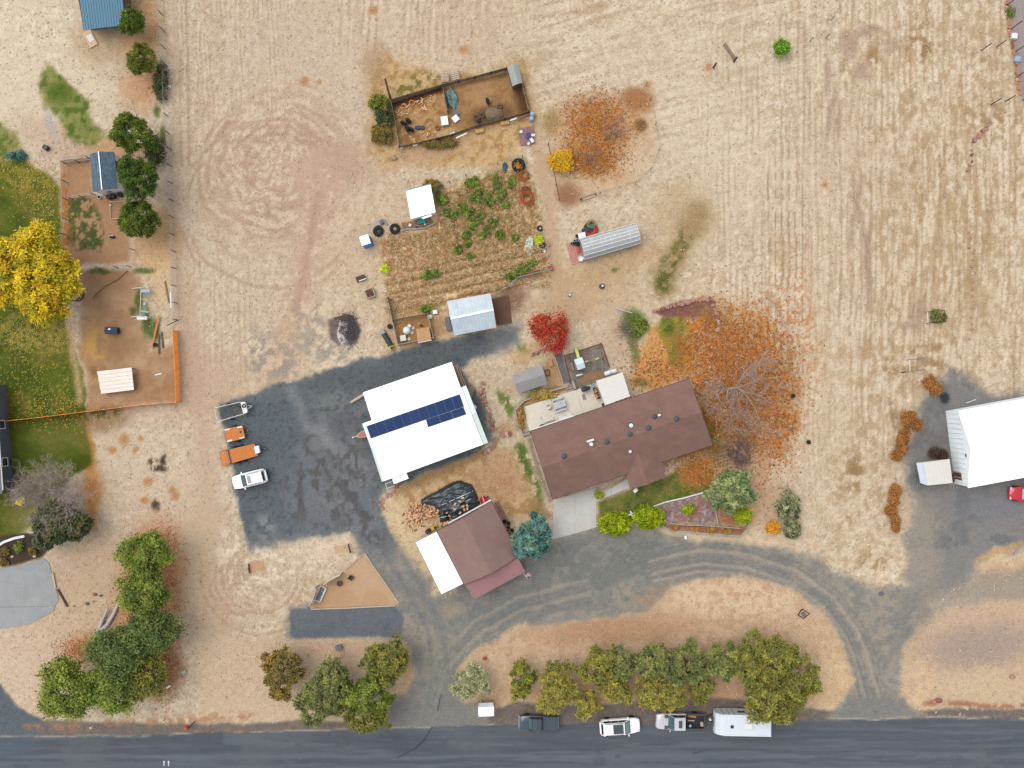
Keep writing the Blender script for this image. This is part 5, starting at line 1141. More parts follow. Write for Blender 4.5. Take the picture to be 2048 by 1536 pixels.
# garden crop plants
rg = random.Random(5); rng = np.random.RandomState(5); GV = [(112, 132, 54), (86, 108, 46), (146, 150, 66), (66, 90, 46)]
gp_ = [(888, 400), (893, 425), (916, 500), (924, 415), (905, 430), (938, 425), (945, 395), (950, 362), (955, 385), (957, 400), (952, 440), (962, 432), (945, 452), (975, 392), (980, 405), (985, 445), (990, 355), (995, 370), (1000, 395), (1022, 365), (1005, 385), (972, 460), (940, 365), (1012, 410), (930, 470), (936, 487), (965, 470), (1000, 470), (1030, 475), (1035, 545), (1050, 540), (1020, 552), (1062, 528), (855, 550), (872, 547), (850, 618), (940, 512), (1078, 478), (770, 537)]
for i, (u, v) in enumerate(gp_):
    yl = (u, v) in ((1078, 478), (770, 537))
    tree('vegetable_plant', ('yellowing leafy plant at the east garden edge' if u > 1000 else 'yellowing leafy plant at the west garden edge') if yl else 'green vegetable plant growing in the ' + ('southern cut rows' if v > 510 else 'dense middle patch' if 935 < u < 1015 and v < 460 else 'west column beside the garden furrow' if u < 935 else 'east half') + ' of the garden', u, v, rg.uniform(5, 9), .45, [(190, 196, 60), (160, 176, 50)] if yl else GV, 'spray', 200 + i, 'yellowing plants at the garden edges' if yl else 'vegetable plants in the garden', trunk=False, cat='plant', nclump=14, dens=.7, leaf=.34)

# ---- litter and dead stalks (nobody could count them)
def scatter(name, label, cat, n, fn, palette, ln, wd, seed, z=.03, upn=1.6, k=1.25):
    r_ = np.random.RandomState(seed); pts = []
    while len(pts) < n:
        u, v = fn(r_); pts.append(P(u, v, 0))
    pos = np.array([tuple(p) for p in pts]); pos[:, 2] = z + r_.rand(n) * z; pc = pal(palette, k)
    o = leaf_mesh(name, pos, unit(r_.normal(size=(n, 3)) * .5 + np.array([0, 0, upn])), r_.normal(size=(n, 3)), ln * (.6 + .8 * r_.rand(n)), wd * (.6 + .8 * r_.rand(n)), pc[r_.randint(0, len(pc), n)] * (.75 + .5 * r_.rand(n))[:, None], kind='stuff')
    o['label'] = label; o['category'] = cat; return o
def gauss(cx, cy, sx, sy): return lambda r: (r.normal(cx, sx), r.normal(cy, sy))
def mixg(*gs): return lambda r: gs[r.randint(len(gs))](r)
ORL = [(214, 128, 54), (222, 146, 72), (194, 112, 52), (160, 102, 62), (200, 158, 100)]
scatter('fallen_leaves', 'orange fallen leaves spread under the huge leafless tree', 'leaves', 10000, mixg(*[gauss(1480, 770, 52, 75)] * 6, *[gauss(1520, 800, 34, 80)] * 4, *[gauss(1445, 700, 34, 40)] * 3, gauss(1398, 940, 32, 22), gauss(1310, 735, 34, 28)), ORL, .26, .17, 1)
scatter('fallen_leaves', 'orange fallen leaves in the orchard corner', 'leaves', 4200, mixg(gauss(1195, 250, 34, 32), gauss(1185, 320, 30, 16)), ORL + [(220, 160, 50)], .24, .16, 2)
scatter('fallen_leaves', 'yellow fallen leaves scattered over the west lawn', 'leaves', 2300, mixg(gauss(60, 700, 55, 60), gauss(85, 400, 28, 40), gauss(50, 665, 50, 18), gauss(110, 820, 40, 20), gauss(40, 350, 40, 18)), [(214, 182, 80), (196, 162, 64), (220, 196, 120)], .17, .12, 3)
scatter('needle_litter', 'rusty needle litter under the south-west clump of trees', 'leaves', 3500, mixg(gauss(330, 1120, 14, 40), gauss(300, 1240, 40, 60), gauss(330, 1340, 14, 36), gauss(170, 1300, 30, 14)), [(206, 140, 92), (190, 116, 70), (226, 170, 124)], .22, .12, 4)
def stalk(r):
    u = r.uniform(770, 1100); k = r.randint(0, 6); v = 535 + k * 19 + r.normal(0, 3.2) - (u - 900) * .22; return (u, v)
def instalk(r):
    while True:
        u, v = stalk(r)
        if v < 640 - (u - 790) * .20 and v > 500 - (u - 900) * .22 and not (885 < u < 1000 and v > 585) and v < 575 + max(0, 60 - (u - 780) * .25): return (u, v)
scatter('dead_corn_stalks', 'bleached dead corn stalks lying in the garden rows', 'stalks', 3800, instalk, [(242, 218, 172), (226, 190, 136), (204, 160, 108)], .75, .07, 5, z=.12, upn=1.0)
def upper(r):
    while True:
        u, v = r.uniform(775, 1085), r.uniform(340, 540)
        if v > 385 - (u - 870) * .37 + 8 and (u > 880 or v > 465) and u < 1045 + (v - 330) * .22: return (u, v)
scatter('garden_straw', 'dry straw and weed stems over the upper garden plot', 'straw', 7500, upper, [(234, 204, 156), (214, 170, 118), (190, 138, 88), (168, 150, 90)], .5, .06, 6, z=.08, upn=1.0)
def fieldr(r):
    while True:
        u, v = r.uniform(-40, 2080), r.uniform(-40, 1400)
        i = int(round((v - vs_[0]) / STEP)) * NU + int(round((u - us[0]) / STEP))
        if cls[i] == 0: return (u, v)
scatter('dry_grass_tufts', 'bleached dry grass stubble across the field', 'grass', 15000, fieldr, [(238, 222, 196), (228, 208, 180), (212, 188, 156)], .32, .10, 7, z=.05, upn=3.0, k=1.15)
# ================================================================ vehicles (local: x forward, z up)
m_tyre = mat('tyre', (34, 35, 38), var=.1, rough=.9); m_rim = mat('alloy_rim', (176, 178, 182), rough=.3, metal=.5, k=1.3); m_lamp = mat('headlamp', (226, 232, 236), rough=.15, spec=.6); m_tail = mat('tail_lamp', (170, 26, 34), rough=.2, spec=.6)
m_shield = mat('windscreen', (84, 116, 120), var=.05, rough=.06, spec=.7); m_trim = mat('black_trim', (30, 32, 36), rough=.5); m_chrome = mat('chrome', (206, 208, 210), rough=.2, metal=.7, k=1.4)
def loft(m, secs):
    """secs: list of rings (same point count), capped"""
    n = len(secs[0]); vs = [p for s_ in secs for p in s_]; fs = []
    for k in range(len(secs) - 1):
        for i in range(n):
            j = (i + 1) % n; fs.append((k * n + i, k * n + j, (k + 1) * n + j, (k + 1) * n + i))
    fs.append(tuple(range(n - 1, -1, -1))); fs.append(tuple((len(secs) - 1) * n + i for i in range(n))); return m.add(vs, fs)
def body_ring(x, hw, z0, z1):
    """rounded body section: sill, flank, shoulder, top"""
    return [(x, -hw * .92, z0), (x, -hw, z0 + (z1 - z0) * .30), (x, -hw, z0 + (z1 - z0) * .72), (x, -hw * .95, z1 - .04), (x, -hw * .80, z1), (x, 0, z1 + .02), (x, hw * .80, z1), (x, hw * .95, z1 - .04), (x, hw, z0 + (z1 - z0) * .72), (x, hw, z0 + (z1 - z0) * .30), (x, hw * .92, z0)]
def panel(pts, off=.012, t=.016):
    """thin plate over 4 points, pushed out along its normal"""
    p = [Vector(q) for q in pts]; n = (p[1] - p[0]).cross(p[3] - p[0]).normalized(); a = [q + n * off for q in p]; b_ = [q + n * (off - t) for q in p]
    return MB().add([tuple(q) for q in a + b_], [(0, 1, 2, 3), (7, 6, 5, 4), (0, 4, 5, 1), (1, 5, 6, 2), (2, 6, 7, 3), (3, 7, 4, 0)])
def lerp4(q, a0, a1, b0, b1):
    f = lambda a, b_: Vector(q[0]).lerp(Vector(q[1]), a).lerp(Vector(q[3]).lerp(Vector(q[2]), a), b_); return [f(a0, b0), f(a1, b0), f(a1, b1), f(a0, b1)]
def wheel(parent, x, y, r, wd):
    s_ = 1 if y > 0 else -1; t_ = MB().lathe([(r * .62, -wd / 2), (r * .93, -wd / 2), (r, -wd * .34), (r, wd * .34), (r * .93, wd / 2), (r * .62, wd / 2)], (x, y, r), 22, 'y')
    o = MB().build('wheel', m_tyre, parent, world=False) if False else t_.build('wheel', m_tyre, parent, world=False, smooth=False)
    MB().lathe([(r * .62, 0), (r * .60, wd * .40 * 1), (r * .25, wd * .46), (0, wd * .40)] if s_ > 0 else [(r * .62, 0), (r * .60, -wd * .40), (r * .25, -wd * .46), (0, -wd * .40)], (x, y, r), 18, 'y').build('rim', m_rim, o, world=False)
def car(name, label, cat, u, v, rz, L, W, Ht, paint, style='suv', group=None, roofm=None, sunroof=None, belt=None):
    o = thing(name, label, cat, P(u, v), rz, group); hw = W / 2; z0 = .30; bz = belt or (1.02 if style != 'sedan' else .86); rh = Ht
    hood = bz * (.97 if style != 'pickup' else 1.0); f = L / 2
    if style == 'suv': xs = [(f, .66, .55, .74), (f - .18, .84, .38, .86), (f - .7, .96, z0, hood - .06), (f - 1.25, 1, z0, hood), (f - 1.6, 1, z0, bz), (-f + .55, 1, z0, bz), (-f + .15, .93, z0 + .05, bz - .02), (-f, .82, .45, bz - .12)]; cb = (f - 1.20, f - 2.0, -f + .42, -f + .12)
    elif style == 'sedan': xs = [(f, .62, .45, .62), (f - .2, .84, .34, .72), (f - .8, .96, z0 - .05, .80), (f - 1.35, 1, z0 - .05, bz), (-f + 1.0, 1, z0 - .05, bz), (-f + .2, .90, .36, .86), (-f, .74, .48, .78)]; cb = (f - 1.30, f - 2.15, -f + 1.35, -f + .55)
    else: xs = [(f, .80, .45, .86), (f - .14, .92, .40, hood - .06), (f - .6, .98, .42, hood), (f - 1.35, 1, .42, bz), (f - L * .60, 1, .42, bz)]; cb = (f - L * .235, f - L * .345, f - L * .57, f - L * .60)
    m = MB(); loft(m, [body_ring(x, hw * k, a, c) for x, k, a, c in xs]); bd = m.build('body', paint, o, world=False, smooth=True)
    md = bd.modifiers.new('edge', 'EDGE_SPLIT'); md.split_angle = R(38)
    x0, x1, x2, x3 = cb; hb = hw * .93; hr = hw * (.78 if style != 'sedan' else .70); zb = bz - .02
    base = [(x0, -hb * .92, zb), (x0, hb * .92, zb), (x3, hb * .95, zb), (x3, -hb * .95, zb)]; top = [(x1, -hr, rh - .04), (x1, hr, rh - .04), (x2, hr, rh - .06), (x2, -hr, rh - .06)]
    mid = (x1 + x2) / 2; c_ = MB(); c_.add(base + top + [(mid, -hr, rh), (mid, hr, rh)], [(0, 1, 5, 4), (2, 3, 7, 6), (0, 4, 8, 7, 3), (1, 2, 6, 9, 5), (4, 5, 9, 8), (8, 9, 6, 7)])
    cab = c_.build('cab', roofm or paint, o, world=False)
    ws = [base[0], base[1], top[1], top[0]]; panel(lerp4(ws, .03, .97, .02, .96), off=.006).build('windscreen_seal', m_trim, cab, world=False); panel(lerp4(ws, .07, .93, .12, .90)).build('windscreen', m_shield, cab, world=False)
    rw = [base[2], base[3], top[3], top[2]]; panel(lerp4(rw, .10, .90, .25, .90)).build('rear_window', m_glass, cab, world=False)
    for sd_ in (-1, 1):
        b0, b1, t0, t1 = (base[0], base[3], top[0], top[3]) if sd_ < 0 else (base[1], base[2], top[1], top[2]); q = [b1, b0, t0, t1] if sd_ < 0 else [b0, b1, t1, t0]
        n = 3 if style == 'suv' else 2
        for i in range(n):
            a0, a1 = .06 + .88 * i / n, .06 + .88 * (i + .93) / n; panel(lerp4(q, a0, a1, .14, .84)).build('side_window', m_glass, cab, world=False)
        mp = (x0 - .25, sd_ * (hw + .10), bz + .06); MB().bbox((mp[0], mp[1], mp[2]), (.14, .24, .16), .03).build('wing_mirror', paint, o, world=False)
        if style == 'suv': MB().bar((x1 - .1, sd_ * hr * .92, rh + .03), (x2 + .2, sd_ * hr * .92, rh + .02), .05, .05).build('roof_rail', m_trim, cab, world=False)
        MB().bbox((f - .16, sd_ * hw * .66, hood - .20), (.26, .34, .14), .04).build('headlight', m_lamp, o, world=False)
        MB().bbox((-f + .10, sd_ * hw * .84, bz - .12), (.16, .22, .24), .03).build('tail_light', m_tail, o, world=False)
    wr = .36 if style != 'pickup' else .39
    for x in (f - L * .19, -f + L * .20):
        for s_ in (-1, 1): wheel(o, x, s_ * (hw - .09), wr, .24)
    if sunroof:
        a, b_, wd, mm = sunroof; MB().box(((a + b_) / 2, 0, rh + .012), (abs(b_ - a), wd, .06)).build('sunroof', mm, cab, world=False)
    MB().bbox((f - .02, 0, .52), (.16, W * .84, .24), .05).build('front_bumper', m_trim if style == 'suv' else (m_chrome if style == 'pickup' else paint), o, world=False)
    MB().bbox((-f + .02, 0, .55), (.16, W * .86, .22), .05).build('rear_bumper', m_trim if style != 'pickup' else m_chrome, o, world=False)
    return o, dict(hw=hw, bz=bz, f=f, x3=x3, rh=rh)
m_carwhite = mat('white_car_paint', (250, 250, 252), var=.01, rough=.18, spec=.5, k=1.3); m_silver = mat('silver_car_paint', (212, 210, 214), var=.02, rough=.25, metal=.2, k=1.15); m_carblack = mat('black_car_paint', (58, 72, 82), var=.04, rough=.16, spec=.6); m_carred = mat('red_car_paint', (214, 26, 48), var=.03, rough=.18, spec=.5)
car('sport_utility_vehicle', 'white SUV with dark sunroof parked alone on the gravel lot', 'SUV', 503, 957, R(180 + 14), 4.35, 1.82, 1.68, m_carwhite, 'suv', sunroof=(.05, -.38, .95, m_glass))
car('sport_utility_vehicle', 'white SUV parked along the road between two pickup trucks', 'SUV', 1238, 1448, R(4), 5.0, 1.95, 1.75, m_carwhite, 'suv', sunroof=(.35, -.9, 1.15, m_glass))
car('hatchback_car', 'red car half out of frame beside the big white barn', 'car', 2049, 987, R(180 - 3), 4.4, 1.8, 1.45, m_carred, 'sedan')
def pickup(label, u, v, rz, L, W, Ht, paint, cover, sunroof=None, hoodpads=False, bedm=None):
    o, d = car('pickup_truck', label, 'pickup', u, v, rz, L, W, Ht, paint, 'pickup', 'pickup trucks parked along the road', sunroof=sunroof)
    hw, bz, f = d['hw'], d['bz'], d['f']; xf = f - L * .605; xr = -f + .04; bm_ = bedm or paint
    for s_ in (-1, 1):
        b_ = MB(); b_.bbox(((xf + xr) / 2, s_ * (hw - .09), .72), (xf - xr, .18, bz - .42 + .22), .05); b_.build('bed_side', bm_, o, world=False)
    MB().bbox((xr + .04, 0, .74), (.10, W - .38, bz - .25), .03).build('tailgate', bm_, o, world=False)
    MB().box(((xf + xr) / 2, 0, .58), (xf - xr - .1, W - .37, .10)).build('bed_floor', m_trim, o, world=False)
    if cover:
        c_ = MB(); c_.bbox(((xf + xr) / 2 + .03, 0, bz + .06), (xf - xr - .06, W - .10, .12), .05); c_.build('bed_cover', paint, o, world=False)
        MB().box((xf + .03, 0, bz + .02), (.09, W - .2, .3)).build('cab_gap', m_trim, o, world=False)
    else: MB().bbox((xf - .12, 0, bz + .0), (.12, W - .4, .3), .03).build('bed_bulkhead', m_trim, o, world=False)
    if hoodpads:
        for s_ in (-1, 1): MB().box((f - L * .195, s_ * hw * .68, bz + .022), (.42, .42, .025)).build('hood_patch', m_glass, o, world=False)
    return o, d
pickup('black pickup truck with a flat covered bed parked on the road', 1077, 1440.5, R(180 - 1), 4.85, 1.78, 1.68, m_carblack, True)
po, pd = pickup('silver pickup truck with an open loaded bed parked before the trailer', 1359, 1438, R(180 - .5), 6.0, 1.98, 1.88, m_silver, False, sunroof=(.42, 0.0, .9, m_glass), hoodpads=True, bedm=mat('bed_grey', (92, 102, 106), rough=.3))
def prop(name, label, cat, parts, group=None):
    """parts: list of (part name, MB, material); the first alone makes a single-mesh thing"""
    if len(parts) == 1: o = parts[0][1].build(name, parts[0][2], None); return tag(o, label, cat, group)
    c_ = [sum(q[i] for q in parts[0][1].v) / len(parts[0][1].v) for i in (0, 1)]; o = thing(name, label, cat, (c_[0], c_[1], min(q[2] for q in parts[0][1].v)), 0, group)
    for n, m, mm in parts: m.build(n, mm, o)
    return o
def at(u, v, z=0): p = P(u, v, z); return (p.x, p.y, z)
bz_ = .63
prop('lumber_piece', 'orange plank lying in the bed of the silver pickup', 'plank', [('p', MB().bar(P(1376, 1431.5, bz_ + .06), P(1392, 1434, bz_ + .06), .22, .05), m_orange)])
prop('lumber_piece', 'short pale board lying across the silver pickup bed', 'plank', [('p', MB().bar(P(1376, 1441, bz_ + .06), P(1389, 1441.5, bz_ + .06), .12, .05), m_palewood)])
prop('cargo_box', 'small tan box at the tailgate of the silver pickup', 'box', [('box', MB().bbox((*P(1403, 1447, bz_).xy, bz_ + .14), (.3, .5, .26), .03, .1), m_newwood), ('lid', MB().box((*P(1403, 1447, bz_).xy, bz_ + .285), (.31, .51, .03), .1), m_palewood)])
prop('spare_tyre', 'spare wheel in the front corner of the silver pickup bed', 'tyre', [('tyre', MB().torus((*P(1380, 1451, bz_).xy, bz_ + .1), .26, .09, 18, 8), m_tyre), ('rim', MB().lathe([(.2, 0), (.18, .08), (0, .06)], (*P(1380, 1451, bz_).xy, bz_ + .06), 14), m_rim)])

# ---- travel trailer
m_rv = mat('trailer_skin', (222, 230, 234), var=.05, scale=.7, rough=.35, k=1.1); T = thing('travel_trailer', 'white travel trailer parked under the olive junipers by the road', 'trailer', P(1476, 1434.5), R(180 - 1))
tl, tw, th_ = 6.75, 2.58, 2.85; f = tl / 2
m = MB(); sec = lambda x, zb, zt, k=1: [(x, -tw / 2 * k, zb), (x, -tw / 2, zb + .3), (x, -tw / 2, zt - .1), (x, -tw / 2 + .09, zt), (x, tw / 2 - .09, zt), (x, tw / 2, zt - .1), (x, tw / 2, zb + .3), (x, tw / 2 * k, zb)]
loft(m, [sec(f, 1.2, 1.9), sec(f - .08, .9, 2.25), sec(f - .55, .55, th_ - .06), sec(f - .9, .5, th_), sec(-f + .1, .5, th_), sec(-f, .55, th_ - .06)]); m.build('body', m_rv, T, world=False)
for i in range(6): MB().box((f - 1.5 - i * 1.0, 0, th_ + .006), (.07, tw - .2, .012)).build('roof_seam', m_white, T, world=False)
for s_ in (-1, 1): MB().bar((f - .9, s_ * (tw / 2 - .07), th_ + .012), (-f, s_ * (tw / 2 - .07), th_ + .012), .12, .03).build('roof_edge', m_white, T, world=False)
rv_ = MB().box((f - 1.95, .15, th_ + .05), (.34, .34, .12)).build('roof_vent', m_trim, T, world=False)
MB().bbox((-.6, 0, th_ + .12), (.9, .7, .24), .06).build('air_conditioner', m_white, T, world=False)
for x in (f - 1.0, f - 1.7, f - 2.3):
    MB().box((x, -tw / 2 - .006, 1.6), (.05, .02, 1.9)).build('side_stripe', m_trim, T, world=False)
MB().box((f - 3.3, -tw / 2 - .012, 1.7), (.9, .03, .6)).build('side_window', m_glass, T, world=False); MB().box((f - 5.3, -tw / 2 - .012, 1.7), (.9, .03, .6)).build('side_window', m_glass, T, world=False); MB().box((f - 3.0, tw / 2 + .012, 1.35), (.7, .03, 1.8)).build('door', m_white, T, world=False)
MB().box((f - .02, 0, 1.62), (.05, 1.2, .4)).build('front_window', m_glass, T, world=False)
hb = MB(); [hb.bar((f - .1, s_ * .55, .5), (f + .95, 0, .5), .09, .1) for s_ in (-1, 1)]; hb.build('tow_frame', m_trim, T, world=False); MB().tube((f + .95, 0, .0), (f + .95, 0, .6), .05).build('jack', m_steel, T, world=False)
MB().lathe([(.14, 0), (.15, .1), (.15, .42), (.05, .5), (0, .5)], (f + .28, 0.05, .55), 14).build('gas_bottle', m_white, T, world=False, smooth=True)
for x in (-.1, -1.0):
    for s_ in (-1, 1): wheel(T, x, s_ * (tw / 2 - .14), .35, .22)
# ---- utility trailers on the lot
def flatbed(label, c4, z, deckm, nplank, tongue, wheels, extra=None):
    q = [P(u, v, z) for u, v in c4]; ctr = sum(q, Vector()) / 4; o = thing('utility_trailer', label, 'trailer', xy(ctr), 0, 'utility trailers on the gravel lot')
    ex = (q[1] - q[0]).normalized(); ey = (q[3] - q[0]).normalized(); fr = MB()
    for a, b_ in ((q[0], q[1]), (q[3], q[2]), (q[0], q[3]), (q[1], q[2])): fr.bar(a - Vector((0, 0, .08)), b_ - Vector((0, 0, .08)), .07, .10)
    fr.build('frame', m_trim if deckm else m_steel, o)
    if deckm:
        for i in range(nplank):
            a, b_ = (i + .04) / nplank, (i + .96) / nplank; MB().slab([q[0].lerp(q[3], a), q[1].lerp(q[2], a), q[1].lerp(q[2], b_), q[0].lerp(q[3], b_)], .04).build('deck_plank', deckm, o)
    tip = P(*tongue, .45); mid = (q[1] + q[2]) / 2; tg = MB(); [tg.bar(mid + ey * s_ * .5 - Vector((0, 0, .1)), tip, .07, .09) for s_ in (-1, 1)]; tg.build('tow_frame', m_trim if deckm else m_steel, o); MB().tube((tip.x, tip.y, 0), (tip.x, tip.y, .7), .045).build('jack', m_steel, o)
    for k in wheels:
        for s_, a, b_ in ((1, q[0], q[1]), (-1, q[3], q[2])):
            p = a.lerp(b_, k) + ey * (-.16 * s_); t_ = MB().lathe([(.18, -.09), (.29, -.09), (.31, -.05), (.31, .05), (.29, .09), (.18, .09)], (0, 0, 0), 18, 'y'); wo = t_.build('wheel', m_tyre, o, world=False); wo.location = (p.x - ctr.x, p.y - ctr.y, .31); wo.rotation_euler = (0, 0, math.atan2(ex.y, ex.x))
            r_ = MB().lathe([(.18, -.06), (.16, .06), (0, .05)], (0, 0, 0), 14, 'y').build('rim', m_rim, wo, world=False)
    return o, q, ex, ey
o, q, ex, ey = flatbed('open aluminium frame trailer with a white front box on the lot', [(430, 816), (481, 804), (487, 828), (437, 843)], .62, None, 0, (504, 812), (.5,))
for k in (.18, .52, .80): MB().bar(q[0].lerp(q[1], k) - Vector((0, 0, .1)), q[3].lerp(q[2], k) - Vector((0, 0, .1)), .06, .06).build('cross_member', m_rust, o)
for a, b_ in ((q[0], q[1]), (q[3], q[2]), (q[0], q[3])):
    MB().bar(a + Vector((0, 0, .32)), b_ + Vector((0, 0, .32)), .08, .08).build('side_rail', m_steel, o)
    for k in (0.02, .5, .98): p = a.lerp(b_, k); MB().box((p.x, p.y, p.z + .13), (.06, .06, .36)).build('rail_post', m_steel, o)
cb_ = [P(481, 804, .9), P(490, 804, .9), P(495, 824, .9), P(487, 828, .9)]; bx = MB().prism([(p.x, p.y) for p in cb_], .5, .95).build('front_box', m_white, o); c_ = sum(cb_, Vector()) / 4; MB().torus((c_.x, c_.y + .2, 1.02), .19, .07, 18, 8).build('spare_tyre', m_tyre, bx)
o, q, ex, ey = flatbed('small orange decked trailer with white corner pads', [(448, 858), (485, 851), (490, 876), (454, 885)], .6, m_orange, 9, (496, 861), (.52,))
for (a, b_, c0, c1) in ((0.02, .30, .03, .13), (.70, .97, .03, .13), (.02, .30, .87, .97), (.70, .97, .87, .97)):
    f_ = lambda x, y: q[0].lerp(q[1], x).lerp(q[3].lerp(q[2], x), y) + Vector((0, 0, .025)); MB().slab([f_(a, c0), f_(b_, c0), f_(b_, c1), f_(a, c1)], .02).build('corner_pad', m_white, o)
p = q[0].lerp(q[2], .6); MB().lathe([(.08, 0), (.10, .12), (.03, .16), (0, .16)], (p.x + .5, p.y + .3, .61), 10).build('winch', m_trim, o)
o, q, ex, ey = flatbed('long orange planked trailer with rear ramp section', [(439, 904), (509, 887), (516, 911), (445, 932)], .65, m_orange, 10, (531, 897), (.42, .58))
f_ = lambda x, y: q[0].lerp(q[1], x).lerp(q[3].lerp(q[2], x), y) + Vector((0, 0, .03)); MB().slab([f_(.19, .01), f_(.27, .01), f_(.27, .99), f_(.19, .99)], .06).build('ramp_hinge', m_rust, o); MB().bar(f_(.215, .05) + Vector((0, 0, .04)), f_(.215, .95) + Vector((0, 0, .04)), .05, .05).build('ramp_bar', m_steel, o)
b4 = [P(508, 893, .95), P(517, 891, .95), P(520, 905, .95), P(511, 908, .95)]; MB().prism([(p.x, p.y) for p in b4], .55, .98).build('front_box', m_white, o)
# ================================================================ fences and yard structures
def post_fence(name, label, pts, h, m, wires=(0.3, .7, 1.0), wirem=None, r=.05, step=None, cat='fence', wr=.012, px_base=True):
    ps = [P(*p) for p in pts]; o = thing(name, label, cat, ps[0])
    if step:
        q = []
        for a, b_ in zip(ps[:-1], ps[1:]):
            n = max(1, int(round((b_ - a).length / step))); q += [a.lerp(b_, i / n) for i in range(n)]
        ps = q + [ps[-1]]
    for p in ps: MB().tube((p.x, p.y, -.1), (p.x, p.y, h), r, r * .9, 7).build('post', m, o)
    if wires:
        wm = wirem or m_steel
        for k in wires: MB().path([Vector((p.x, p.y, h * k * .97)) for p in ps], wr, 4).build('wire', wm, o)
    return o, ps
def board_fence(name, label, pts, h, m, boards=5, postm=None, step=2.4, cat='fence', gap=.12, pm2=None, t=.03):
    ps = [P(*p) for p in pts]; o = thing(name, label, cat, ps[0])
    for a, b_ in zip(ps[:-1], ps[1:]):
        L = (b_ - a).length; n = max(1, int(round(L / step)))
        for i in range(n):
            p0, p1 = a.lerp(b_, i / n), a.lerp(b_, (i + 1) / n); d = (p1 - p0).normalized()
            MB().box((p0.x, p0.y, h / 2), (.1, .1, h + .1), math.atan2(d.y, d.x)).build('post', postm or m, o)
            for k in range(boards):
                z = h * (k + .5) / boards; MB().bar(p0 + d * .055 + Vector((0, 0, z)), p1 - d * .055 + Vector((0, 0, z)), t, h / boards * (1 - gap)).build('board', (pm2 if pm2 and i >= n * .6 else m), o)
    p = ps[-1]; MB().box((p.x, p.y, h / 2), (.1, .1, h + .1)).build('post', postm or m, o); return o
m_fenceo = mat('fence_orange', (232, 140, 66), var=.14, scale=3, k=1.7); m_postd = mat('dark_post', (74, 60, 52), var=.2); m_wire = mat('fence_wire', (196, 186, 174), rough=.4, metal=.3)
post_fence('wire_fence', 'long post and wire fence between the west yards and the field', [(323, -40), (324, 0), (325, 30), (328, 62), (330, 97), (332, 130), (334, 165), (334, 199), (335, 232), (339, 268), (342, 299), (343, 333), (344, 367), (346, 402), (347, 435), (348, 470), (350, 503), (351, 537), (351, 572), (353, 606), (355, 640)], 1.5, m_postd, (.25, .5, .75, 1.0), m_wire, .055, wr=.022)
MB_ = MB().bar(P(341, 584, 1.35), P(342, 616, 1.35), .14, .03); prop('loose_board', 'white board lying along the top of the wire fence', 'board', [('b', MB_, m_white)])
prop('gate_bar', 'dark diagonal brace pole at the end of the wire fence', 'pole', [('b', MB().tube(P(355, 640, .1), P(333, 652, .9), .05), m_postd)])
board_fence('plank_fence', 'orange stained plank fence at the east side of the dirt yard', [(354, 662), (357, 704), (359, 738), (361, 803)], 1.65, m_fenceo, 4, m_fenceo, 2.2, pm2=mat('fresh_plank', (240, 180, 120), var=.08, scale=3, k=1.7))
board_fence('plank_fence', 'long orange plank fence running west across the lawn', [(360, 804), (285, 810), (185, 822), (90, 834), (-40, 848)], 1.6, m_fenceo, 4, m_fenceo, 2.4)
# coop run: rails and posts
post_fence('coop_fence', 'wooden fence around the dirt run west of the coop', [(182, 318), (160, 326), (133, 328), (134, 365), (136, 400), (136, 440), (132, 470), (131, 500)], 1.5, m_postd, (.5, 1.0), m_wood, .05, wr=.04)
post_fence('coop_fence', 'pale rail fence south of the coop run', [(190, 390), (165, 394), (146, 398)], 1.3, m_postd, (.5, 1.0), m_palewood, .05, wr=.05)
post_fence('coop_fence', 'wire fence between the coop garden and the dirt yard', [(155, 540), (200, 537), (235, 535), (262, 534), (268, 500), (272, 470)], 1.4, m_postd, (.35, .7, 1.0), m_wire, .05, wr=.02)
lb = [(122, 338), (124, 420), (126, 500)]
prop('garden_surround', 'pale wooden frame on the ground south of the coop', 'frame', [('side', MB().bar(P(220, 404, .08), P(250, 402, .08), .08, .1), m_newwood), ('side', MB().bar(P(220, 404, .08), P(221, 438, .08), .08, .1), m_newwood), ('side', MB().bar(P(221, 438, .08), P(252, 436, .08), .08, .1), m_newwood)])
lm_ = [(122, 319, 178, 314), (128, 326, 182, 319), (140, 324, 176, 318)]
for i, (a, b_, c_, d_) in enumerate(lm_): prop('fallen_rail', ['upper', 'lower', 'middle'][i] + ' of three weathered rails stacked north of the coop run', 'rail', [('r', MB().bar(P(a, b_, .3), P(c_, d_, .3), .1, .08), m_wood if i else m_palewood)])
# pens in the north
m_penboard = mat('pen_board', (134, 112, 92), var=.3, scale=3); 
board_fence('pen_fence', 'weathered board fence along the west side of the animal pen', [(783, 204), (791, 240), (800, 296)], 1.1, m_wood, 3, m_postd, 2.0)
board_fence('pen_fence', 'dark board fence along the north side of the animal pen', [(783, 204), (885, 174), (950, 158), (1015, 140)], 1.1, m_penboard, 4, m_postd, 2.3)
board_fence('pen_fence', 'pale rail fence on the east side of the animal pen', [(1043, 170), (1050, 196), (1058, 226)], 1.1, m_wood, 3, m_postd, 2.0)
board_fence('pen_fence', 'patched board fence along the south side of the animal pen', [(800, 296), (850, 286), (905, 272), (960, 252), (1010, 240), (1058, 226)], 1.0, m_penboard, 3, m_postd, 2.3)
board_fence('pen_fence', 'dividing board fence inside the animal pen', [(886, 175), (891, 200), (896, 226)], 1.0, m_wood, 3, m_postd, 1.8)
prop('gate_post', 'tall rusty leaning post north-west of the animal pen', 'post', [('p', MB().tube(P(781, 198, 0), P(770, 157, 2.4), .13, .12, 8), m_rust)])
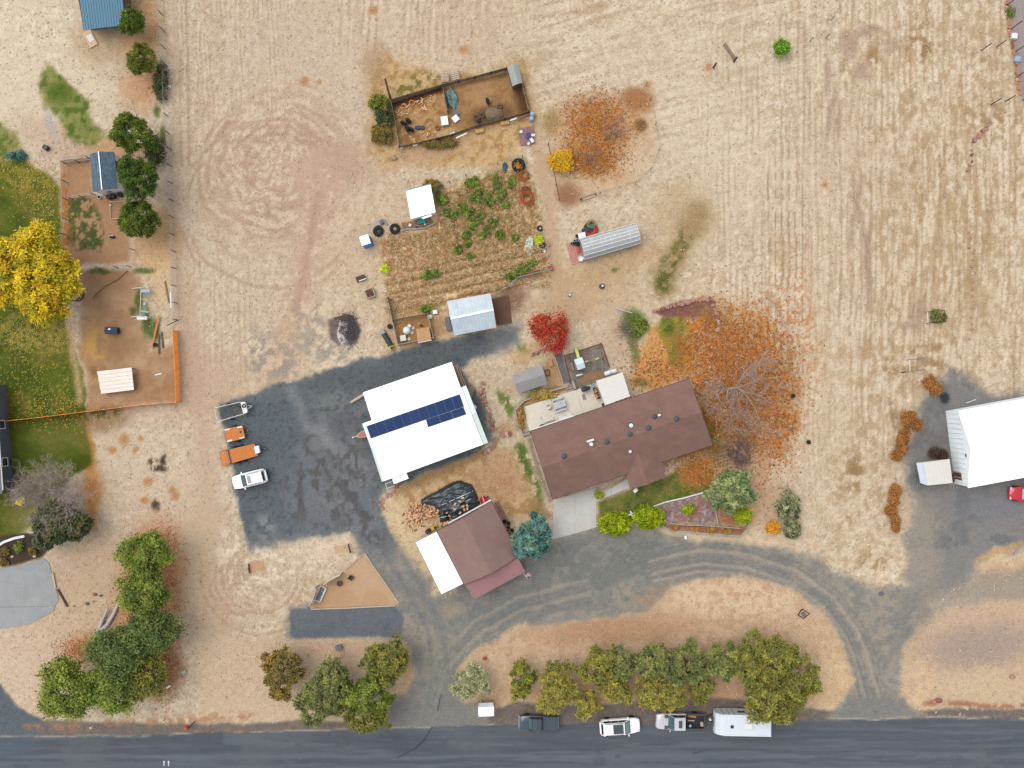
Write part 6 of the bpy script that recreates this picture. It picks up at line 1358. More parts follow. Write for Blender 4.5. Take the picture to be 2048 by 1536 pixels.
# shelter with rounded roof, NE corner of the pen
q = [P(1014, 134, 1.6), P(1036, 126, 1.6), P(1045, 166, 1.5), P(1025, 173, 1.5)]; o = thing('animal_shelter', 'grey green rounded roof shelter in the north-east corner of the pen', 'shelter', xy((q[0] + q[2]) / 2)); rf = MB()
for i in range(6):
    a, b_ = i / 6, (i + 1) / 6; za, zb = math.sin(a * math.pi) * .35, math.sin(b_ * math.pi) * .35; rf.slab([q[0].lerp(q[1], a) + Vector((0, 0, za)), q[0].lerp(q[1], b_) + Vector((0, 0, zb)), q[3].lerp(q[2], b_) + Vector((0, 0, zb)), q[3].lerp(q[2], a) + Vector((0, 0, za))], .04)
rf.build('roof', mat('shelter_sheet', (164, 172, 164), var=.12, scale=.8, rough=.5), o); ct = (q[0] + q[2]) / 2; MB().prism([(p.lerp(ct, .08).x, p.lerp(ct, .08).y) for p in q], -.05, 1.5).build('wall', m_brown, o)
# garden fence (deer mesh), orchard fence, green mesh
post_fence('garden_fence', 'wire fence along the north side of the vegetable garden', [(862, 378), (900, 366), (932, 352), (995, 328), (1045, 315)], 1.2, m_postd, (.5, 1.0), m_wire, .05, wr=.018)
post_fence('garden_fence', 'thin wire fence along the east side of the vegetable garden', [(1045, 315), (1058, 350), (1068, 390), (1080, 440), (1094, 490), (1103, 530)], 1.2, m_postd, (.5, 1.0), m_wire, .04, wr=.018)
post_fence('garden_fence', 'grey rail fence at the south-east of the garden past the deck', [(1103, 540), (1070, 548), (1036, 556), (1016, 575), (984, 592)], 1.1, m_wood, (.5, 1.0), mat('sage_rail', (150, 164, 154)), .06, wr=.05)
post_fence('orchard_fence', 'wire fence around the orchard corner', [(1096, 290), (1104, 330), (1112, 370), (1118, 400)], 1.3, m_rust, (.4, .7, 1.0), m_rust, .05, wr=.018)
post_fence('orchard_fence', 'thin wire fence on the north and east of the orchard corner', [(1128, 215), (1180, 200), (1236, 186), (1292, 172), (1300, 200), (1310, 250), (1318, 300), (1300, 340), (1270, 368), (1200, 388), (1162, 398)], 1.4, mat('green_post', (90, 98, 84)), (.5, 1.0), mat('thin_wire', (150, 140, 126)), .04, wr=.012)
prop('wooden_sawhorse', 'pale timber rail frame on the ground south of the orchard', 'frame', [('rail', MB().bar(P(1162, 402, .1), P(1192, 391, .1), .08, .1), m_palewood), ('rail', MB().bar(P(1160, 396, .1), P(1190, 386, .1), .08, .1), m_palewood), ('post', MB().box((*P(1161, 400).xy, .4), (.12, .12, .8)), m_darkwood), ('post', MB().box((*P(1191, 389).xy, .4), (.12, .12, .8)), m_darkwood)])
post_fence('field_fence', 'two dark posts of an old fence beside the field gate', [(1427, 135), (1468, 123)], 1.5, m_postd, None, None, .13)
g_ = thing('field_gate', 'rusty brown metal field gate standing open', 'gate', P(1468, 122)); a, b_ = P(1466, 121, 0), P(1446, 92, 0)
for k in range(5): MB().tube(a + Vector((0, 0, .2 + k * .26)), b_ + Vector((0, 0, .2 + k * .26)), .03).build('rail', m_rust, g_)
for p in (a, b_, a.lerp(b_, .5)): MB().tube((p.x, p.y, .1), (p.x, p.y, 1.3), .03).build('upright', m_rust, g_)
post_fence('field_fence', 'sagging wire fence by the lone sapling', [(1572, 95), (1620, 82), (1652, 76), (1662, 40), (1672, 0), (1680, -40)], 1.3, m_postd, (.5, 1.0), m_wire, .045, wr=.012)
post_fence('deer_fence', 'tall dark posts of the deer fence at the top right corner', [(2008, -20), (2014, 10), (2022, 58), (2030, 104), (2039, 150), (2046, 200)], 2.6, m_postd, (.4, .7, 1.0), m_wire, .06, wr=.012)
for i, (u, v, lb_) in enumerate([(1963, 101, 'leaning'), (1993, 94, 'second'), (1982, 209, 'southern'), (2010, 203, 'southern inner')]): prop('fence_post', lb_ + ' tall dark post standing in the field near the right edge', 'post', [('p', MB().tube((*P(u, v).xy, -.1), (*P(u, v).xy, 2.4), .06), m_postd)])
# front garden rail fence and timber edging
m_railgrey = mat('grey_rail', (176, 168, 156), var=.12, scale=3)
o, ps = post_fence('rail_fence', 'grey split rail fence along the south of the gravel bed', [(1326, 1038), (1336, 1045), (1370, 1048), (1406, 1049), (1442, 1052), (1480, 1055)], .95, m_wood, None, None, .09)
for a, b_ in zip(ps[:-1], ps[1:]):
    for k in (.45, .85): MB().tube(a + Vector((0, 0, k)), b_ + Vector((0, 0, k)), .07, .065, 7).build('rail', m_railgrey, o)
def edging(label, pts, wd=.22, h=.22, m=None, name='timber_edging', z0=0):
    o = thing(name, label, 'edging', P(*pts[0])); ps = [P(*p) for p in pts]
    for a, b_ in zip(ps[:-1], ps[1:]):
        d = (b_ - a).normalized() * .01; MB().bar(a + d + Vector((0, 0, h / 2 - .02)), b_ - d + Vector((0, 0, h / 2 - .02)), wd, h + .04).build('timber', m or m_railgrey, o)
    return o
edging('grey timber edging around the south of the planted strip', [(1322, 1050), (1340, 1061), (1400, 1066), (1480, 1072), (1497, 1056), (1498, 1040)])
edging('white board edging between the front lawn and gravel bed', [(1306, 1013), (1330, 1004), (1366, 996), (1406, 985)], .14, .2, m_white); edging('thin timber edging on the east side of the gravel bed', [(1428, 1010), (1436, 1048)], .1, .12, m_newwood)
edging('weathered timber retaining wall around the patio planter', [(1136, 772), (1100, 782), (1048, 801), (1030, 820), (1034, 845), (1046, 870)], .22, .45); edging('pale edging along the patio planter bed', [(1046, 870), (1060, 866)], .2, .4)
for i, (a, b_) in enumerate([((1046, 868), (1060, 863)), ((1047, 872), (1061, 867))]): prop('patio_step', ['upper', 'lower'][i] + ' timber step down from the west end of the patio', 'step', [('s', MB().bar(P(*a, .25 - .12 * i), P(*b_, .25 - .12 * i), .3, .12), m_wood)])
for i, (a, b_) in enumerate([((1128, 775), (1146, 769)), ((1130, 779), (1148, 773))]): prop('patio_step', ['northern', 'southern'][i] + ' timber step between the gravel path and the patio', 'step', [('s', MB().bar(P(*a, .12 + .12 * i), P(*b_, .12 + .12 * i), .3, .12), m_wood)])
edging('thick timber post rail beside the patio steps', [(1145, 762), (1150, 778)], .3, .4)
edging('brown timber border around the playground gravel', [(1131, 711), (1203, 687), (1219, 735)], .1, .12, m_rust); edging('timber border between the gravel path and playground', [(1128, 710), (1141, 766)], .1, .12, m_rust); edging('pale timber border on the west of the gravel path', [(1109, 712), (1126, 766)], .08, .1, m_newwood)
edging('pale board border along the parking side of the sand pit', [(622, 1218), (695, 1216), (730, 1214), (790, 1211)], .14, .12, m_palewood); edging('pale board border on the drive side of the sand pit', [(798, 1206), (745, 1130), (729, 1105)], .12, .14, m_palewood); edging('short pale board border on the upper side of the sand pit', [(727, 1107), (690, 1140)], .1, .12, m_palewood)
edging('white stone edging of the flower bed on the west side', [(-10, 1096), (8, 1084), (30, 1076), (50, 1072)], .3, .2, m_white); edging('weathered timber beside the grey concrete pad', [(106, 1145), (112, 1176)], .2, .2, m_palewood); edging('dark timber in line beside the grey concrete pad', [(116, 1178), (136, 1213)], .2, .2, m_darkwood)
edging('narrow planter border beside the front walkway', [(1194, 975), (1196, 986), (1222, 975), (1252, 958)], .1, .25, m_palewood)
# white pen beside the garden with plywood shed roof
o = board_fence('kennel_fence', 'white slatted fence around the small kennel yard', [(786, 642), (797, 690), (868, 676), (857, 632)], 1.2, mat('pale_slat', (208, 198, 184), var=.1), 5, m_palewood, 1.3, gap=.3)
board_fence('kennel_fence', 'weathered log rail on the north of the kennel yard', [(788, 640), (857, 628)], 1.0, m_wood, 2, m_wood, 2.2); board_fence('kennel_fence', 'grey board fence running north from the kennel yard', [(787, 640), (782, 615), (777, 596)], 1.2, m_grey, 3, m_grey, 1.5)
q = [P(832, 658, 1.4), P(858, 654, 1.4), P(863, 680, 1.2), P(836, 685, 1.2)]; o = thing('kennel_shed', 'small plywood roofed shed in the kennel yard corner', 'shed', xy((q[0] + q[2]) / 2)); MB().slab(q, .06).build('roof', mat('plywood', (206, 160, 116), var=.12, scale=1), o); ct = (q[0] + q[2]) / 2; MB().prism([(p.lerp(ct, .08).x, p.lerp(ct, .08).y) for p in q], -.05, 1.15).build('wall', m_palewood, o); MB().bar(q[3] + Vector((0, -.03, -.1)), q[2] + Vector((0, -.03, -.1)), .06, .2).build('fascia', m_white, o)
# white fabric screens by the sand pit
for (a, b_, lab) in (((637, 1170), (623, 1208), 'white fabric wind screen at the west corner of the sand pit'), ((650, 1166), (686, 1145), 'white fabric wind screen on the north edge of the sand pit')):
    o = thing('wind_screen', lab, 'screen', P(*a), 0, 'white screens at the sand pit'); A_, B__ = P(*a), P(*b_); n_ = Vector((-(B__ - A_).y, (B__ - A_).x, 0)).normalized(); pts = [A_.lerp(B__, k / 8) + n_ * .12 * math.sin(k / 8 * math.pi) for k in range(9)]
    s_ = MB()
    for p_, q_ in zip(pts[:-1], pts[1:]): s_.bar(p_ + Vector((0, 0, .95)), q_ + Vector((0, 0, .95)), .03, 1.3)
    s_.build('fabric', m_white, o)
    for p_ in (A_, B__): MB().tube((p_.x, p_.y, -.1), (p_.x, p_.y, 1.8), .05).build('pole', m_postd, o)
post_fence('slat_screen', 'wooden slat screen beside the small sand square', [(698, 1088), (702, 1104)], .8, m_rust, (.3, .6, .95), m_rust, .06, wr=.04)
# ================================================================ smaller things
rp = random.Random(3)
m_teal = mat('teal_plastic', (30, 150, 136), rough=.5); m_blueplastic = mat('blue_plastic', (28, 130, 220), rough=.45, k=1.1); m_navy = mat('navy_plastic', (28, 62, 120), rough=.5); m_dkblue = mat('dark_blue_plastic', (46, 60, 84), rough=.5); m_ltblue = mat('pale_blue_plastic', (158, 190, 216), rough=.5)
m_red = mat('red_plastic', (214, 36, 48), rough=.4); m_yellow = mat('yellow_plastic', (222, 184, 30), rough=.4); m_paleyellow = mat('pale_yellow_plastic', (238, 238, 130), rough=.4, k=1.1); m_green = mat('green_plastic', (60, 110, 70), rough=.5); m_tarp = mat('black_tarp', (44, 58, 66), var=.25, scale=1.2, rough=.42, spec=.5)
m_log = mat('split_wood', (222, 172, 130), var=.25, scale=6, k=1.3); m_logd = mat('log_bark', (150, 104, 78), var=.25, scale=6); m_stone = mat('red_stone', (190, 140, 122), var=.22, scale=3); m_stone2 = mat('pale_stone', (212, 186, 166), var=.2, scale=3); m_rock = mat('grey_rock', (112, 114, 118), var=.2, scale=3)
m_char = mat('charred_wood', (92, 84, 84), var=.3, scale=5); m_ash = mat('ash', (212, 200, 196), var=.15, scale=3); m_straw = mat('straw_bale', (206, 160, 92), var=.2, scale=6); m_drift = mat('driftwood', (206, 196, 188), var=.14, scale=3); m_whitep = mat('white_plastic', (240, 240, 238), rough=.45, k=1.1)
def barrel(name, label, u, v, r, h, m, cat='barrel', group=None, lid=None, rim=None):
    p = P(u, v); o = thing(name, label, cat, p, 0, group)
    MB().lathe([(r * .92, -.02), (r, h * .15), (r, h * .32), (r * 1.04, h * .35), (r, h * .38), (r, h * .64), (r * 1.04, h * .67), (r, h * .70), (r * .97, h), (r * .90, h), (r * .88, h - .04), (0, h - .04)], (p.x, p.y, 0), 18).build('drum', m, o)
    MB().torus((p.x, p.y, h), r * .93, r * .07, 18, 6).build('rim', rim or m, o); 
    if lid: MB().lathe([(r * .8, h - .02), (r * .75, h + .02), (0, h + .03)], (p.x, p.y, 0), 16).build('lid', lid, o)
    return o
def bucket(name, label, u, v, r, h, m, inner=None, cat='bucket', group=None, z=0.0):
    p = P(u, v, z); o = thing(name, label, cat, p, 0, group)
    MB().lathe([(r * .8, 0), (r, h), (r * 1.06, h), (r * 1.06, h - .03), (r * .9, h - .02), (r * .74, .04), (0, .04)], (p.x, p.y, z), 16).build('shell', m, o)
    MB().lathe([(r * .85, h * .7), (0, h * .72)], (p.x, p.y, z), 14).build('content', inner or m_black, o); return o
def crate(name, label, u, v, l, wd, h, rz, m, lidm=None, cat='box', group=None, z=0.0, inset=.03):
    p = P(u, v, z + h); o = thing(name, label, cat, (p.x, p.y, z), 0, group)
    MB().bbox((p.x, p.y, z + h * .46), (l, wd, h * .92), .03, R(rz)).build('body', m, o); MB().bbox((p.x, p.y, z + h * .96), (l + inset, wd + inset, h * .1), .02, R(rz)).build('lid', lidm or m, o)
    q = p + Vector((math.cos(R(rz + 90)), math.sin(R(rz + 90)), 0)) * (wd / 2 + .02); MB().box((q.x, q.y, z + h * .7), (l * .3, .04, .06), R(rz)).build('handle', m_trim, o); return o
def tyre(label, u, v, Rr, r, stand=None, group=None, z=0.0, fill=None):
    p = P(u, v, z); t_ = MB()
    if stand is None:
        t_.torus((0, 0, r), Rr - r, r, 24, 8); 
        for k in range(24): a = k / 24 * 6.283; t_.box((math.cos(a) * (Rr - .01), math.sin(a) * (Rr - .01), r), (.05, .05, r * 1.5), a)
    else: t_.torus((0, 0, Rr), Rr - r, r, 24, 8, 'x')
    o = t_.build('old_tyre', m_black, None); o.location = p; o.rotation_euler = (0, R(12) if stand is not None else 0, R(stand or 0)); tag(o, label, 'tyre', group)
    if fill is not None:
        f = MB().lathe([(Rr * .55, r * .7), (0, r * .9)], (0, 0, 0), 14).build('soil_fill', fill, o, world=False)
    return o
def plank(label, a, b_, wd, th, m, z=.03, name='loose_board', group=None, cat='board'): return prop(name, label, cat, [('b', MB().bar(P(*a, z), P(*b_, z), wd, th), m)], group)
def stones(label, pts, n, s, name='stone_border', cat='border', jit=.25, mats=None, seed=1, zs=.7):
    r_ = random.Random(seed); ps = [P(*p) for p in pts]; o = thing(name, label, cat, ps[0]); seg = [(b_ - a).length for a, b_ in zip(ps[:-1], ps[1:])]; T_ = sum(seg)
    for i in range(n):
        d = T_ * (i + .5) / n; k = 0
        while d > seg[k] and k < len(seg) - 1: d -= seg[k]; k += 1
        p = ps[k].lerp(ps[k + 1], min(1, d / seg[k])) + Vector((r_.uniform(-jit, jit), r_.uniform(-jit, jit), 0)); me = STM[r_.randrange(len(STM))] if not mats else mats[r_.randrange(len(mats))]
        c_ = bpy.data.objects.new('stone', me); C.objects.link(c_); c_.parent = o; q = r_.uniform(.7, 1.3) * s; c_.location = (p.x - ps[0].x, p.y - ps[0].y, q * .22); c_.scale = (q, q * r_.uniform(.6, .95), q * zs); c_.rotation_euler = (0, 0, r_.uniform(0, 6.28))
    return o
STM = []
for i in range(6):
    me_o = MB().blob((0, 0, 0), .5, .5, .4, 7, 5, .28, random.Random(i)).build('stone_mesh', [m_stone, m_stone, m_stone2, mat('dark_red_stone', (150, 98, 84), var=.2)][i % 4], None); STM.append(me_o.data); bpy.data.objects.remove(me_o)

# --- portable toilet
p = P(735.5, 485.5); o = thing('portable_toilet', 'bright blue portable toilet with white roof at the garden corner', 'toilet', p, R(18)); hw = .58
MB().bbox((0, 0, 1.08), (1.12, 1.12, 2.2), .05).build('cabin', m_blueplastic, o, world=False); MB().add([(-hw, -hw, 2.18), (hw, -hw, 2.18), (hw, hw, 2.18), (-hw, hw, 2.18), (-hw * .9, -hw * .6, 2.34), (hw * .9, -hw * .6, 2.34), (hw * .9, hw * .6, 2.34), (-hw * .9, hw * .6, 2.34)], [(3, 2, 1, 0), (4, 5, 6, 7), (0, 1, 5, 4), (1, 2, 6, 5), (2, 3, 7, 6), (3, 0, 4, 7)]).build('roof', m_whiteroof, o, world=False)
d_ = MB().bbox((0, -.58, 1.05), (.75, .05, 1.9), .02).build('door', mat('blue_door', (40, 150, 234), rough=.45), o, world=False); MB().box((.28, -.62, 1.1), (.05, .06, .14)).build('handle', m_whitep, d_, world=False); MB().tube((.4, .4, 2.2), (.4, .4, 2.6), .05).build('vent_pipe', m_whitep, o, world=False); MB().box((0, 0, .05), (1.2, 1.2, .12)).build('skid', m_dkblue, o, world=False)
# --- around the white shed
crate('chest', 'teal chest in front of the small white shed', 842, 441, .95, .65, .55, 12, m_teal); bucket('bucket', 'white rimmed bucket east of the teal chest', 854, 443, .17, .3, m_whitep); bucket('bucket', 'small white pail below the teal chest', 850, 449, .12, .2, m_whitep, m_whitep); crate('crate', 'small cream box west of the teal chest', 824, 436, .36, .2, .2, 0, m_cream); crate('crate', 'square cream box on the brown ground below the white shed', 820, 450, .3, .3, .25, -20, m_cream)
o = thing('mud_mat', 'brown wooden floor in front of the small white shed', 'platform', P(832, 448)); fq = [P(802, 446), P(860, 436), P(864, 446), P(850, 454), P(806, 462)]; MB().prism([(a.x, a.y) for a in fq], -.04, .04).build('boards', mat('muddy_board', (150, 112, 82), var=.2, scale=2), o)
prop('plastic_edging', 'curved grey plastic edging south of the white shed', 'edging', [('e', MB().path([Vector(at(*q_, .2)) for q_ in [(802, 462), (815, 458), (832, 458), (850, 456), (866, 448), (870, 446)]], .10, 6), mat('grey_plastic', (172, 166, 160)))])
bucket('bucket', 'pale blue pail beside the curved grey edging', 833, 455, .14, .25, m_ltblue); tyre('large tractor tyre lying west of its twin by the white shed', 757, 463, .66, .22, fill=m_brown); tyre('large tractor tyre lying nearest the white shed', 790, 458, .66, .22, fill=m_straw)
o = thing('scrap_pile', 'pile of grey metal scrap north of the tractor tyres', 'scrap', P(760, 444)); q_ = MB()
for k in range(7): MB().bar(P(750, 440 + k * 1.8, .1 + .02 * k), P(762, 437 + k * 1.9, .12 + .02 * k), .1, .06).build('slat', m_greyrib, o)
MB().bbox((*P(764, 445).xy, .2), (.5, .5, .4), .08, .5).build('engine_block', m_rock, o); MB().tube(P(766, 440, .15), P(774, 450, .15), .16, .1, 8).build('pipe_section', m_steel, o)
o = thing('rusty_bin', 'rusty open metal bin west of the garden', 'bin', P(722, 557)); MB().bbox((*P(722, 557).xy, .22), (1.15, .6, .44), .03, R(18)).build('shell', m_rust, o); MB().box((*P(721, 556).xy, .445), (1.0, .45, .03), R(18)).build('scrap_load', m_darkwood, o); MB().bar(P(718, 562, .48), P(732, 557, .48), .1, .05).build('white_rail', m_white, o)
o = thing('scrap_crate', 'slatted crate full of rusty scrap west of the garden', 'crate', P(741, 587)); c_ = P(741, 587)
for k in range(4):
    a = R(22 + 90 * k); q_ = c_ + Vector((math.cos(a), math.sin(a), 0)) * .52
    for z_ in (.12, .32, .52): MB().box((q_.x, q_.y, z_), (.06, 1.06, .14), a).build('slat', m_palewood, o)
for k in range(5): MB().tube(c_ + Vector((-.3 + .14 * k, -.3, .45)), c_ + Vector((-.2 + .12 * k, .3, .55)), .07).build('scrap_tube', m_rust, o)
# --- kennel yard
p = P(814, 661); o = thing('dog_igloo', 'white dome shaped dog house in the kennel yard', 'dog house', p); MB().lathe([(.52, 0), (.52, .2), (.45, .5), (.28, .68), (0, .76)], (p.x, p.y, 0), 18).build('dome', m_whitep, o, smooth=True); e_ = MB().lathe([(.26, 0), (.26, .3), (.22, .34), (0, .34)], (0, 0, 0), 14, 'y').build('entrance', m_whitep, o, world=False); e_.location = (.28, .42, .26); e_.rotation_euler = (0, 0, R(-35))
for i, (u, v, lb_) in enumerate([(826, 656, 'upper right'), (824, 665, 'middle'), (818, 678, 'lower')]): tyre(lb_ + ' white painted small tyre in the kennel yard', u, v, .17, .06).data.materials[0] = m_whitep
crate('water_tub', 'square cream tub in the corner of the kennel yard', 806, 676, .7, .7, .5, 12, m_cream); barrel('rust_barrel', 'dark rusty barrel outside the kennel yard', 780, 653, .3, .5, m_rust, rim=m_darkwood, lid=m_black); barrel('white_barrel', 'white barrel beside the kennel gate', 860, 634, .28, .5, m_whitep, lid=m_whitep); crate('crate', 'white box east of the kennel gate', 870, 624, .55, .45, .35, 10, m_whitep); crate('crate', 'reddish box between the kennel and the white box', 857, 625, .3, .25, .2, 10, m_rust); barrel('blue_drum', 'blue drum under the kennel shed edge', 841, 686, .22, .4, m_blueplastic); crate('feed_box', 'dark feeder in the kennel yard', 842, 651, .28, .22, .2, 0, m_darkwood); 
o = thing('culvert_pipe', 'black ribbed plastic pipe section west of the kennel', 'pipe', P(776, 680)); a, b_ = P(768, 668, .28), P(782, 692, .28); MB().tube(a, b_, .30, .30, 14).build('pipe', m_trim, o)
for k in range(9): q_ = a.lerp(b_, (k + .5) / 9); d = (b_ - a).normalized() * .06; MB().tube(q_ - d, q_ + d, .345, .345, 14).build('rib', mat('pipe_rib', (66, 72, 78), rough=.5), o)
crate('grey_bin', 'grey bin at the upper end of the ribbed pipe', 764, 664, .6, .5, .6, 25, m_grey, m_greymetal); o = thing('yellow_bin', 'yellow bin with dark opening at the lower end of the ribbed pipe', 'bin', P(784, 696)); MB().bbox((*P(784, 696).xy, .25), (.62, .55, .5), .06, R(25)).build('shell', m_yellow, o); MB().box((*P(784, 696, .5).xy, .505), (.4, .34, .03), R(25)).build('opening', m_darkwood, o)
# --- burn pile
o = thing('burn_pile', 'burnt heap of ash and charred wood on the bare ground', 'burn pile', P(690, 657)); MB().blob((*P(686, 664).xy, -.1), .75, 1.5, .26, 22, 8, .22, rp).build('ash_mound', m_ash, o); MB().blob((*P(705, 662).xy, -.1), .85, 1.5, .34, 22, 8, .25, rp).build('ember_mound', m_char, o); MB().blob((*P(692, 636).xy, -.1), 1.5, .45, .2, 22, 8, .25, rp).build('burnt_rim', mat('burnt_soil', (94, 78, 68), var=.3, scale=3), o)
q_ = MB()
for k in range(150):
    u, v = rp.gauss(698, 11), rp.gauss(658, 15); a = rp.uniform(0, 3.14); L = rp.uniform(.15, .5); z_ = rp.uniform(.25, .42); c_ = P(u, v); q_.tube((c_.x - L * math.cos(a), c_.y - L * math.sin(a), z_), (c_.x + L * math.cos(a), c_.y + L * math.sin(a), z_ + rp.uniform(-.1, .1)), .04, .02, 5)
q_.build('charred_sticks', m_char, o, kind='stuff')
# --- north pens
GT = 'black tyres in the animal pen'
for i, (u, v, s_, lb_) in enumerate([(808, 250, 70, 'westmost standing tyre of the heap in the pen'), (817, 245, 60, 'northernmost standing tyre of the heap in the pen'), (813, 259, 20, 'middle tyre of the heap in the pen'), (822, 262, 65, 'southernmost standing tyre of the heap in the pen'), (974, 205, 20, 'single standing tyre in the open part of the pen'), (957, 246, 10, 'standing tyre by the south fence of the pen')]): tyre(lb_, u, v, .46, .15, s_, GT)
for i, (u, v, lb_) in enumerate([(1000, 213, 'flat small tyre near the straw heap in the pen'), (954, 236, 'flat dusty tyre at the south of the pen'), (964, 231, 'smaller flat dusty tyre next to the other')]): o = tyre(lb_, u, v, .34 if i != 1 else .42, .1); o.data.materials[0] = mat('dusty_tyre', (104, 84, 66), var=.2, scale=4)
o = MB().blob((*P(988, 229).xy, -.15), 1.2, .95, .65, 18, 8, .1, rp).build('straw_heap', mat('trampled_straw', (132, 112, 86), var=.3, scale=4), None); tag(o, 'grey brown straw heap in the animal pen', 'heap')
crate('feeder_box', 'white slatted feeder box in the middle of the pen', 889, 241, .85, 1.1, .6, 8, m_palewood, m_whitep, 'feeder'); crate('feeder_tray', 'tilted cream tray beside the feeder box', 911, 237, .75, .75, .25, 38, m_cream, m_whitep, 'tray'); prop('scrap_sheet', 'grey wire panel leaning beside the cream tray', 'panel', [('s', MB().slab([P(902, 224, .1), P(912, 218, .4), P(921, 226, .4), P(910, 234, .1)], .03), m_grey)])
o = MB().blob((*P(904, 198).xy, .1), .75, 1.25, .5, 16, 9, .3, rp).build('crumpled_tarp', mat('green_tarp', (112, 140, 134), var=.4, scale=3, rough=.5), None); tag(o, 'crumpled green tarp at the dividing fence of the pen', 'tarp'); o = MB().blob((*P(899, 206).xy, .1), .5, .6, .35, 14, 8, .3, rp).build('crumpled_tarp', m_dkblue, None); tag(o, 'dark blue crumpled sheet under the green tarp', 'tarp')
def pallet(label, u, v, l, wd, rz, m, tilt=0, group=None, z=.1, n=7):
    o = thing('pallet', label, 'pallet', P(u, v), R(rz), group); 
    for k in range(n): MB().box((0, -wd / 2 + (k + .5) * wd / n, z + .06), (l, wd / n * .68, .025)).build('slat', m, o, world=False)
    for x in (-l * .42, 0, l * .42): MB().box((x, 0, z), (.09, wd, .09)).build('bearer', m_darkwood, o, world=False)
    return o
pallet('western weathered pallet leaning on the north pen fence', 890, 157, .98, 1.2, 4, m_palewood, group='pallets on the pen fence', z=.5); pallet('eastern weathered pallet leaning on the north pen fence', 911, 153, .95, 1.2, 14, m_palewood, group='pallets on the pen fence', z=.5, n=5)
o = MB(); [o.torus((*P(u, v).xy, .08), .28, .08, 14, 6) for u, v in [(808, 212)]]; tag(o.build('rope_coil', m_orange, None), 'orange ring near the north fence of the pen', 'ring'); o = MB().torus((*P(824, 206).xy, .08), .32, .08, 14, 6).build('rope_coil', m_orange, None); tag(o, 'second orange ring east of the first in the pen', 'ring'); o = MB().torus((*P(875, 256).xy, .08), .24, .09, 14, 6).build('rope_coil', mat('rusty_ring', (160, 100, 60)), None); tag(o, 'rust brown ring south of the feeder box', 'ring')
q_ = MB()
for k in range(60):
    u, v = rp.choice([(838, 205), (848, 215), (800, 222), (850, 274), (855, 278), (812, 216), (895, 188), (862, 195)]); c_ = P(rp.gauss(u, 5), rp.gauss(v, 5)); a = rp.uniform(0, 3.14); L = rp.uniform(.08, .35); q_.tube((c_.x - L * math.cos(a), c_.y - L * math.sin(a), .06), (c_.x + L * math.cos(a), c_.y + L * math.sin(a), .1), .07, .05, 6)
o = q_.build('wood_scraps', m_log, None); o['kind'] = 'stuff'; o['label'] = 'broken pale wood scraps scattered in the animal pen'; o['category'] = 'wood scraps'
q_ = MB(); [q_.blob((*P(842 + rp.uniform(-8, 8), 259 + rp.uniform(-6, 6)).xy, .06), .3, .22, .12, 8, 5, .3, rp) for k in range(7)]; tag(q_.build('rubber_scraps', m_dkblue, None), 'dark crumpled rubber scraps in the west pen', 'scraps')
for i, (u, v, lb_) in enumerate([(959, 263, 'tan straw bale outside the south pen fence'), (1010, 247, 'tan straw bale by the south-east pen fence')]): o = prop('straw_bale', lb_, 'bale', [('bale', MB().bbox((*P(u, v).xy, .22), (1.15, .5, .44), .06, R(10)), m_straw), ('twine', MB().box((*P(u - 4, v).xy, .22), (.03, .53, .47), R(10)), m_palewood), ('twine', MB().box((*P(u + 4, v).xy, .22), (.03, .53, .47), R(10)), m_palewood)])
for a, b_, lb_ in [((900, 268), (909, 264), 'short white board on the south pen fence'), ((912, 276), (934, 266), 'long white board lying south of the pen'), ((1020, 241), (1034, 236), 'white board by the south-east of the pen')]: plank(lb_, a, b_, .14, .05, m_white, .9)
crate('crate', 'white trough by the south fence of the west pen', 830, 289, .6, .3, .3, 12, m_whitep, m_cream); bucket('bucket', 'white pail at the south-west corner of the pen', 803, 295, .25, .4, m_whitep, m_whitep)
o = thing('pen_gate', 'faded red metal gate at the south-east corner of the pen', 'gate', P(1040, 233))
for k in range(5): MB().tube(P(1037, 236, .25 + .2 * k), P(1057, 228, .25 + .2 * k), .025).build('bar', mat('faded_red', (190, 120, 112)), o)
for u, v in ((1037, 236), (1057, 228)): MB().tube(P(u, v, .1), P(u, v, 1.15), .03).build('upright', mat('faded_red', (190, 120, 112)), o)
barrel('water_drum', 'northern of two pale blue drums by the pen gate', 1064, 231, .28, .9, m_ltblue, group='pale blue drums', lid=m_ltblue); barrel('water_drum', 'southern of two pale blue drums by the pen gate', 1062.5, 240, .28, .9, m_ltblue, group='pale blue drums', lid=m_ltblue)
q_ = MB(); gx = 9
bk = [P(1037, 258), P(1068, 252), P(1070, 288), P(1042, 292)]; vs2 = []; 
for i in range(gx + 1):
    for j in range(gx + 1): p = bk[0].lerp(bk[1], i / gx).lerp(bk[3].lerp(bk[2], i / gx), j / gx); vs2.append((p.x + rp.uniform(-.06, .06), p.y + rp.uniform(-.06, .06), .05 + rp.uniform(0, .07)))
q_.add(vs2, [(i * (gx + 1) + j, (i + 1) * (gx + 1) + j, (i + 1) * (gx + 1) + j + 1, i * (gx + 1) + j + 1) for i in range(gx) for j in range(gx)]); o = q_.build('ground_cloth', mat('mauve_cloth', (148, 116, 112), var=.12), None); sm = o.modifiers.new('thick', 'SOLIDIFY'); sm.thickness = .03; tag(o, 'mauve cloth spread on the ground below the pen gate', 'cloth')
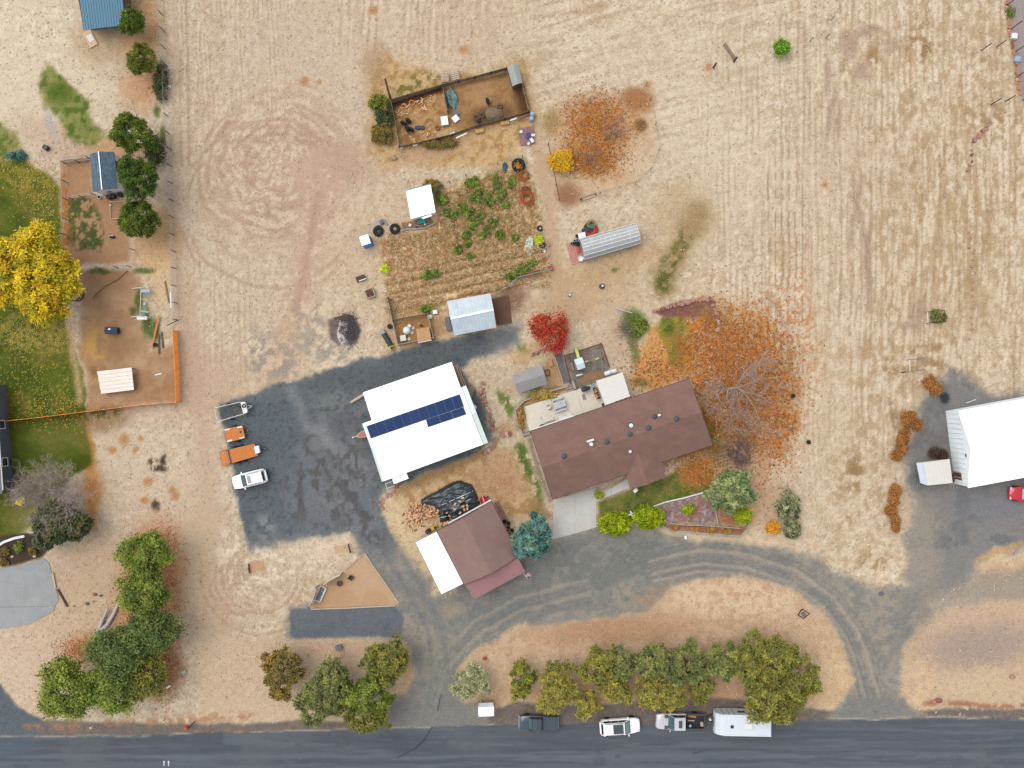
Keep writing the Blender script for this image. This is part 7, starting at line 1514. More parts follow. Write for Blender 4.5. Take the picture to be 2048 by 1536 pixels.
crate('storage_box', 'navy box on the mauve cloth', 1057, 271, .55, .65, .35, 20, m_navy, z=.1); crate('storage_box', 'pale blue lid box lying on the mauve cloth', 1063, 279, .35, .75, .2, 35, m_ltblue, m_whitep, z=.1); crate('storage_box', 'cream box at the east edge of the mauve cloth', 1066, 270, .45, .28, .25, 0, m_cream, z=.1); bucket('bucket', 'white round tub at the west edge of the mauve cloth', 1042, 264, .2, .25, m_whitep, m_whitep, z=.1); bucket('bucket', 'white pail at the south of the mauve cloth', 1057, 288, .18, .35, m_whitep, m_whitep, z=.1); bucket('bucket', 'tiny white pail on bare ground south of the mauve cloth', 1058, 303, .11, .2, m_whitep, m_whitep)
o = tyre('big tractor tyre planter at the north-east garden corner', 1037, 331, .86, .28, fill=m_brown); tree('planter_plant', 'orange and green plant inside the tractor tyre planter', 1036, 330, 9, .6, [(190, 130, 50), (120, 110, 50)], 'leafy', 401, trunk=False, cat='plant', nclump=12, leaf=.2)
o = MB().blob((*P(1010, 335).xy, .0), .35, .6, .12, 12, 6, .25, rp).build('rubber_sheet', m_dkblue, None); tag(o, 'dark crumpled rubber sheet west of the tyre planter', 'sheet')
def coil(label, u, v, r, n, m, name='wire_coil'):
    q_ = MB()
    for k in range(n):
        a = rp.uniform(0, 6.28); rr_ = r * rp.uniform(.5, 1); c_ = P(u, v) + Vector((rp.uniform(-.1, .1), rp.uniform(-.1, .1), rp.uniform(.05, .4))); pts = [c_ + Vector((rr_ * math.cos(a + t_ * .7), rr_ * math.sin(a + t_ * .7), rp.uniform(-.05, .1))) for t_ in range(7)]; q_.path(pts, .035, 4)
    return tag(q_.build(name, m, None), label, 'coil')
coil('tangle of rusty orange wire below the tyre planter', 1047, 351, .75, 26, mat('rust_orange', (196, 110, 62), var=.2)); coil('round rusty orange coil beside the east garden fence', 1054, 397, .95, 40, mat('rust_orange', (196, 110, 62))); coil('smaller rusty coil just above the round one', 1052, 382, .6, 20, mat('rust_dark', (168, 92, 54), var=.2))
tyre('small tyre with pale ring at the east garden edge', 1080, 457, .36, .12, fill=m_cream); tyre('tyre planter below the yellowing plant', 1085, 491, .4, .13, fill=m_brown); bucket('bucket', 'left white pot by the south tyre planter', 1083, 502, .15, .25, m_whitep); bucket('bucket', 'right white pot by the south tyre planter', 1089, 503, .15, .25, m_whitep, m_whitep)
o = MB().blob((*P(1059, 492).xy, .05), .5, 1.0, .15, 16, 8, .4, rp).build('plant_netting', mat('white_net', (214, 222, 212), var=.3, scale=5), None); tag(o, 'crumpled white netting in the east of the garden', 'net'); barrel('fuel_can', 'red can at the south-east garden corner', 1102, 537, .26, .45, m_red)
for i, (u, v, lb_) in enumerate([(1050, 551, 'western'), (1072, 546, 'eastern')]):
    o = thing('raised_planter', lb_ + ' orange timber planter box along the garden fence', 'planter', P(u, v), R(12), 'orange planter boxes')
    for (x, y, l, wd) in ((0, .28, 1.2, .07), (0, -.28, 1.2, .07), (.57, 0, .07, .48), (-.57, 0, .07, .48)): MB().box((x, y, .18), (l, wd, .4)).build('side', m_orange, o, world=False)
    MB().box((0, 0, .14), (1.06, .48, .28)).build('soil', m_brown, o, world=False)
# --- by the greenhouse
crate('cooler', 'white box at the north-west end of the greenhouse', 1164, 471, .9, .7, .5, 12, m_whitep); o = thing('paddling_pool', 'round red and dark tub with green hose rim beside the greenhouse', 'tub', P(1180, 458)); MB().lathe([(.75, 0), (.85, .35), (.80, .35), (.7, .05), (0, .05)], (*P(1180, 458).xy, 0), 22).build('tub', m_red, o); MB().lathe([(.55, .22), (0, .24)], (*P(1178, 457).xy, 0), 16).build('water', m_trim, o); MB().torus((*P(1181, 460).xy, .18), .9, .06, 24, 6).build('hose', m_green, o)
coil('loose green hose loops north of the red tub', 1182, 448, .6, 10, mat('pale_green_hose', (110, 180, 140)), 'hose_coil')
GP = 'pots beside the greenhouse door'
for i, (u, v, r, m, lb_) in enumerate([(1167, 462, .28, m_teal, 'teal pot north of the white box'), (1154, 473, .22, m_dkblue, 'dark pot west of the white box'), (1149, 482, .17, m_whitep, 'left white pot at the greenhouse end'), (1154, 481, .17, m_whitep, 'right white pot at the greenhouse end'), (1143, 488, .17, m_ltblue, 'pale pot at the west corner of the pots'), (1149, 487, .26, m_navy, 'navy tub among the pots'), (1155, 489, .26, m_black, 'black tub among the pots'), (1161, 518, .34, m_whitep, 'large white pot at the south end of the brick pad')]): bucket('plant_pot', lb_, u, v, r, .4, m, m if m is m_whitep and r > .3 else None, 'pot', GP)
o = MB().blob((*P(1156, 500).xy, .2), .22, .45, .2, 10, 6, .2, rp).build('soil_bag', mat('coral_bag', (216, 96, 86)), None); tag(o, 'coral red bag lying beside the greenhouse door', 'bag')
for i, (u, v, lb_) in enumerate([(1204, 573, 'eastern'), (1139, 591, 'western')]):
    o = thing('water_hydrant', lb_ + ' white capped standpipe in the bare yard', 'standpipe', P(u, v)); MB().tube(P(u, v, 0), P(u, v, .8), .06).build('pipe', m_rust, o); MB().lathe([(.14, .72), (.15, .85), (.05, .95), (0, .95)], (*P(u, v).xy, 0), 12).build('cap', m_whitep, o); MB().bar((*P(u, v).xy, .9), (P(u, v).x + .3, P(u, v).y + .3, .95), .05, .05).build('lever', m_trim, o)
    MB().lathe([(.38 if i == 0 else .2, 0), (.30 if i == 0 else .15, .08), (0, .1)], (*P(u, v).xy, 0), 14).build('base', m_char if i == 0 else m_rock, o)
prop('pipe_length', 'pale pipe lying on the ground north of the leafless shrub', 'pipe', [('p', MB().tube(P(1231, 617, .08), P(1264, 626, .08), .07), mat('pale_pipe', (206, 200, 196)))])
# --- propane tank with blue diamond mark
p = P(1221.5, 744.5, .7); o = thing('propane_tank', 'white horizontal propane tank with blue diamond beside the patio cover', 'tank', (p.x, p.y, 0), R(17)); MB().lathe([(0, -.85), (.22, -.78), (.3, -.62), (.3, .62), (.22, .78), (0, .85)], (0, 0, .55), 20, 'x').build('vessel', m_whitep, o, world=False, smooth=True)
for x in (-.5, .5): MB().box((x, 0, .15), (.12, .4, .4)).build('foot', m_rock, o, world=False)
MB().lathe([(.12, .84), (.12, .95), (0, .97)], (0, 0, 0), 12).build('valve_dome', m_whitep, o, world=False); MB().prism([(-.22, 0), (0, -.2), (.22, 0), (0, .2)], .838, .856).build('diamond_mark', mat('pale_blue_mark', (128, 172, 214)), o, world=False)
# --- playground
tp = .2; q4 = [P(1148, 719.5, 2.5), P(1164, 714, 2.5), P(1171, 735, 2.5), P(1155.5, 740.5, 2.5)]; o = thing('play_set', 'wooden play set with pale canopy and yellow slide on the gravel', 'playset', xy((q4[0] + q4[2]) / 2)); rdg = [(q4[0] + q4[3]) / 2 + Vector((0, 0, .35)), (q4[1] + q4[2]) / 2 + Vector((0, 0, .35))]; cp = MB(); cp.slab([q4[0], q4[1], rdg[1], rdg[0]], .04); cp.slab([q4[3], rdg[0], rdg[1], q4[2]], .04); cp.build('canopy', mat('pale_canopy', (212, 232, 232), rough=.6, k=1.1), o)
for q_ in q4: MB().box((q_.lerp((q4[0] + q4[2]) / 2, .12).x, q_.lerp((q4[0] + q4[2]) / 2, .12).y, 1.25), (.1, .1, 2.5), .3).build('post', m_wood, o)
MB().prism([(q_.lerp((q4[0] + q4[2]) / 2, .1).x, q_.lerp((q4[0] + q4[2]) / 2, .1).y) for q_ in q4], 1.1, 1.18).build('platform', m_wood, o); sl = MB(); sl.bar(P(1157, 716, 1.15), P(1152, 697, .2), .42, .04); s0 = sl.build('slide', m_paleyellow, o)
for s_ in (-1, 1): MB().bar(P(1157 + s_ * 3.6, 716 - s_, 1.25), P(1152 + s_ * 3.6, 697 - s_, .3), .07, .2).build('slide_rim', m_green, s0)
for k, (u, v) in enumerate([(1145, 732), (1151, 730)]): MB().bar(P(u - 2, v - 7, .45 + .3 * k), P(u + 2, v + 9, .45 + .3 * k), .24, .05).build('bench_plank', m_wood, o)
MB().bar(P(1168, 725, 2.1), P(1204, 713, 2.1), .09, .09).build('swing_beam', m_wood, o)
for u, v in ((1205, 719), (1203, 707)): MB().tube(P(u, v, 0), P(1204, 713, 2.1), .05).build('swing_leg', m_wood, o)
for u, v in ((1173, 723), (1194, 717)):
    s0 = MB().bar(P(u - 3.2, v + 1, .5), P(u + 3.2, v - 1, .5), .2, .04).build('swing_seat', m_paleyellow, o)
    for s_ in (-1, 1): c_ = P(u + s_ * 3, v - s_ * .9, .5); MB().tube(c_, c_ + Vector((0, 0, 1.55)), .012, n=4).build('chain', m_steel, s0)
prop('white_bench', 'short white plastic beam lying on the playground gravel', 'beam', [('b', MB().bbox((*P(1158.5, 750).xy, .15), (.85, .2, .2), .05, R(14)), m_whitep)])
prop('timber_ramp', 'dark timber platform at the top of the gravel path', 'platform', [('deck', MB().slab([P(1105, 701, .12), P(1114, 694, .12), P(1123, 705, .12), P(1110, 711, .12)], .1), m_grey), ('edge', MB().bar(P(1109, 712, .16), P(1123, 706, .16), .1, .1), m_darkwood)])
# --- patio
c_ = P(1119, 809, .75); o = thing('picnic_table', 'pale grey picnic table with two benches on the patio', 'table', (c_.x, c_.y, .06), R(18)); m_pt = mat('pale_grey_plank', (204, 208, 214), var=.05)
for k in range(5): MB().box((0, -.32 + k * .16, .72), (1.5, .15, .04)).build('table_plank', m_pt, o, world=False)
for s_ in (-1, 1):
    MB().box((0, s_ * .76, .43), (1.5, .26, .04)).build('bench', m_pt, o, world=False)
    MB().box((s_ * .55, 0, .38), (.06, 1.4, .08)).build('brace', m_wood, o, world=False)
    for t_ in (-1, 1): MB().bar((s_ * .55, t_ * .3, .7), (s_ * .55, t_ * .6, 0), .08, .08).build('leg', m_wood, o, world=False)
prop('table_bottle', 'dark bottle standing on the picnic table', 'bottle', [('glass', MB().lathe([(.05, .82), (.05, 1.0), (.02, 1.08), (0, 1.1)], (c_.x + .1, c_.y + .2, 0), 10), m_trim), ('cap', MB().lathe([(.025, 1.08), (.025, 1.13), (0, 1.13)], (c_.x + .1, c_.y + .2, 0), 8), m_steel)])
c_ = P(1098, 814, .5); o = thing('folding_chair', 'small teal and pink chair west of the picnic table', 'chair', (c_.x, c_.y, .06), R(-60)); MB().bbox((0, 0, .42), (.45, .45, .06), .02).build('seat', m_whitep, o, world=False); MB().bbox((-.24, 0, .7), (.05, .45, .5), .02).build('backrest', m_teal, o, world=False); MB().bbox((.27, 0, .44), (.12, .4, .08), .02).build('cushion', mat('pink_cushion', (222, 60, 96)), o, world=False); [MB().tube((x, y, 0), (x, y, .42), .02).build('leg', m_steel, o, world=False) for x in (-.2, .2) for y in (-.2, .2)]
c_ = P(1170, 778, 1.0); o = thing('barbecue', 'black barbecue grill on the north edge of the patio', 'barbecue', (c_.x, c_.y, .06), R(18)); MB().bbox((0, 0, .55), (.85, .5, .7), .05).build('cabinet', m_trim, o, world=False); MB().lathe([(.0, -.42), (.26, -.4), (.30, 0), (.26, .4), (0, .42)], (0, 0, .92), 14, 'x').build('lid', mat('barbecue_black', (40, 46, 50), rough=.35), o, world=False); MB().box((.55, 0, .85), (.28, .42, .04)).build('side_shelf', m_trim, o, world=False); [MB().tube((x, y, 0), (x, y, .25), .03).build('leg', m_trim, o, world=False) for x in (-.35, .35) for y in (-.2, .2)]
prop('door_mat', 'brown mat on the patio south of the barbecue', 'mat', [('m', MB().box((*P(1168, 794).xy, .07), (.4, .75, .02), R(18)), mat('mat_brown', (168, 148, 132)))])
c_ = P(1193, 786, .5); o = thing('planter_bench', 'dark green planter bench filled with orange pumpkins and flowers', 'planter', (c_.x, c_.y, .06), R(-72)); MB().bbox((0, 0, .25), (1.35, .5, .45), .04).build('trough', mat('dark_green_trough', (44, 60, 52)), o, world=False)
for k in range(9): MB().blob((rp.uniform(-.55, .55), rp.uniform(-.15, .15), .55), .13, .13, .11, 10, 6, .06, rp).build('pumpkin', mat('pumpkin', (232, 140, 50), var=.15) if k % 3 else m_newwood, o, world=False, smooth=True)
bucket('plant_pot', 'pale blue pot north of the pumpkin planter', 1185, 771, .22, .4, m_ltblue, m_ltblue, 'pot', z=.06); bucket('plant_pot', 'green pot at the south end of the pumpkin planter', 1197, 795, .2, .35, m_green, None, 'pot', z=.06); bucket('plant_pot', 'grey pot at the patio cover corner by the house', 1206, 810, .2, .4, m_rock, None, 'pot', z=.06)
crate('deck_box', 'long white storage bench against the house on the patio', 1132, 835, 1.65, .45, .5, 18, m_whitep, z=.06); crate('deck_box', 'long grey storage bench against the house on the patio', 1100, 846, 1.4, .45, .45, 18, m_greymetal, z=.06); crate('cooler', 'small black cooler at the west end of the grey bench', 1084, 852, .5, .35, .4, 18, m_trim, z=.06)
crate('bench_box', 'orange brown wooden chest near the grey corrugated shed', 1101, 726, .45, .85, .4, 10, m_orange, mat('salmon_lid', (206, 150, 118))); prop('window_frame', 'dark empty frame leaning by the grey corrugated shed', 'frame', [('side', MB().bar(P(1090, 741, .1), P(1098, 739, .1), .08, .1), m_trim), ('side', MB().bar(P(1098, 739, .1), P(1100, 750, .1), .08, .1), m_trim), ('side', MB().bar(P(1100, 750, .1), P(1092, 752, .1), .08, .1), m_trim), ('side', MB().bar(P(1092, 752, .1), P(1090, 741, .1), .08, .1), m_trim)])
tree('planter_plant', 'dry yellow grasses in the patio planter', 1085, 788, 30, .6, [(206, 176, 104), (150, 140, 60), (188, 150, 90)], 'spray', 402, ry=8, trunk=False, cat='plant', nclump=26, leaf=.35); tree('planter_plant', 'dry brown flowers along the west side of the patio planter', 1041, 838, 7, .5, [(190, 150, 90), (140, 110, 60)], 'spray', 403, ry=24, trunk=False, cat='plant', nclump=20, leaf=.3)
prop('white_sign', 'small white square board hanging at the entry gable corner', 'board', [('b', MB().box((*P(1271, 981, 1.2).xy, 1.2), (.55, .42, .04), R(40)), m_whitep), ('stake', MB().tube((*P(1271, 981, 1.2).xy, -.05), (*P(1271, 981, 1.2).xy, 1.2), .03), m_white)])
for (u, v, lb_) in ((1263, 1028, 'white flower shaped ornament between the lime shrubs'), (1200, 1045, 'white flower shaped ornament at the driveway corner')):
    o = thing('garden_ornament', lb_, 'ornament', P(u, v)); MB().tube(P(u, v, 0), P(u, v, .9), .04).build('stake', m_white, o); c_ = P(u, v, .9)
    for k in range(4): a = R(20 + 90 * k); MB().bbox((c_.x + .22 * math.cos(a), c_.y + .22 * math.sin(a), .92), (.34, .16, .04), .02, a).build('petal', m_whitep, o)
prop('ground_box', 'small white utility cover near the front timber edging', 'cover', [('b', MB().bbox((*P(1371, 1075).xy, .06), (.3, .45, .14), .03), m_whitep)])
# --- shop surroundings
o = thing('log_beam', 'pale debarked log sticking out west of the shop', 'log', P(713, 798)); MB().tube(P(702, 805, .2), P(728, 789, .3), .16, .2, 10).build('stem', m_palewood, o); MB().tube(P(702, 805, .2), P(701, 805.6, .2), .15, .12, 10).build('cut_end', m_newwood, o)
a = R(200); c_ = P(735, 866, .9); o = thing('row_boat', 'bow of a red decked boat poking out from the shop side', 'boat', (c_.x, c_.y, 0), R(197)); hull = MB(); prf = [(1.45, .04, .55), (1.1, .28, .42), (.6, .42, .38), (0, .46, .36), (-.6, .46, .36)]; loft(hull, [[(x, -w_, .9), (x, -w_ * .7, z_), (x, w_ * .7, z_), (x, w_, .9)] for x, w_, z_ in prf]); hull.build('hull', mat('boat_cream', (214, 206, 140)), o, world=False); MB().prism([(1.3, -.02), (1.05, -.22), (.6, -.34), (-.5, -.38), (-.5, .38), (.6, .34), (1.05, .22), (1.3, .02)], .9, .93).build('deck', mat('boat_red', (206, 126, 112)), o, world=False); MB().bar((1.3, 0, .5), (2.0, 0, .45), .1, .1).build('tow_bar', m_steel, o, world=False); MB().lathe([(.09, 0), (.09, .6), (0, .62)], (1.95, 0, 0), 10).build('jack', m_whitep, o, world=False); [MB().box((x, 0, .18), (.2, .5, .42)).build('cradle', m_darkwood, o, world=False) for x in (.5, -.4)]
crate('teal_bin', 'teal bin beside the boat bow at the shop corner', 726, 853, .4, .4, .6, 20, m_teal); o = thing('planter_box', 'white edged planter box at the south-west shop corner', 'planter', P(781, 969), R(18)); [MB().box((x, y, .15), (l, wd, .35)).build('side', m_white, o, world=False) for x, y, l, wd in ((0, .3, 1.1, .06), (0, -.3, 1.1, .06), (-.52, 0, .06, .54))]; MB().box((0, 0, .1), (1.0, .54, .2)).build('soil', m_grey, o, world=False)
pallet('pallet of scrap leaning on the east wall of the shop', 941, 785, .8, 1.5, -20, m_wood, z=.35); GL = 'lumber stacked on the east side of the lean-to'
for k in range(6): plank(['outermost', 'second', 'third', 'fourth', 'fifth', 'innermost'][k] + ' board of the lumber stacked beside the lean-to', (908 + (5 - k) * 1.3, 729 + k * .4), (925 + (5 - k) * 1.3, 772 + k * .4), .12, .1, [m_newwood, m_rust, m_wood][k % 3], .3 + .07 * k, 'lumber', GL)
stones('red stone border curving along the bank east of the shop', [(968, 762), (964, 780), (968, 800), (976, 820), (983, 845), (988, 862)], 62, .42, seed=4, jit=.22); stones('flat red stones curving below the south-east shop corner', [(992, 878), (988, 890), (978, 900), (966, 906)], 14, .5, seed=5, jit=.12, zs=.35); stones('red stones at the south-west shop corner by the drive', [(797, 966), (785, 985), (772, 992), (765, 1005), (762, 1020)], 16, .4, seed=6, jit=.2, zs=.4)
stones('pale red stone border around the mulch bed north of the orange lawn', [(1306, 624), (1340, 614), (1362, 608), (1385, 602), (1422, 597)], 44, .42, seed=7, jit=.12); stones('darker stone border on the east side of the mulch bed', [(1424, 600), (1430, 618), (1436, 640), (1436, 662)], 26, .46, seed=8, jit=.16); stones('broken red stones north of the gravel path', [(1062, 712), (1078, 704), (1092, 697)], 16, .36, seed=9, jit=.2)
stones('red stone row edging the grey lane at the top right', [(2012, 0), (2016, 40), (2022, 76), (2028, 110), (2034, 150), (2040, 190)], 40, .36, seed=10, jit=.18, zs=.5); stones('short row of red stones curving in the east field', [(1945, 285), (1956, 272), (1968, 262), (1978, 252)], 16, .42, seed=11, jit=.2); stones('scattered stones south of the curved red row', [(1944, 298), (1942, 320), (1926, 345)], 6, .42, seed=12, jit=.3)
stones('line of small stones and debris in the east field', [(1938, 460), (1942, 530), (1944, 620), (1936, 680)], 16, .34, seed=13, jit=.3, zs=.4)
# --- garage surroundings: tarp, firewood
pts = [(225, 380), (300, 335), (400, 285), (500, 225), (620, 170), (660, 165), (700, 185), (790, 210), (830, 290), (860, 370), (890, 435), (800, 490), (720, 535), (640, 595), (570, 600), (530, 545), (545, 605), (440, 630), (425, 530), (380, 455), (300, 430), (240, 445)]
tpoly = [(800 + x / 5.486, 930 + y / 5.486) for x, y in pts]; px_ = np.array(tpoly); gu_ = np.arange(px_[:, 0].min() - 1, px_[:, 0].max() + 2, 1.9); gv_ = np.arange(px_[:, 1].min() - 1, px_[:, 1].max() + 2, 1.9); gU, gV = np.meshgrid(gu_, gv_); sdp = poly_sd(tpoly, gU.ravel(), gV.ravel())
z_ = np.clip(sdp / 14, 0, 1) ** .6 * .85 + (fbm(gU.ravel() / 16 + 3, gV.ravel() / 9, 4, 301) - .5) * .8 * np.clip(sdp / 8, 0, 1) + np.abs(np.sin((gU.ravel() + gV.ravel() * 2.2) / 9 + fbm(gU.ravel() / 20, gV.ravel() / 20, 2, 305) * 6)) * .22 * np.clip(sdp / 6, 0, 1) + .04
inside = (sdp > -1.0).reshape(gU.shape); q_ = MB(); W2 = gU.shape[1]; vsx = [tuple((*P(a, b_, 0).xy, max(.02, c2))) for a, b_, c2 in zip(gU.ravel(), gV.ravel(), z_)]; fs_ = [(r2 * W2 + c2, r2 * W2 + c2 + 1, (r2 + 1) * W2 + c2 + 1, (r2 + 1) * W2 + c2) for r2 in range(gU.shape[0] - 1) for c2 in range(W2 - 1) if inside[r2, c2] and inside[r2, c2 + 1] and inside[r2 + 1, c2] and inside[r2 + 1, c2 + 1]]
q_.add(vsx, fs_); TARP = q_.build('tarpaulin', m_tarp, None, smooth=True)
bm2 = bmesh.new(); bm2.from_mesh(TARP.data); bmesh.ops.delete(bm2, geom=[v for v in bm2.verts if not v.link_faces], context='VERTS'); bm2.to_mesh(TARP.data); bm2.free(); TARP.modifiers.new('thick', 'SOLIDIFY').thickness = .02; tag(TARP, 'crumpled black tarpaulin covering the wood heap behind the garage', 'tarpaulin')
def tz(u, v): i = int(round((v - gv_[0]) / 1.9)) * W2 + int(round((u - gu_[0]) / 1.9)); return max(.05, z_[i])
for i, (x, y) in enumerate([(605, 430), (660, 400), (688, 362), (600, 485), (690, 455), (735, 440), (660, 525), (705, 490), (708, 530), (545, 560), (515, 520), (740, 480), (420, 497), (270, 430)]):
    u, v = 800 + x / 5.486, 930 + y / 5.486; zz = tz(u, v) + .1; p = P(u, v, zz); lab = 'split log lying on the ' + ('west flap' if x < 530 else 'upper middle' if y < 445 else 'lower edge' if y > 500 else 'middle') + ' of the black tarpaulin'
    o = one('tarp_log', MB().bbox((0, 0, 0), (.36, .22, .2), .04, R(rp.uniform(0, 180))), m_log, lab, 'log', 'logs lying on the tarpaulin', loc=(p.x, p.y, zz))
for k, (a, b_) in enumerate([((460, 440), (700, 330)), ((520, 500), (780, 370)), ((430, 580), (530, 560)), ((640, 360), (800, 285))]):
    A_ = (800 + a[0] / 5.486, 930 + a[1] / 5.486); B__ = (800 + b_[0] / 5.486, 930 + b_[1] / 5.486); pp_ = [P(A_[0] + (B__[0] - A_[0]) * t_ / 8, A_[1] + (B__[1] - A_[1]) * t_ / 8, tz(A_[0] + (B__[0] - A_[0]) * t_ / 8, A_[1] + (B__[1] - A_[1]) * t_ / 8) + .04) for t_ in range(9)]; tag(MB().path(pp_, .035, 5).build('tie_rope', m_whitep, None), ['lower pale', 'middle pale', 'short western pale', 'upper pale'][k] + ' rope stretched across the black tarpaulin', 'rope')
q_ = MB(); q2 = MB()
for k in range(330):
    a = rp.uniform(0, 6.28); d = abs(rp.gauss(0, 1)); u, v = (834 + 13 * d * math.cos(a), 1030 + 13 * d * math.sin(a)) if k < 240 else (rp.uniform(840, 876), rp.uniform(1012, 1032)); z0_ = max(.08, .55 - .3 * d if k < 240 else .15) * rp.uniform(.3, 1); c_ = P(u, v, z0_); b2 = rp.uniform(0, 3.14); L = rp.uniform(.16, .26); (q_ if rp.random() < .7 else q2).tube((c_.x - L * math.cos(b2), c_.y - L * math.sin(b2), z0_), (c_.x + L * math.cos(b2), c_.y + L * math.sin(b2), z0_ + rp.uniform(-.08, .12)), rp.uniform(.06, .10), rp.uniform(.06, .10), 6)
o = thing('firewood_heap', 'loose heap of split firewood west of the tarpaulin', 'firewood', P(834, 1030)); q_.build('split_logs', m_log, o, kind='stuff'); q2.build('bark_logs', m_logd, o, kind='stuff')
o = thing('firewood_stack', 'row of stacked firewood along the garage wall under the tarpaulin edge', 'firewood', P(900, 1045))
for k in range(16): c_ = P(884 + k * 5.2, 1051 - k * 2.7, .2); MB().tube((c_.x - .12, c_.y - .22, .2), (c_.x + .12, c_.y + .22, .22), .13, .12, 7).build('log', m_log if k % 3 else m_logd, o)
c_ = P(967, 999, .4); o = thing('wheelbarrow', 'red wheelbarrow with a pale board across it behind the garage', 'wheelbarrow', (c_.x, c_.y, 0), R(30)); MB().lathe([(.28, .28), (.48, .55), (.45, .55), (.26, .32), (0, .32)], (0, 0, 0), 10).build('tray', m_red, o, world=False); MB().torus((.55, 0, .18), .14, .05, 14, 6, 'y').build('wheel', m_black, o, world=False); [MB().tube((.5, s_ * .1, .2), (-.75, s_ * .28, .5), .025).build('handle', m_log, o, world=False) for s_ in (-1, 1)]; MB().bar((-.1, -.6, .6), (.1, .55, .6), .12, .04).build('board', m_palewood, o, world=False); [MB().tube((-.25, s_ * .2, 0), (-.2, s_ * .2, .35), .02).build('leg', m_steel, o, world=False) for s_ in (-1, 1)]
crate('black_bin', 'black bin at the carport corner', 856, 1063, .6, .5, .6, 30, m_trim); prop('yellow_machine', 'yellow garden machine beside the firewood', 'machine', [('deck', MB().bbox((*P(869, 1055).xy, .25), (.9, .5, .3), .08, R(25)), m_yellow), ('engine', MB().bbox((*P(871, 1054).xy, .48), (.35, .3, .25), .05, R(25)), m_trim), ('handle', MB().tube(P(862, 1059, .3), P(856, 1062, .9), .03), m_trim)])
pallet('long rust brown pallet along the east wall of the garage', 1003, 1022, 2.9, .55, -62, mat('rust_board', (176, 122, 100), var=.15), z=.12, n=4); GG = 'pots along the east garage wall'
for i, (u, v, r, m, lb_) in enumerate([(1009, 1042, .24, m_black, 'upper black pot beside the garage'), (1017, 1046, .24, m_black, 'second black pot beside the garage'), (1017, 1055, .26, mat('orange_plastic', (236, 110, 40)), 'orange pot beside the garage'), (1016, 1060, .18, m_whitep, 'white pot just below the orange pot'), (1020, 1066, .16, m_whitep, 'lower white pot beside the garage'), (1024, 1060, .22, m_black, 'black pot under the blue spruce edge')]): bucket('plant_pot', lb_, u, v, r, .35, m, None, 'pot', GG)
# flag on the porch corner
o = thing('porch_flag', 'small striped red and white flag with blue corner on the porch', 'flag', P(1052, 1152)); b0 = P(1046, 1146, 1.9); b1 = P(1056, 1158, 2.5); MB().tube(b0, b1, .025).build('pole', m_white, o); d = (b1 - b0).normalized()
fw = .75; 
for k in range(7):
    p0 = b1 - d * (.04 + k * .085); MB().bar(p0 + Vector((0, 0, -.05)), p0 + Vector((.38 + .04 * math.sin(k), .34, -.35)), .085, .015).build('stripe', mat('flag_red', (206, 60, 84)) if k % 2 == 0 else m_whitep, o)
p0 = b1 - d * .13; MB().bar(p0 + Vector((0, 0, .0)), p0 + Vector((.18, .17, -.12)), .26, .02).build('canton', m_navy, o)
# --- sand pit furniture
c_ = P(641, 1188, .4); o = thing('outdoor_sofa', 'white framed outdoor sofa with grey cushions in the sand pit', 'sofa', (c_.x, c_.y, 0), R(66)); MB().bbox((0, 0, .2), (1.9, .85, .2), .03).build('frame', m_cream, o, world=False); MB().bbox((0, .38, .45), (1.9, .1, .5), .03).build('backrest', m_cream, o, world=False); [MB().bbox((x, .04, .36), (.52, .5, .16), .05).build('cushion', m_grey, o, world=False) for x in (-.6, 0, .6)]; [MB().bbox((s_ * .93, 0, .4), (.08, .8, .25), .02).build('arm', m_cream, o, world=False) for s_ in (-1, 1)]
bucket('fire_bowl', 'round dark fire bowl in the sand pit', 680, 1166, .32, .35, m_trim, m_char, 'fire bowl'); o = thing('camp_chair', 'black folding camp chair in the sand pit', 'chair', P(703, 1155), R(-30)); MB().bbox((0, 0, .35), (.5, .5, .05), .02).build('seat', m_trim, o, world=False); MB().bbox((-.27, 0, .6), (.05, .5, .5), .02).build('backrest', m_trim, o, world=False); [MB().tube((x, y, 0), (-x, y, .6), .018).build('leg', m_trim, o, world=False) for x in (-.28, .28) for y in (-.26, .26)]
prop('wooden_box_step', 'small brown wooden backstop by the west sand square', 'board', [('b', MB().bar(P(497, 1128, .15), P(499, 1146, .15), .08, .3), m_darkwood), ('stake', MB().box((*P(498, 1137).xy, .2), (.1, .1, .45)), m_postd)])
crate('utility_box', 'teal covered box between the parking strip and the junipers', 677, 1296, .75, .6, .5, 20, m_teal, m_grey)
# --- west side
c_ = P(222, 661, .8); o = thing('dog_house', 'dark blue plastic dog house in the dirt yard', 'dog house', (c_.x, c_.y, 0)); MB().bbox((0, 0, .38), (1.5, .8, .78), .05).build('body', m_dkblue, o, world=False); MB().add([(-.8, -.45, .76), (.8, -.45, .76), (.8, .45, .76), (-.8, .45, .76), (-.75, 0, 1.0), (.75, 0, 1.0)], [(0, 1, 5, 4), (2, 3, 4, 5), (1, 2, 5), (3, 0, 4), (3, 2, 1, 0)]).build('roof', mat('navy_roof', (52, 66, 92), rough=.5), o, world=False); MB().box((.76, 0, .32), (.03, .4, .5)).build('doorway', m_black, o, world=False); MB().box((-.15, .15, .95), (.26, .26, .04)).build('white_label', m_whitep, o, world=False)
o = thing('swing_set', 'white pipe swing set with teal seats beside the dirt yard', 'swing set', P(296, 605)); MB().tube(P(282, 575, 2.0), P(280, 632, 2.0), .05).build('top_bar', m_steel, o)
for (u, v, u2, v2) in ((282, 575, 309, 573), (282, 575, 268, 577), (281, 598, 309, 600), (280, 632, 306, 636), (280, 632, 266, 634)): MB().tube(P(u, v, 2.0), P(u2 - 4, v2, 0), .045).build('leg', m_whitep, o)
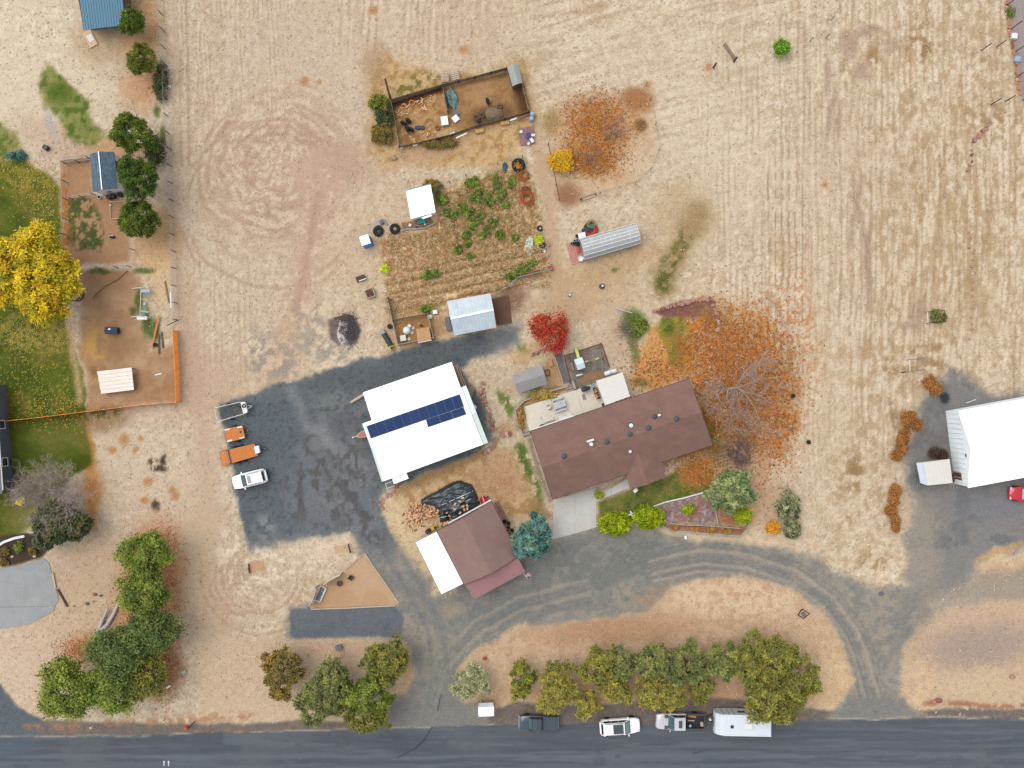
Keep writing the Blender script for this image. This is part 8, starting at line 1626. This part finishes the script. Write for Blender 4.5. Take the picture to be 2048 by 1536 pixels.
for (u, v) in ((291, 592), (290, 613)): s0 = MB().bbox((*P(u, v, .5).xy, .5), (.2, .42, .06), .02).build('seat', m_teal, o); [MB().tube((P(u, v, .5).x, P(u, v, .5).y + s_ * .18, .52), (P(281, v, 2.0).x, P(281, v, 2.0).y + s_ * .18, 1.98), .012, n=4).build('chain', m_steel, s0) for s_ in (-1, 1)]
MB().bbox((*P(292, 582, .6).xy, .6), (1.1, .4, .3), .06).build('glider', mat('pale_glider', (190, 204, 222)), o); MB().bbox((*P(284, 636, 1.0).xy, 1.0), (1.25, .45, .25), .05).build('white_panel', m_whitep, o); MB().bar(P(281, 622, 1.2), P(297, 624, .9), .2, .06).build('slide', mat('pale_teal', (150, 208, 206)), o); bucket('bucket', 'cream ball shaped pail beside the swing set', 290, 608, .16, .3, m_cream, m_cream)
plank('long orange plank leaning in the dirt yard', (318, 632), (303, 697), .22, .06, m_orange, .3); plank('western brown plank lying beside the orange one', (318, 668), (318, 708), .22, .06, m_brown, .08); plank('eastern brown plank lying beside the orange one', (323, 664), (326, 696), .2, .06, m_brown, .1); plank('old reddish pole lying near the wire fence', (330, 562), (338, 606), .18, .06, mat('old_red_pole', (150, 108, 92)), .05); plank('white strip lying in the dirt yard', (310, 750), (323, 747), .14, .04, m_whitep, .04)
bucket('plant_pot', 'black pot beside the leaning orange plank', 312, 690, .26, .35, m_black, None, 'pot'); crate('bait_block', 'white block on the field beside the wire fence', 338, 173, .35, .35, .25, 0, m_whitep); barrel('rain_barrel', 'dark blue barrel lying in the north-west yard', 95, 297, .32, .7, m_dkblue); prop('plywood_sheet', 'new plywood sheet on the ground below the blue roofed stable', 'plywood', [('sheet', MB().box((*P(181, 78).xy, .12), (1.1, 2.1, .06), R(28)), m_newwood), ('offcut', MB().box((*P(182, 77).xy, .17), (.7, .9, .04), R(28)), m_cream), ('bearer', MB().box((*P(181, 78).xy, .04), (.8, 1.8, .1), R(28)), m_darkwood)])
prop('oil_tank', 'white tank end beside the blue roofed stable', 'tank', [('shell', MB().bbox((*P(259, 23).xy, .5), (.4, .6, 1.0), .08), m_whitep), ('pipe', MB().tube((*P(259, 23).xy, 1.0), (*P(259, 23).xy, 1.3), .05), m_steel)])
for i, (u, v, lb_) in enumerate([(221, 396, 'left black bin at the south wall of the coop'), (229, 394, 'middle black bin at the south wall of the coop'), (243, 391, 'right black bin at the coop corner')]): barrel('black_bin', lb_, u, v, .27, .7, m_trim, 'bin', 'black bins behind the coop')
bucket('bucket', 'white pail with dark contents south of the coop', 200, 395, .22, .35, m_whitep, m_black); prop('unclear_object', 'unclear small black and cream object on the bare ground south of the coop', 'tub', [('shell', MB().blob((*P(225, 474).xy, .18), .4, .2, .2, 12, 7, .1, rp), m_trim), ('rim', MB().bbox((*P(226, 472).xy, .3), (.35, .12, .1), .03), m_cream), ('tip', MB().blob((*P(221, 473.5).xy, .25), .1, .1, .1, 8, 5, .05, rp), m_whitep)]); prop('white_ball', 'small white ball beside the pale wooden frame', 'ball', [('b', MB().blob((*P(222, 411).xy, .12), .13, .13, .13, 10, 7, 0), m_whitep)])  # black and cream object: rough rounded stand-in, its kind is not known
prop('hose_line', 'dark hose snaking across the dirt yard', 'hose', [('h', MB().path([Vector(at(u, v, .04)) for u, v in [(255, 542), (235, 560), (212, 572), (196, 585), (185, 598)]], .05, 5), mat('olive_hose', (112, 98, 70)))]); prop('hose_line', 'black looped hose under the yellow tree edge', 'hose', [('h', MB().path([Vector(at(u, v, .05)) for u, v in [(138, 600), (150, 602), (160, 602), (166, 595), (168, 588), (163, 587), (160, 595), (152, 600)]], .06, 5), m_trim)])
o = thing('driftwood_log', 'forked bleached driftwood log beside the south-west trees', 'log', P(205, 1250)); MB().tube(P(194, 1267, .25), P(214, 1250, .3), .26, .24, 9).tube(P(214, 1250, .3), P(226, 1230, .3), .24, .2, 9).tube(P(226, 1230, .3), P(240, 1200, .3), .2, .14, 9).build('stem', m_drift, o); MB().tube(P(196, 1264, .3), P(205, 1240, .4), .24, .2, 9).tube(P(205, 1240, .4), P(200, 1230, .5), .14, .08, 8).tube(P(205, 1240, .4), P(215, 1218, .45), .16, .12, 8).build('fork', m_drift, o)
for (u, v, r, m, lb_) in [(175, 1207, .26, m_rock, 'dark rock west of the driftwood log'), (202, 1191, .2, m_rock, 'grey rock north of the driftwood log'), (190, 1189, .26, mat('rust_red_rock', (186, 84, 58)), 'rust red rock north of the driftwood log'), (186, 1203, .16, m_stone, 'small orange rock among the others'), (148, 1212, .16, m_stone, 'small reddish rock east of the concrete pad'), (970, 1316, .3, mat('rust_red_rock', (186, 84, 58)), 'rust red rock on the west end of the island'), (2024, 1353, .36, m_stone, 'pinkish rock on the bank at the right edge'), (1877, 1400, .42, mat('dark_red_stone', (150, 98, 84)), 'dark red rock on the bank near the road'), (1868, 1403, .26, m_stone, 'smaller red rock beside the dark red one'), (1762, 1187, .32, m_rock, 'grey rock at the fork of the drives'), (788, 316, .42, mat('tan_stump', (178, 146, 122)), 'tan stump south-west of the pen'), (70, 1112, .26, m_newwood, 'orange rock in the flower bed'), (25, 1113, .2, m_newwood, 'round tan rock in the flower bed')]: tag(MB().blob((*P(u, v).xy, r * .35), r, r * .8, r * .6, 9, 6, .2, rp).build('rock', m, None), lb_, 'rock')
for (u, v, lb_) in [(367, 1345, 'pale green utility box east of the south-west trees'), (328, 1364, 'pale green utility box at the edge of the south-west trees')]: crate('utility_box', lb_, u, v, .5, .4, .45, 30, mat('pale_green_box', (170, 200, 176)), None)
plank('small white slab lying by the utility boxes', (333, 1376), (341, 1371), .25, .08, m_whitep, .05)
o = thing('marker_post', 'orange marker drum with dark bracket beside the road', 'marker', P(376, 1457)); MB().lathe([(.2, 0), (.2, .55), (.16, .6), (0, .62)], (*P(374, 1454).xy, 0), 14).build('drum', mat('signal_orange', (232, 84, 44)), o); MB().bar(P(378, 1454, .5), P(390, 1443, .5), .16, .08).build('bracket', m_trim, o); MB().tube(P(379, 1455, 0), P(379, 1455, 1.2), .04).build('stake', m_trim, o)
tag(MB().lathe([(.06, 0), (.06, .8), (0, .82)], (*P(186, 1452).xy, 0), 10).torus((*P(186, 1452).xy, .7), .1, .03, 10, 5).build('road_stub', m_whitep, None), 'thin white marker stub on the road verge', 'marker')
for k, u in enumerate((328, 337)): tag(MB().prism([tuple(P(u + a, 1526 + b_).xy) for a, b_ in [(-.7, 6), (.7, 6), (.7, -1), (2, -1), (0, -5), (-2, -1), (-.7, -1)]], -.02, .006).build('paint_mark', m_whitep, None), ['left', 'right'][k] + ' small white arrow mark painted on the road', 'marking')
# --- north-east field things
for i, (u, v, lb_) in enumerate([(2030, 71, 'white box on the grey lane at the top right'), (2036, 117, 'pale grey box on the grey lane at the top right')]): crate('hive_box', lb_, u, v, .65, .65, .5, -6, m_whitep if i == 0 else m_ltblue, None)
o = thing('fallen_pipework', 'fallen white pipe frame lying in the east field', 'frame', P(1820, 730)); MB().tube(P(1812, 720, .06), P(1850, 716, .06), .05).build('rail', m_steel, o); MB().tube(P(1808, 744, .06), P(1850, 739, .06), .05).build('rail', m_steel, o); MB().tube(P(1819, 719, .06), P(1820, 743, .06), .05).build('cross_rail', m_whitep, o); MB().tube(P(1802, 745, .06), P(1812, 744, .06), .06).build('dark_sleeve', m_trim, o)
o = thing('weed_frame', 'dark metal frame standing around the green weed clump', 'frame', P(1874, 632)); fr4 = [P(1855, 624, .5), P(1889, 620, .5), P(1892, 643, .5), P(1856, 646, .5)]; [MB().tube(fr4[i], fr4[(i + 1) % 4], .04).build('rail', m_trim if i != 3 else m_whitep, o) for i in range(4)]; [MB().tube((q_.x, q_.y, -.05), tuple(q_), .04).build('leg', m_trim, o) for q_ in fr4]
o = thing('square_frame', 'dark square metal frame on the island near the drive bend', 'frame', P(1606, 1226)); fr4 = [P(1604, 1218, .12), P(1619, 1227, .12), P(1607, 1237, .12), P(1596, 1230, .12)]; [MB().bar(fr4[i], fr4[(i + 1) % 4], .08, .1).build('bar', m_trim, o) for i in range(4)]; MB().box((*P(1607, 1228).xy, .05), (.5, .5, .06), .6).build('cover', m_rock, o)
bucket('black_pail', 'black pail lying in the orange litter edge east of the big tree', 1585, 792, .24, .3, m_black); bucket('black_pail', 'black pail further south in the east field', 1616, 884, .26, .3, m_black); 
for (u, v, rx, ry, lb_) in [(1868, 905, 9, 9, 'dark withered shrub beside the barn wall'), (1885, 910, 8, 7, 'smaller dark withered shrub against the barn wall')]: tree('withered_shrub', lb_, u, v, rx, .7, [(70, 54, 48), (88, 66, 54)], 'leafy', int(u), ry=ry, trunk=False, cat='shrub', nclump=26, leaf=.22)
prop('pipe_length', 'white pipes lying on the apron north of the barn', 'pipe', [('p', MB().tube(P(1932, 806, .06), P(1952, 799, .06), .05), m_whitep), ('p', MB().tube(P(1930, 802, .06), P(1945, 797, .06), .05), m_steel)]); prop('shed_ladder', 'grey ladder standing at the west wall of the barn shed', 'ladder', [('rail', MB().bar(P(1834, 954, .3), P(1835, 975, .3), .08, .1), m_steel), ('rail', MB().bar(P(1838, 954, .3), P(1839, 975, .3), .08, .1), m_steel)] + [('rung', MB().bar(P(1834, 956 + k * 4, .3), P(1839, 956 + k * 4, .3), .04, .04), m_steel) for k in range(5)])
stones('rough stone steps at the bank between shop and house', [(1000, 868), (1010, 868), (1022, 868)], 5, .7, 'bank_steps', 'steps', .05, seed=15, zs=.3)
# flower bed plants
for i, (u, v, r, p_, lb_) in enumerate([(38, 1096, 10, LEAFG, 'bright green plant in the west flower bed'), (12, 1104, 9, BRN, 'round tan shrub at the left of the flower bed'), (66, 1102, 7, BRN, 'golden plant at the right of the flower bed'), (8, 1125, 7, BRN, 'low brown plant at the front of the flower bed'), (42, 1004, 8, [(210, 200, 40)], 'small lime yellow shrub on the west lawn'), (32, 925, 9, LEAFG, 'green shrub along the slate grey house')]): tree('bed_plant', lb_, u, v, r, .5, p_, 'spray', 500 + i, 'plants in the west beds', trunk=False, cat='plant', nclump=12, leaf=.25)
for i, (u, v) in enumerate([(1350, 1054), (1392, 1057), (1422, 1060), (1455, 1062)]): tree('bed_plant', ['first', 'second', 'third', 'fourth'][i] + ' small plant from the west in the strip below the rail fence', u, v, 7, .35, [(180, 120, 70), (140, 130, 60)], 'spray', 520 + i, 'plants in the front strip', trunk=False, cat='plant', nclump=10, leaf=.25)
tree('lane_weed', 'green weed on the grey lane at the top right', 2022, 24, 7, .4, LEAFG, 'leafy', 530, trunk=False, cat='weeds', nclump=12)
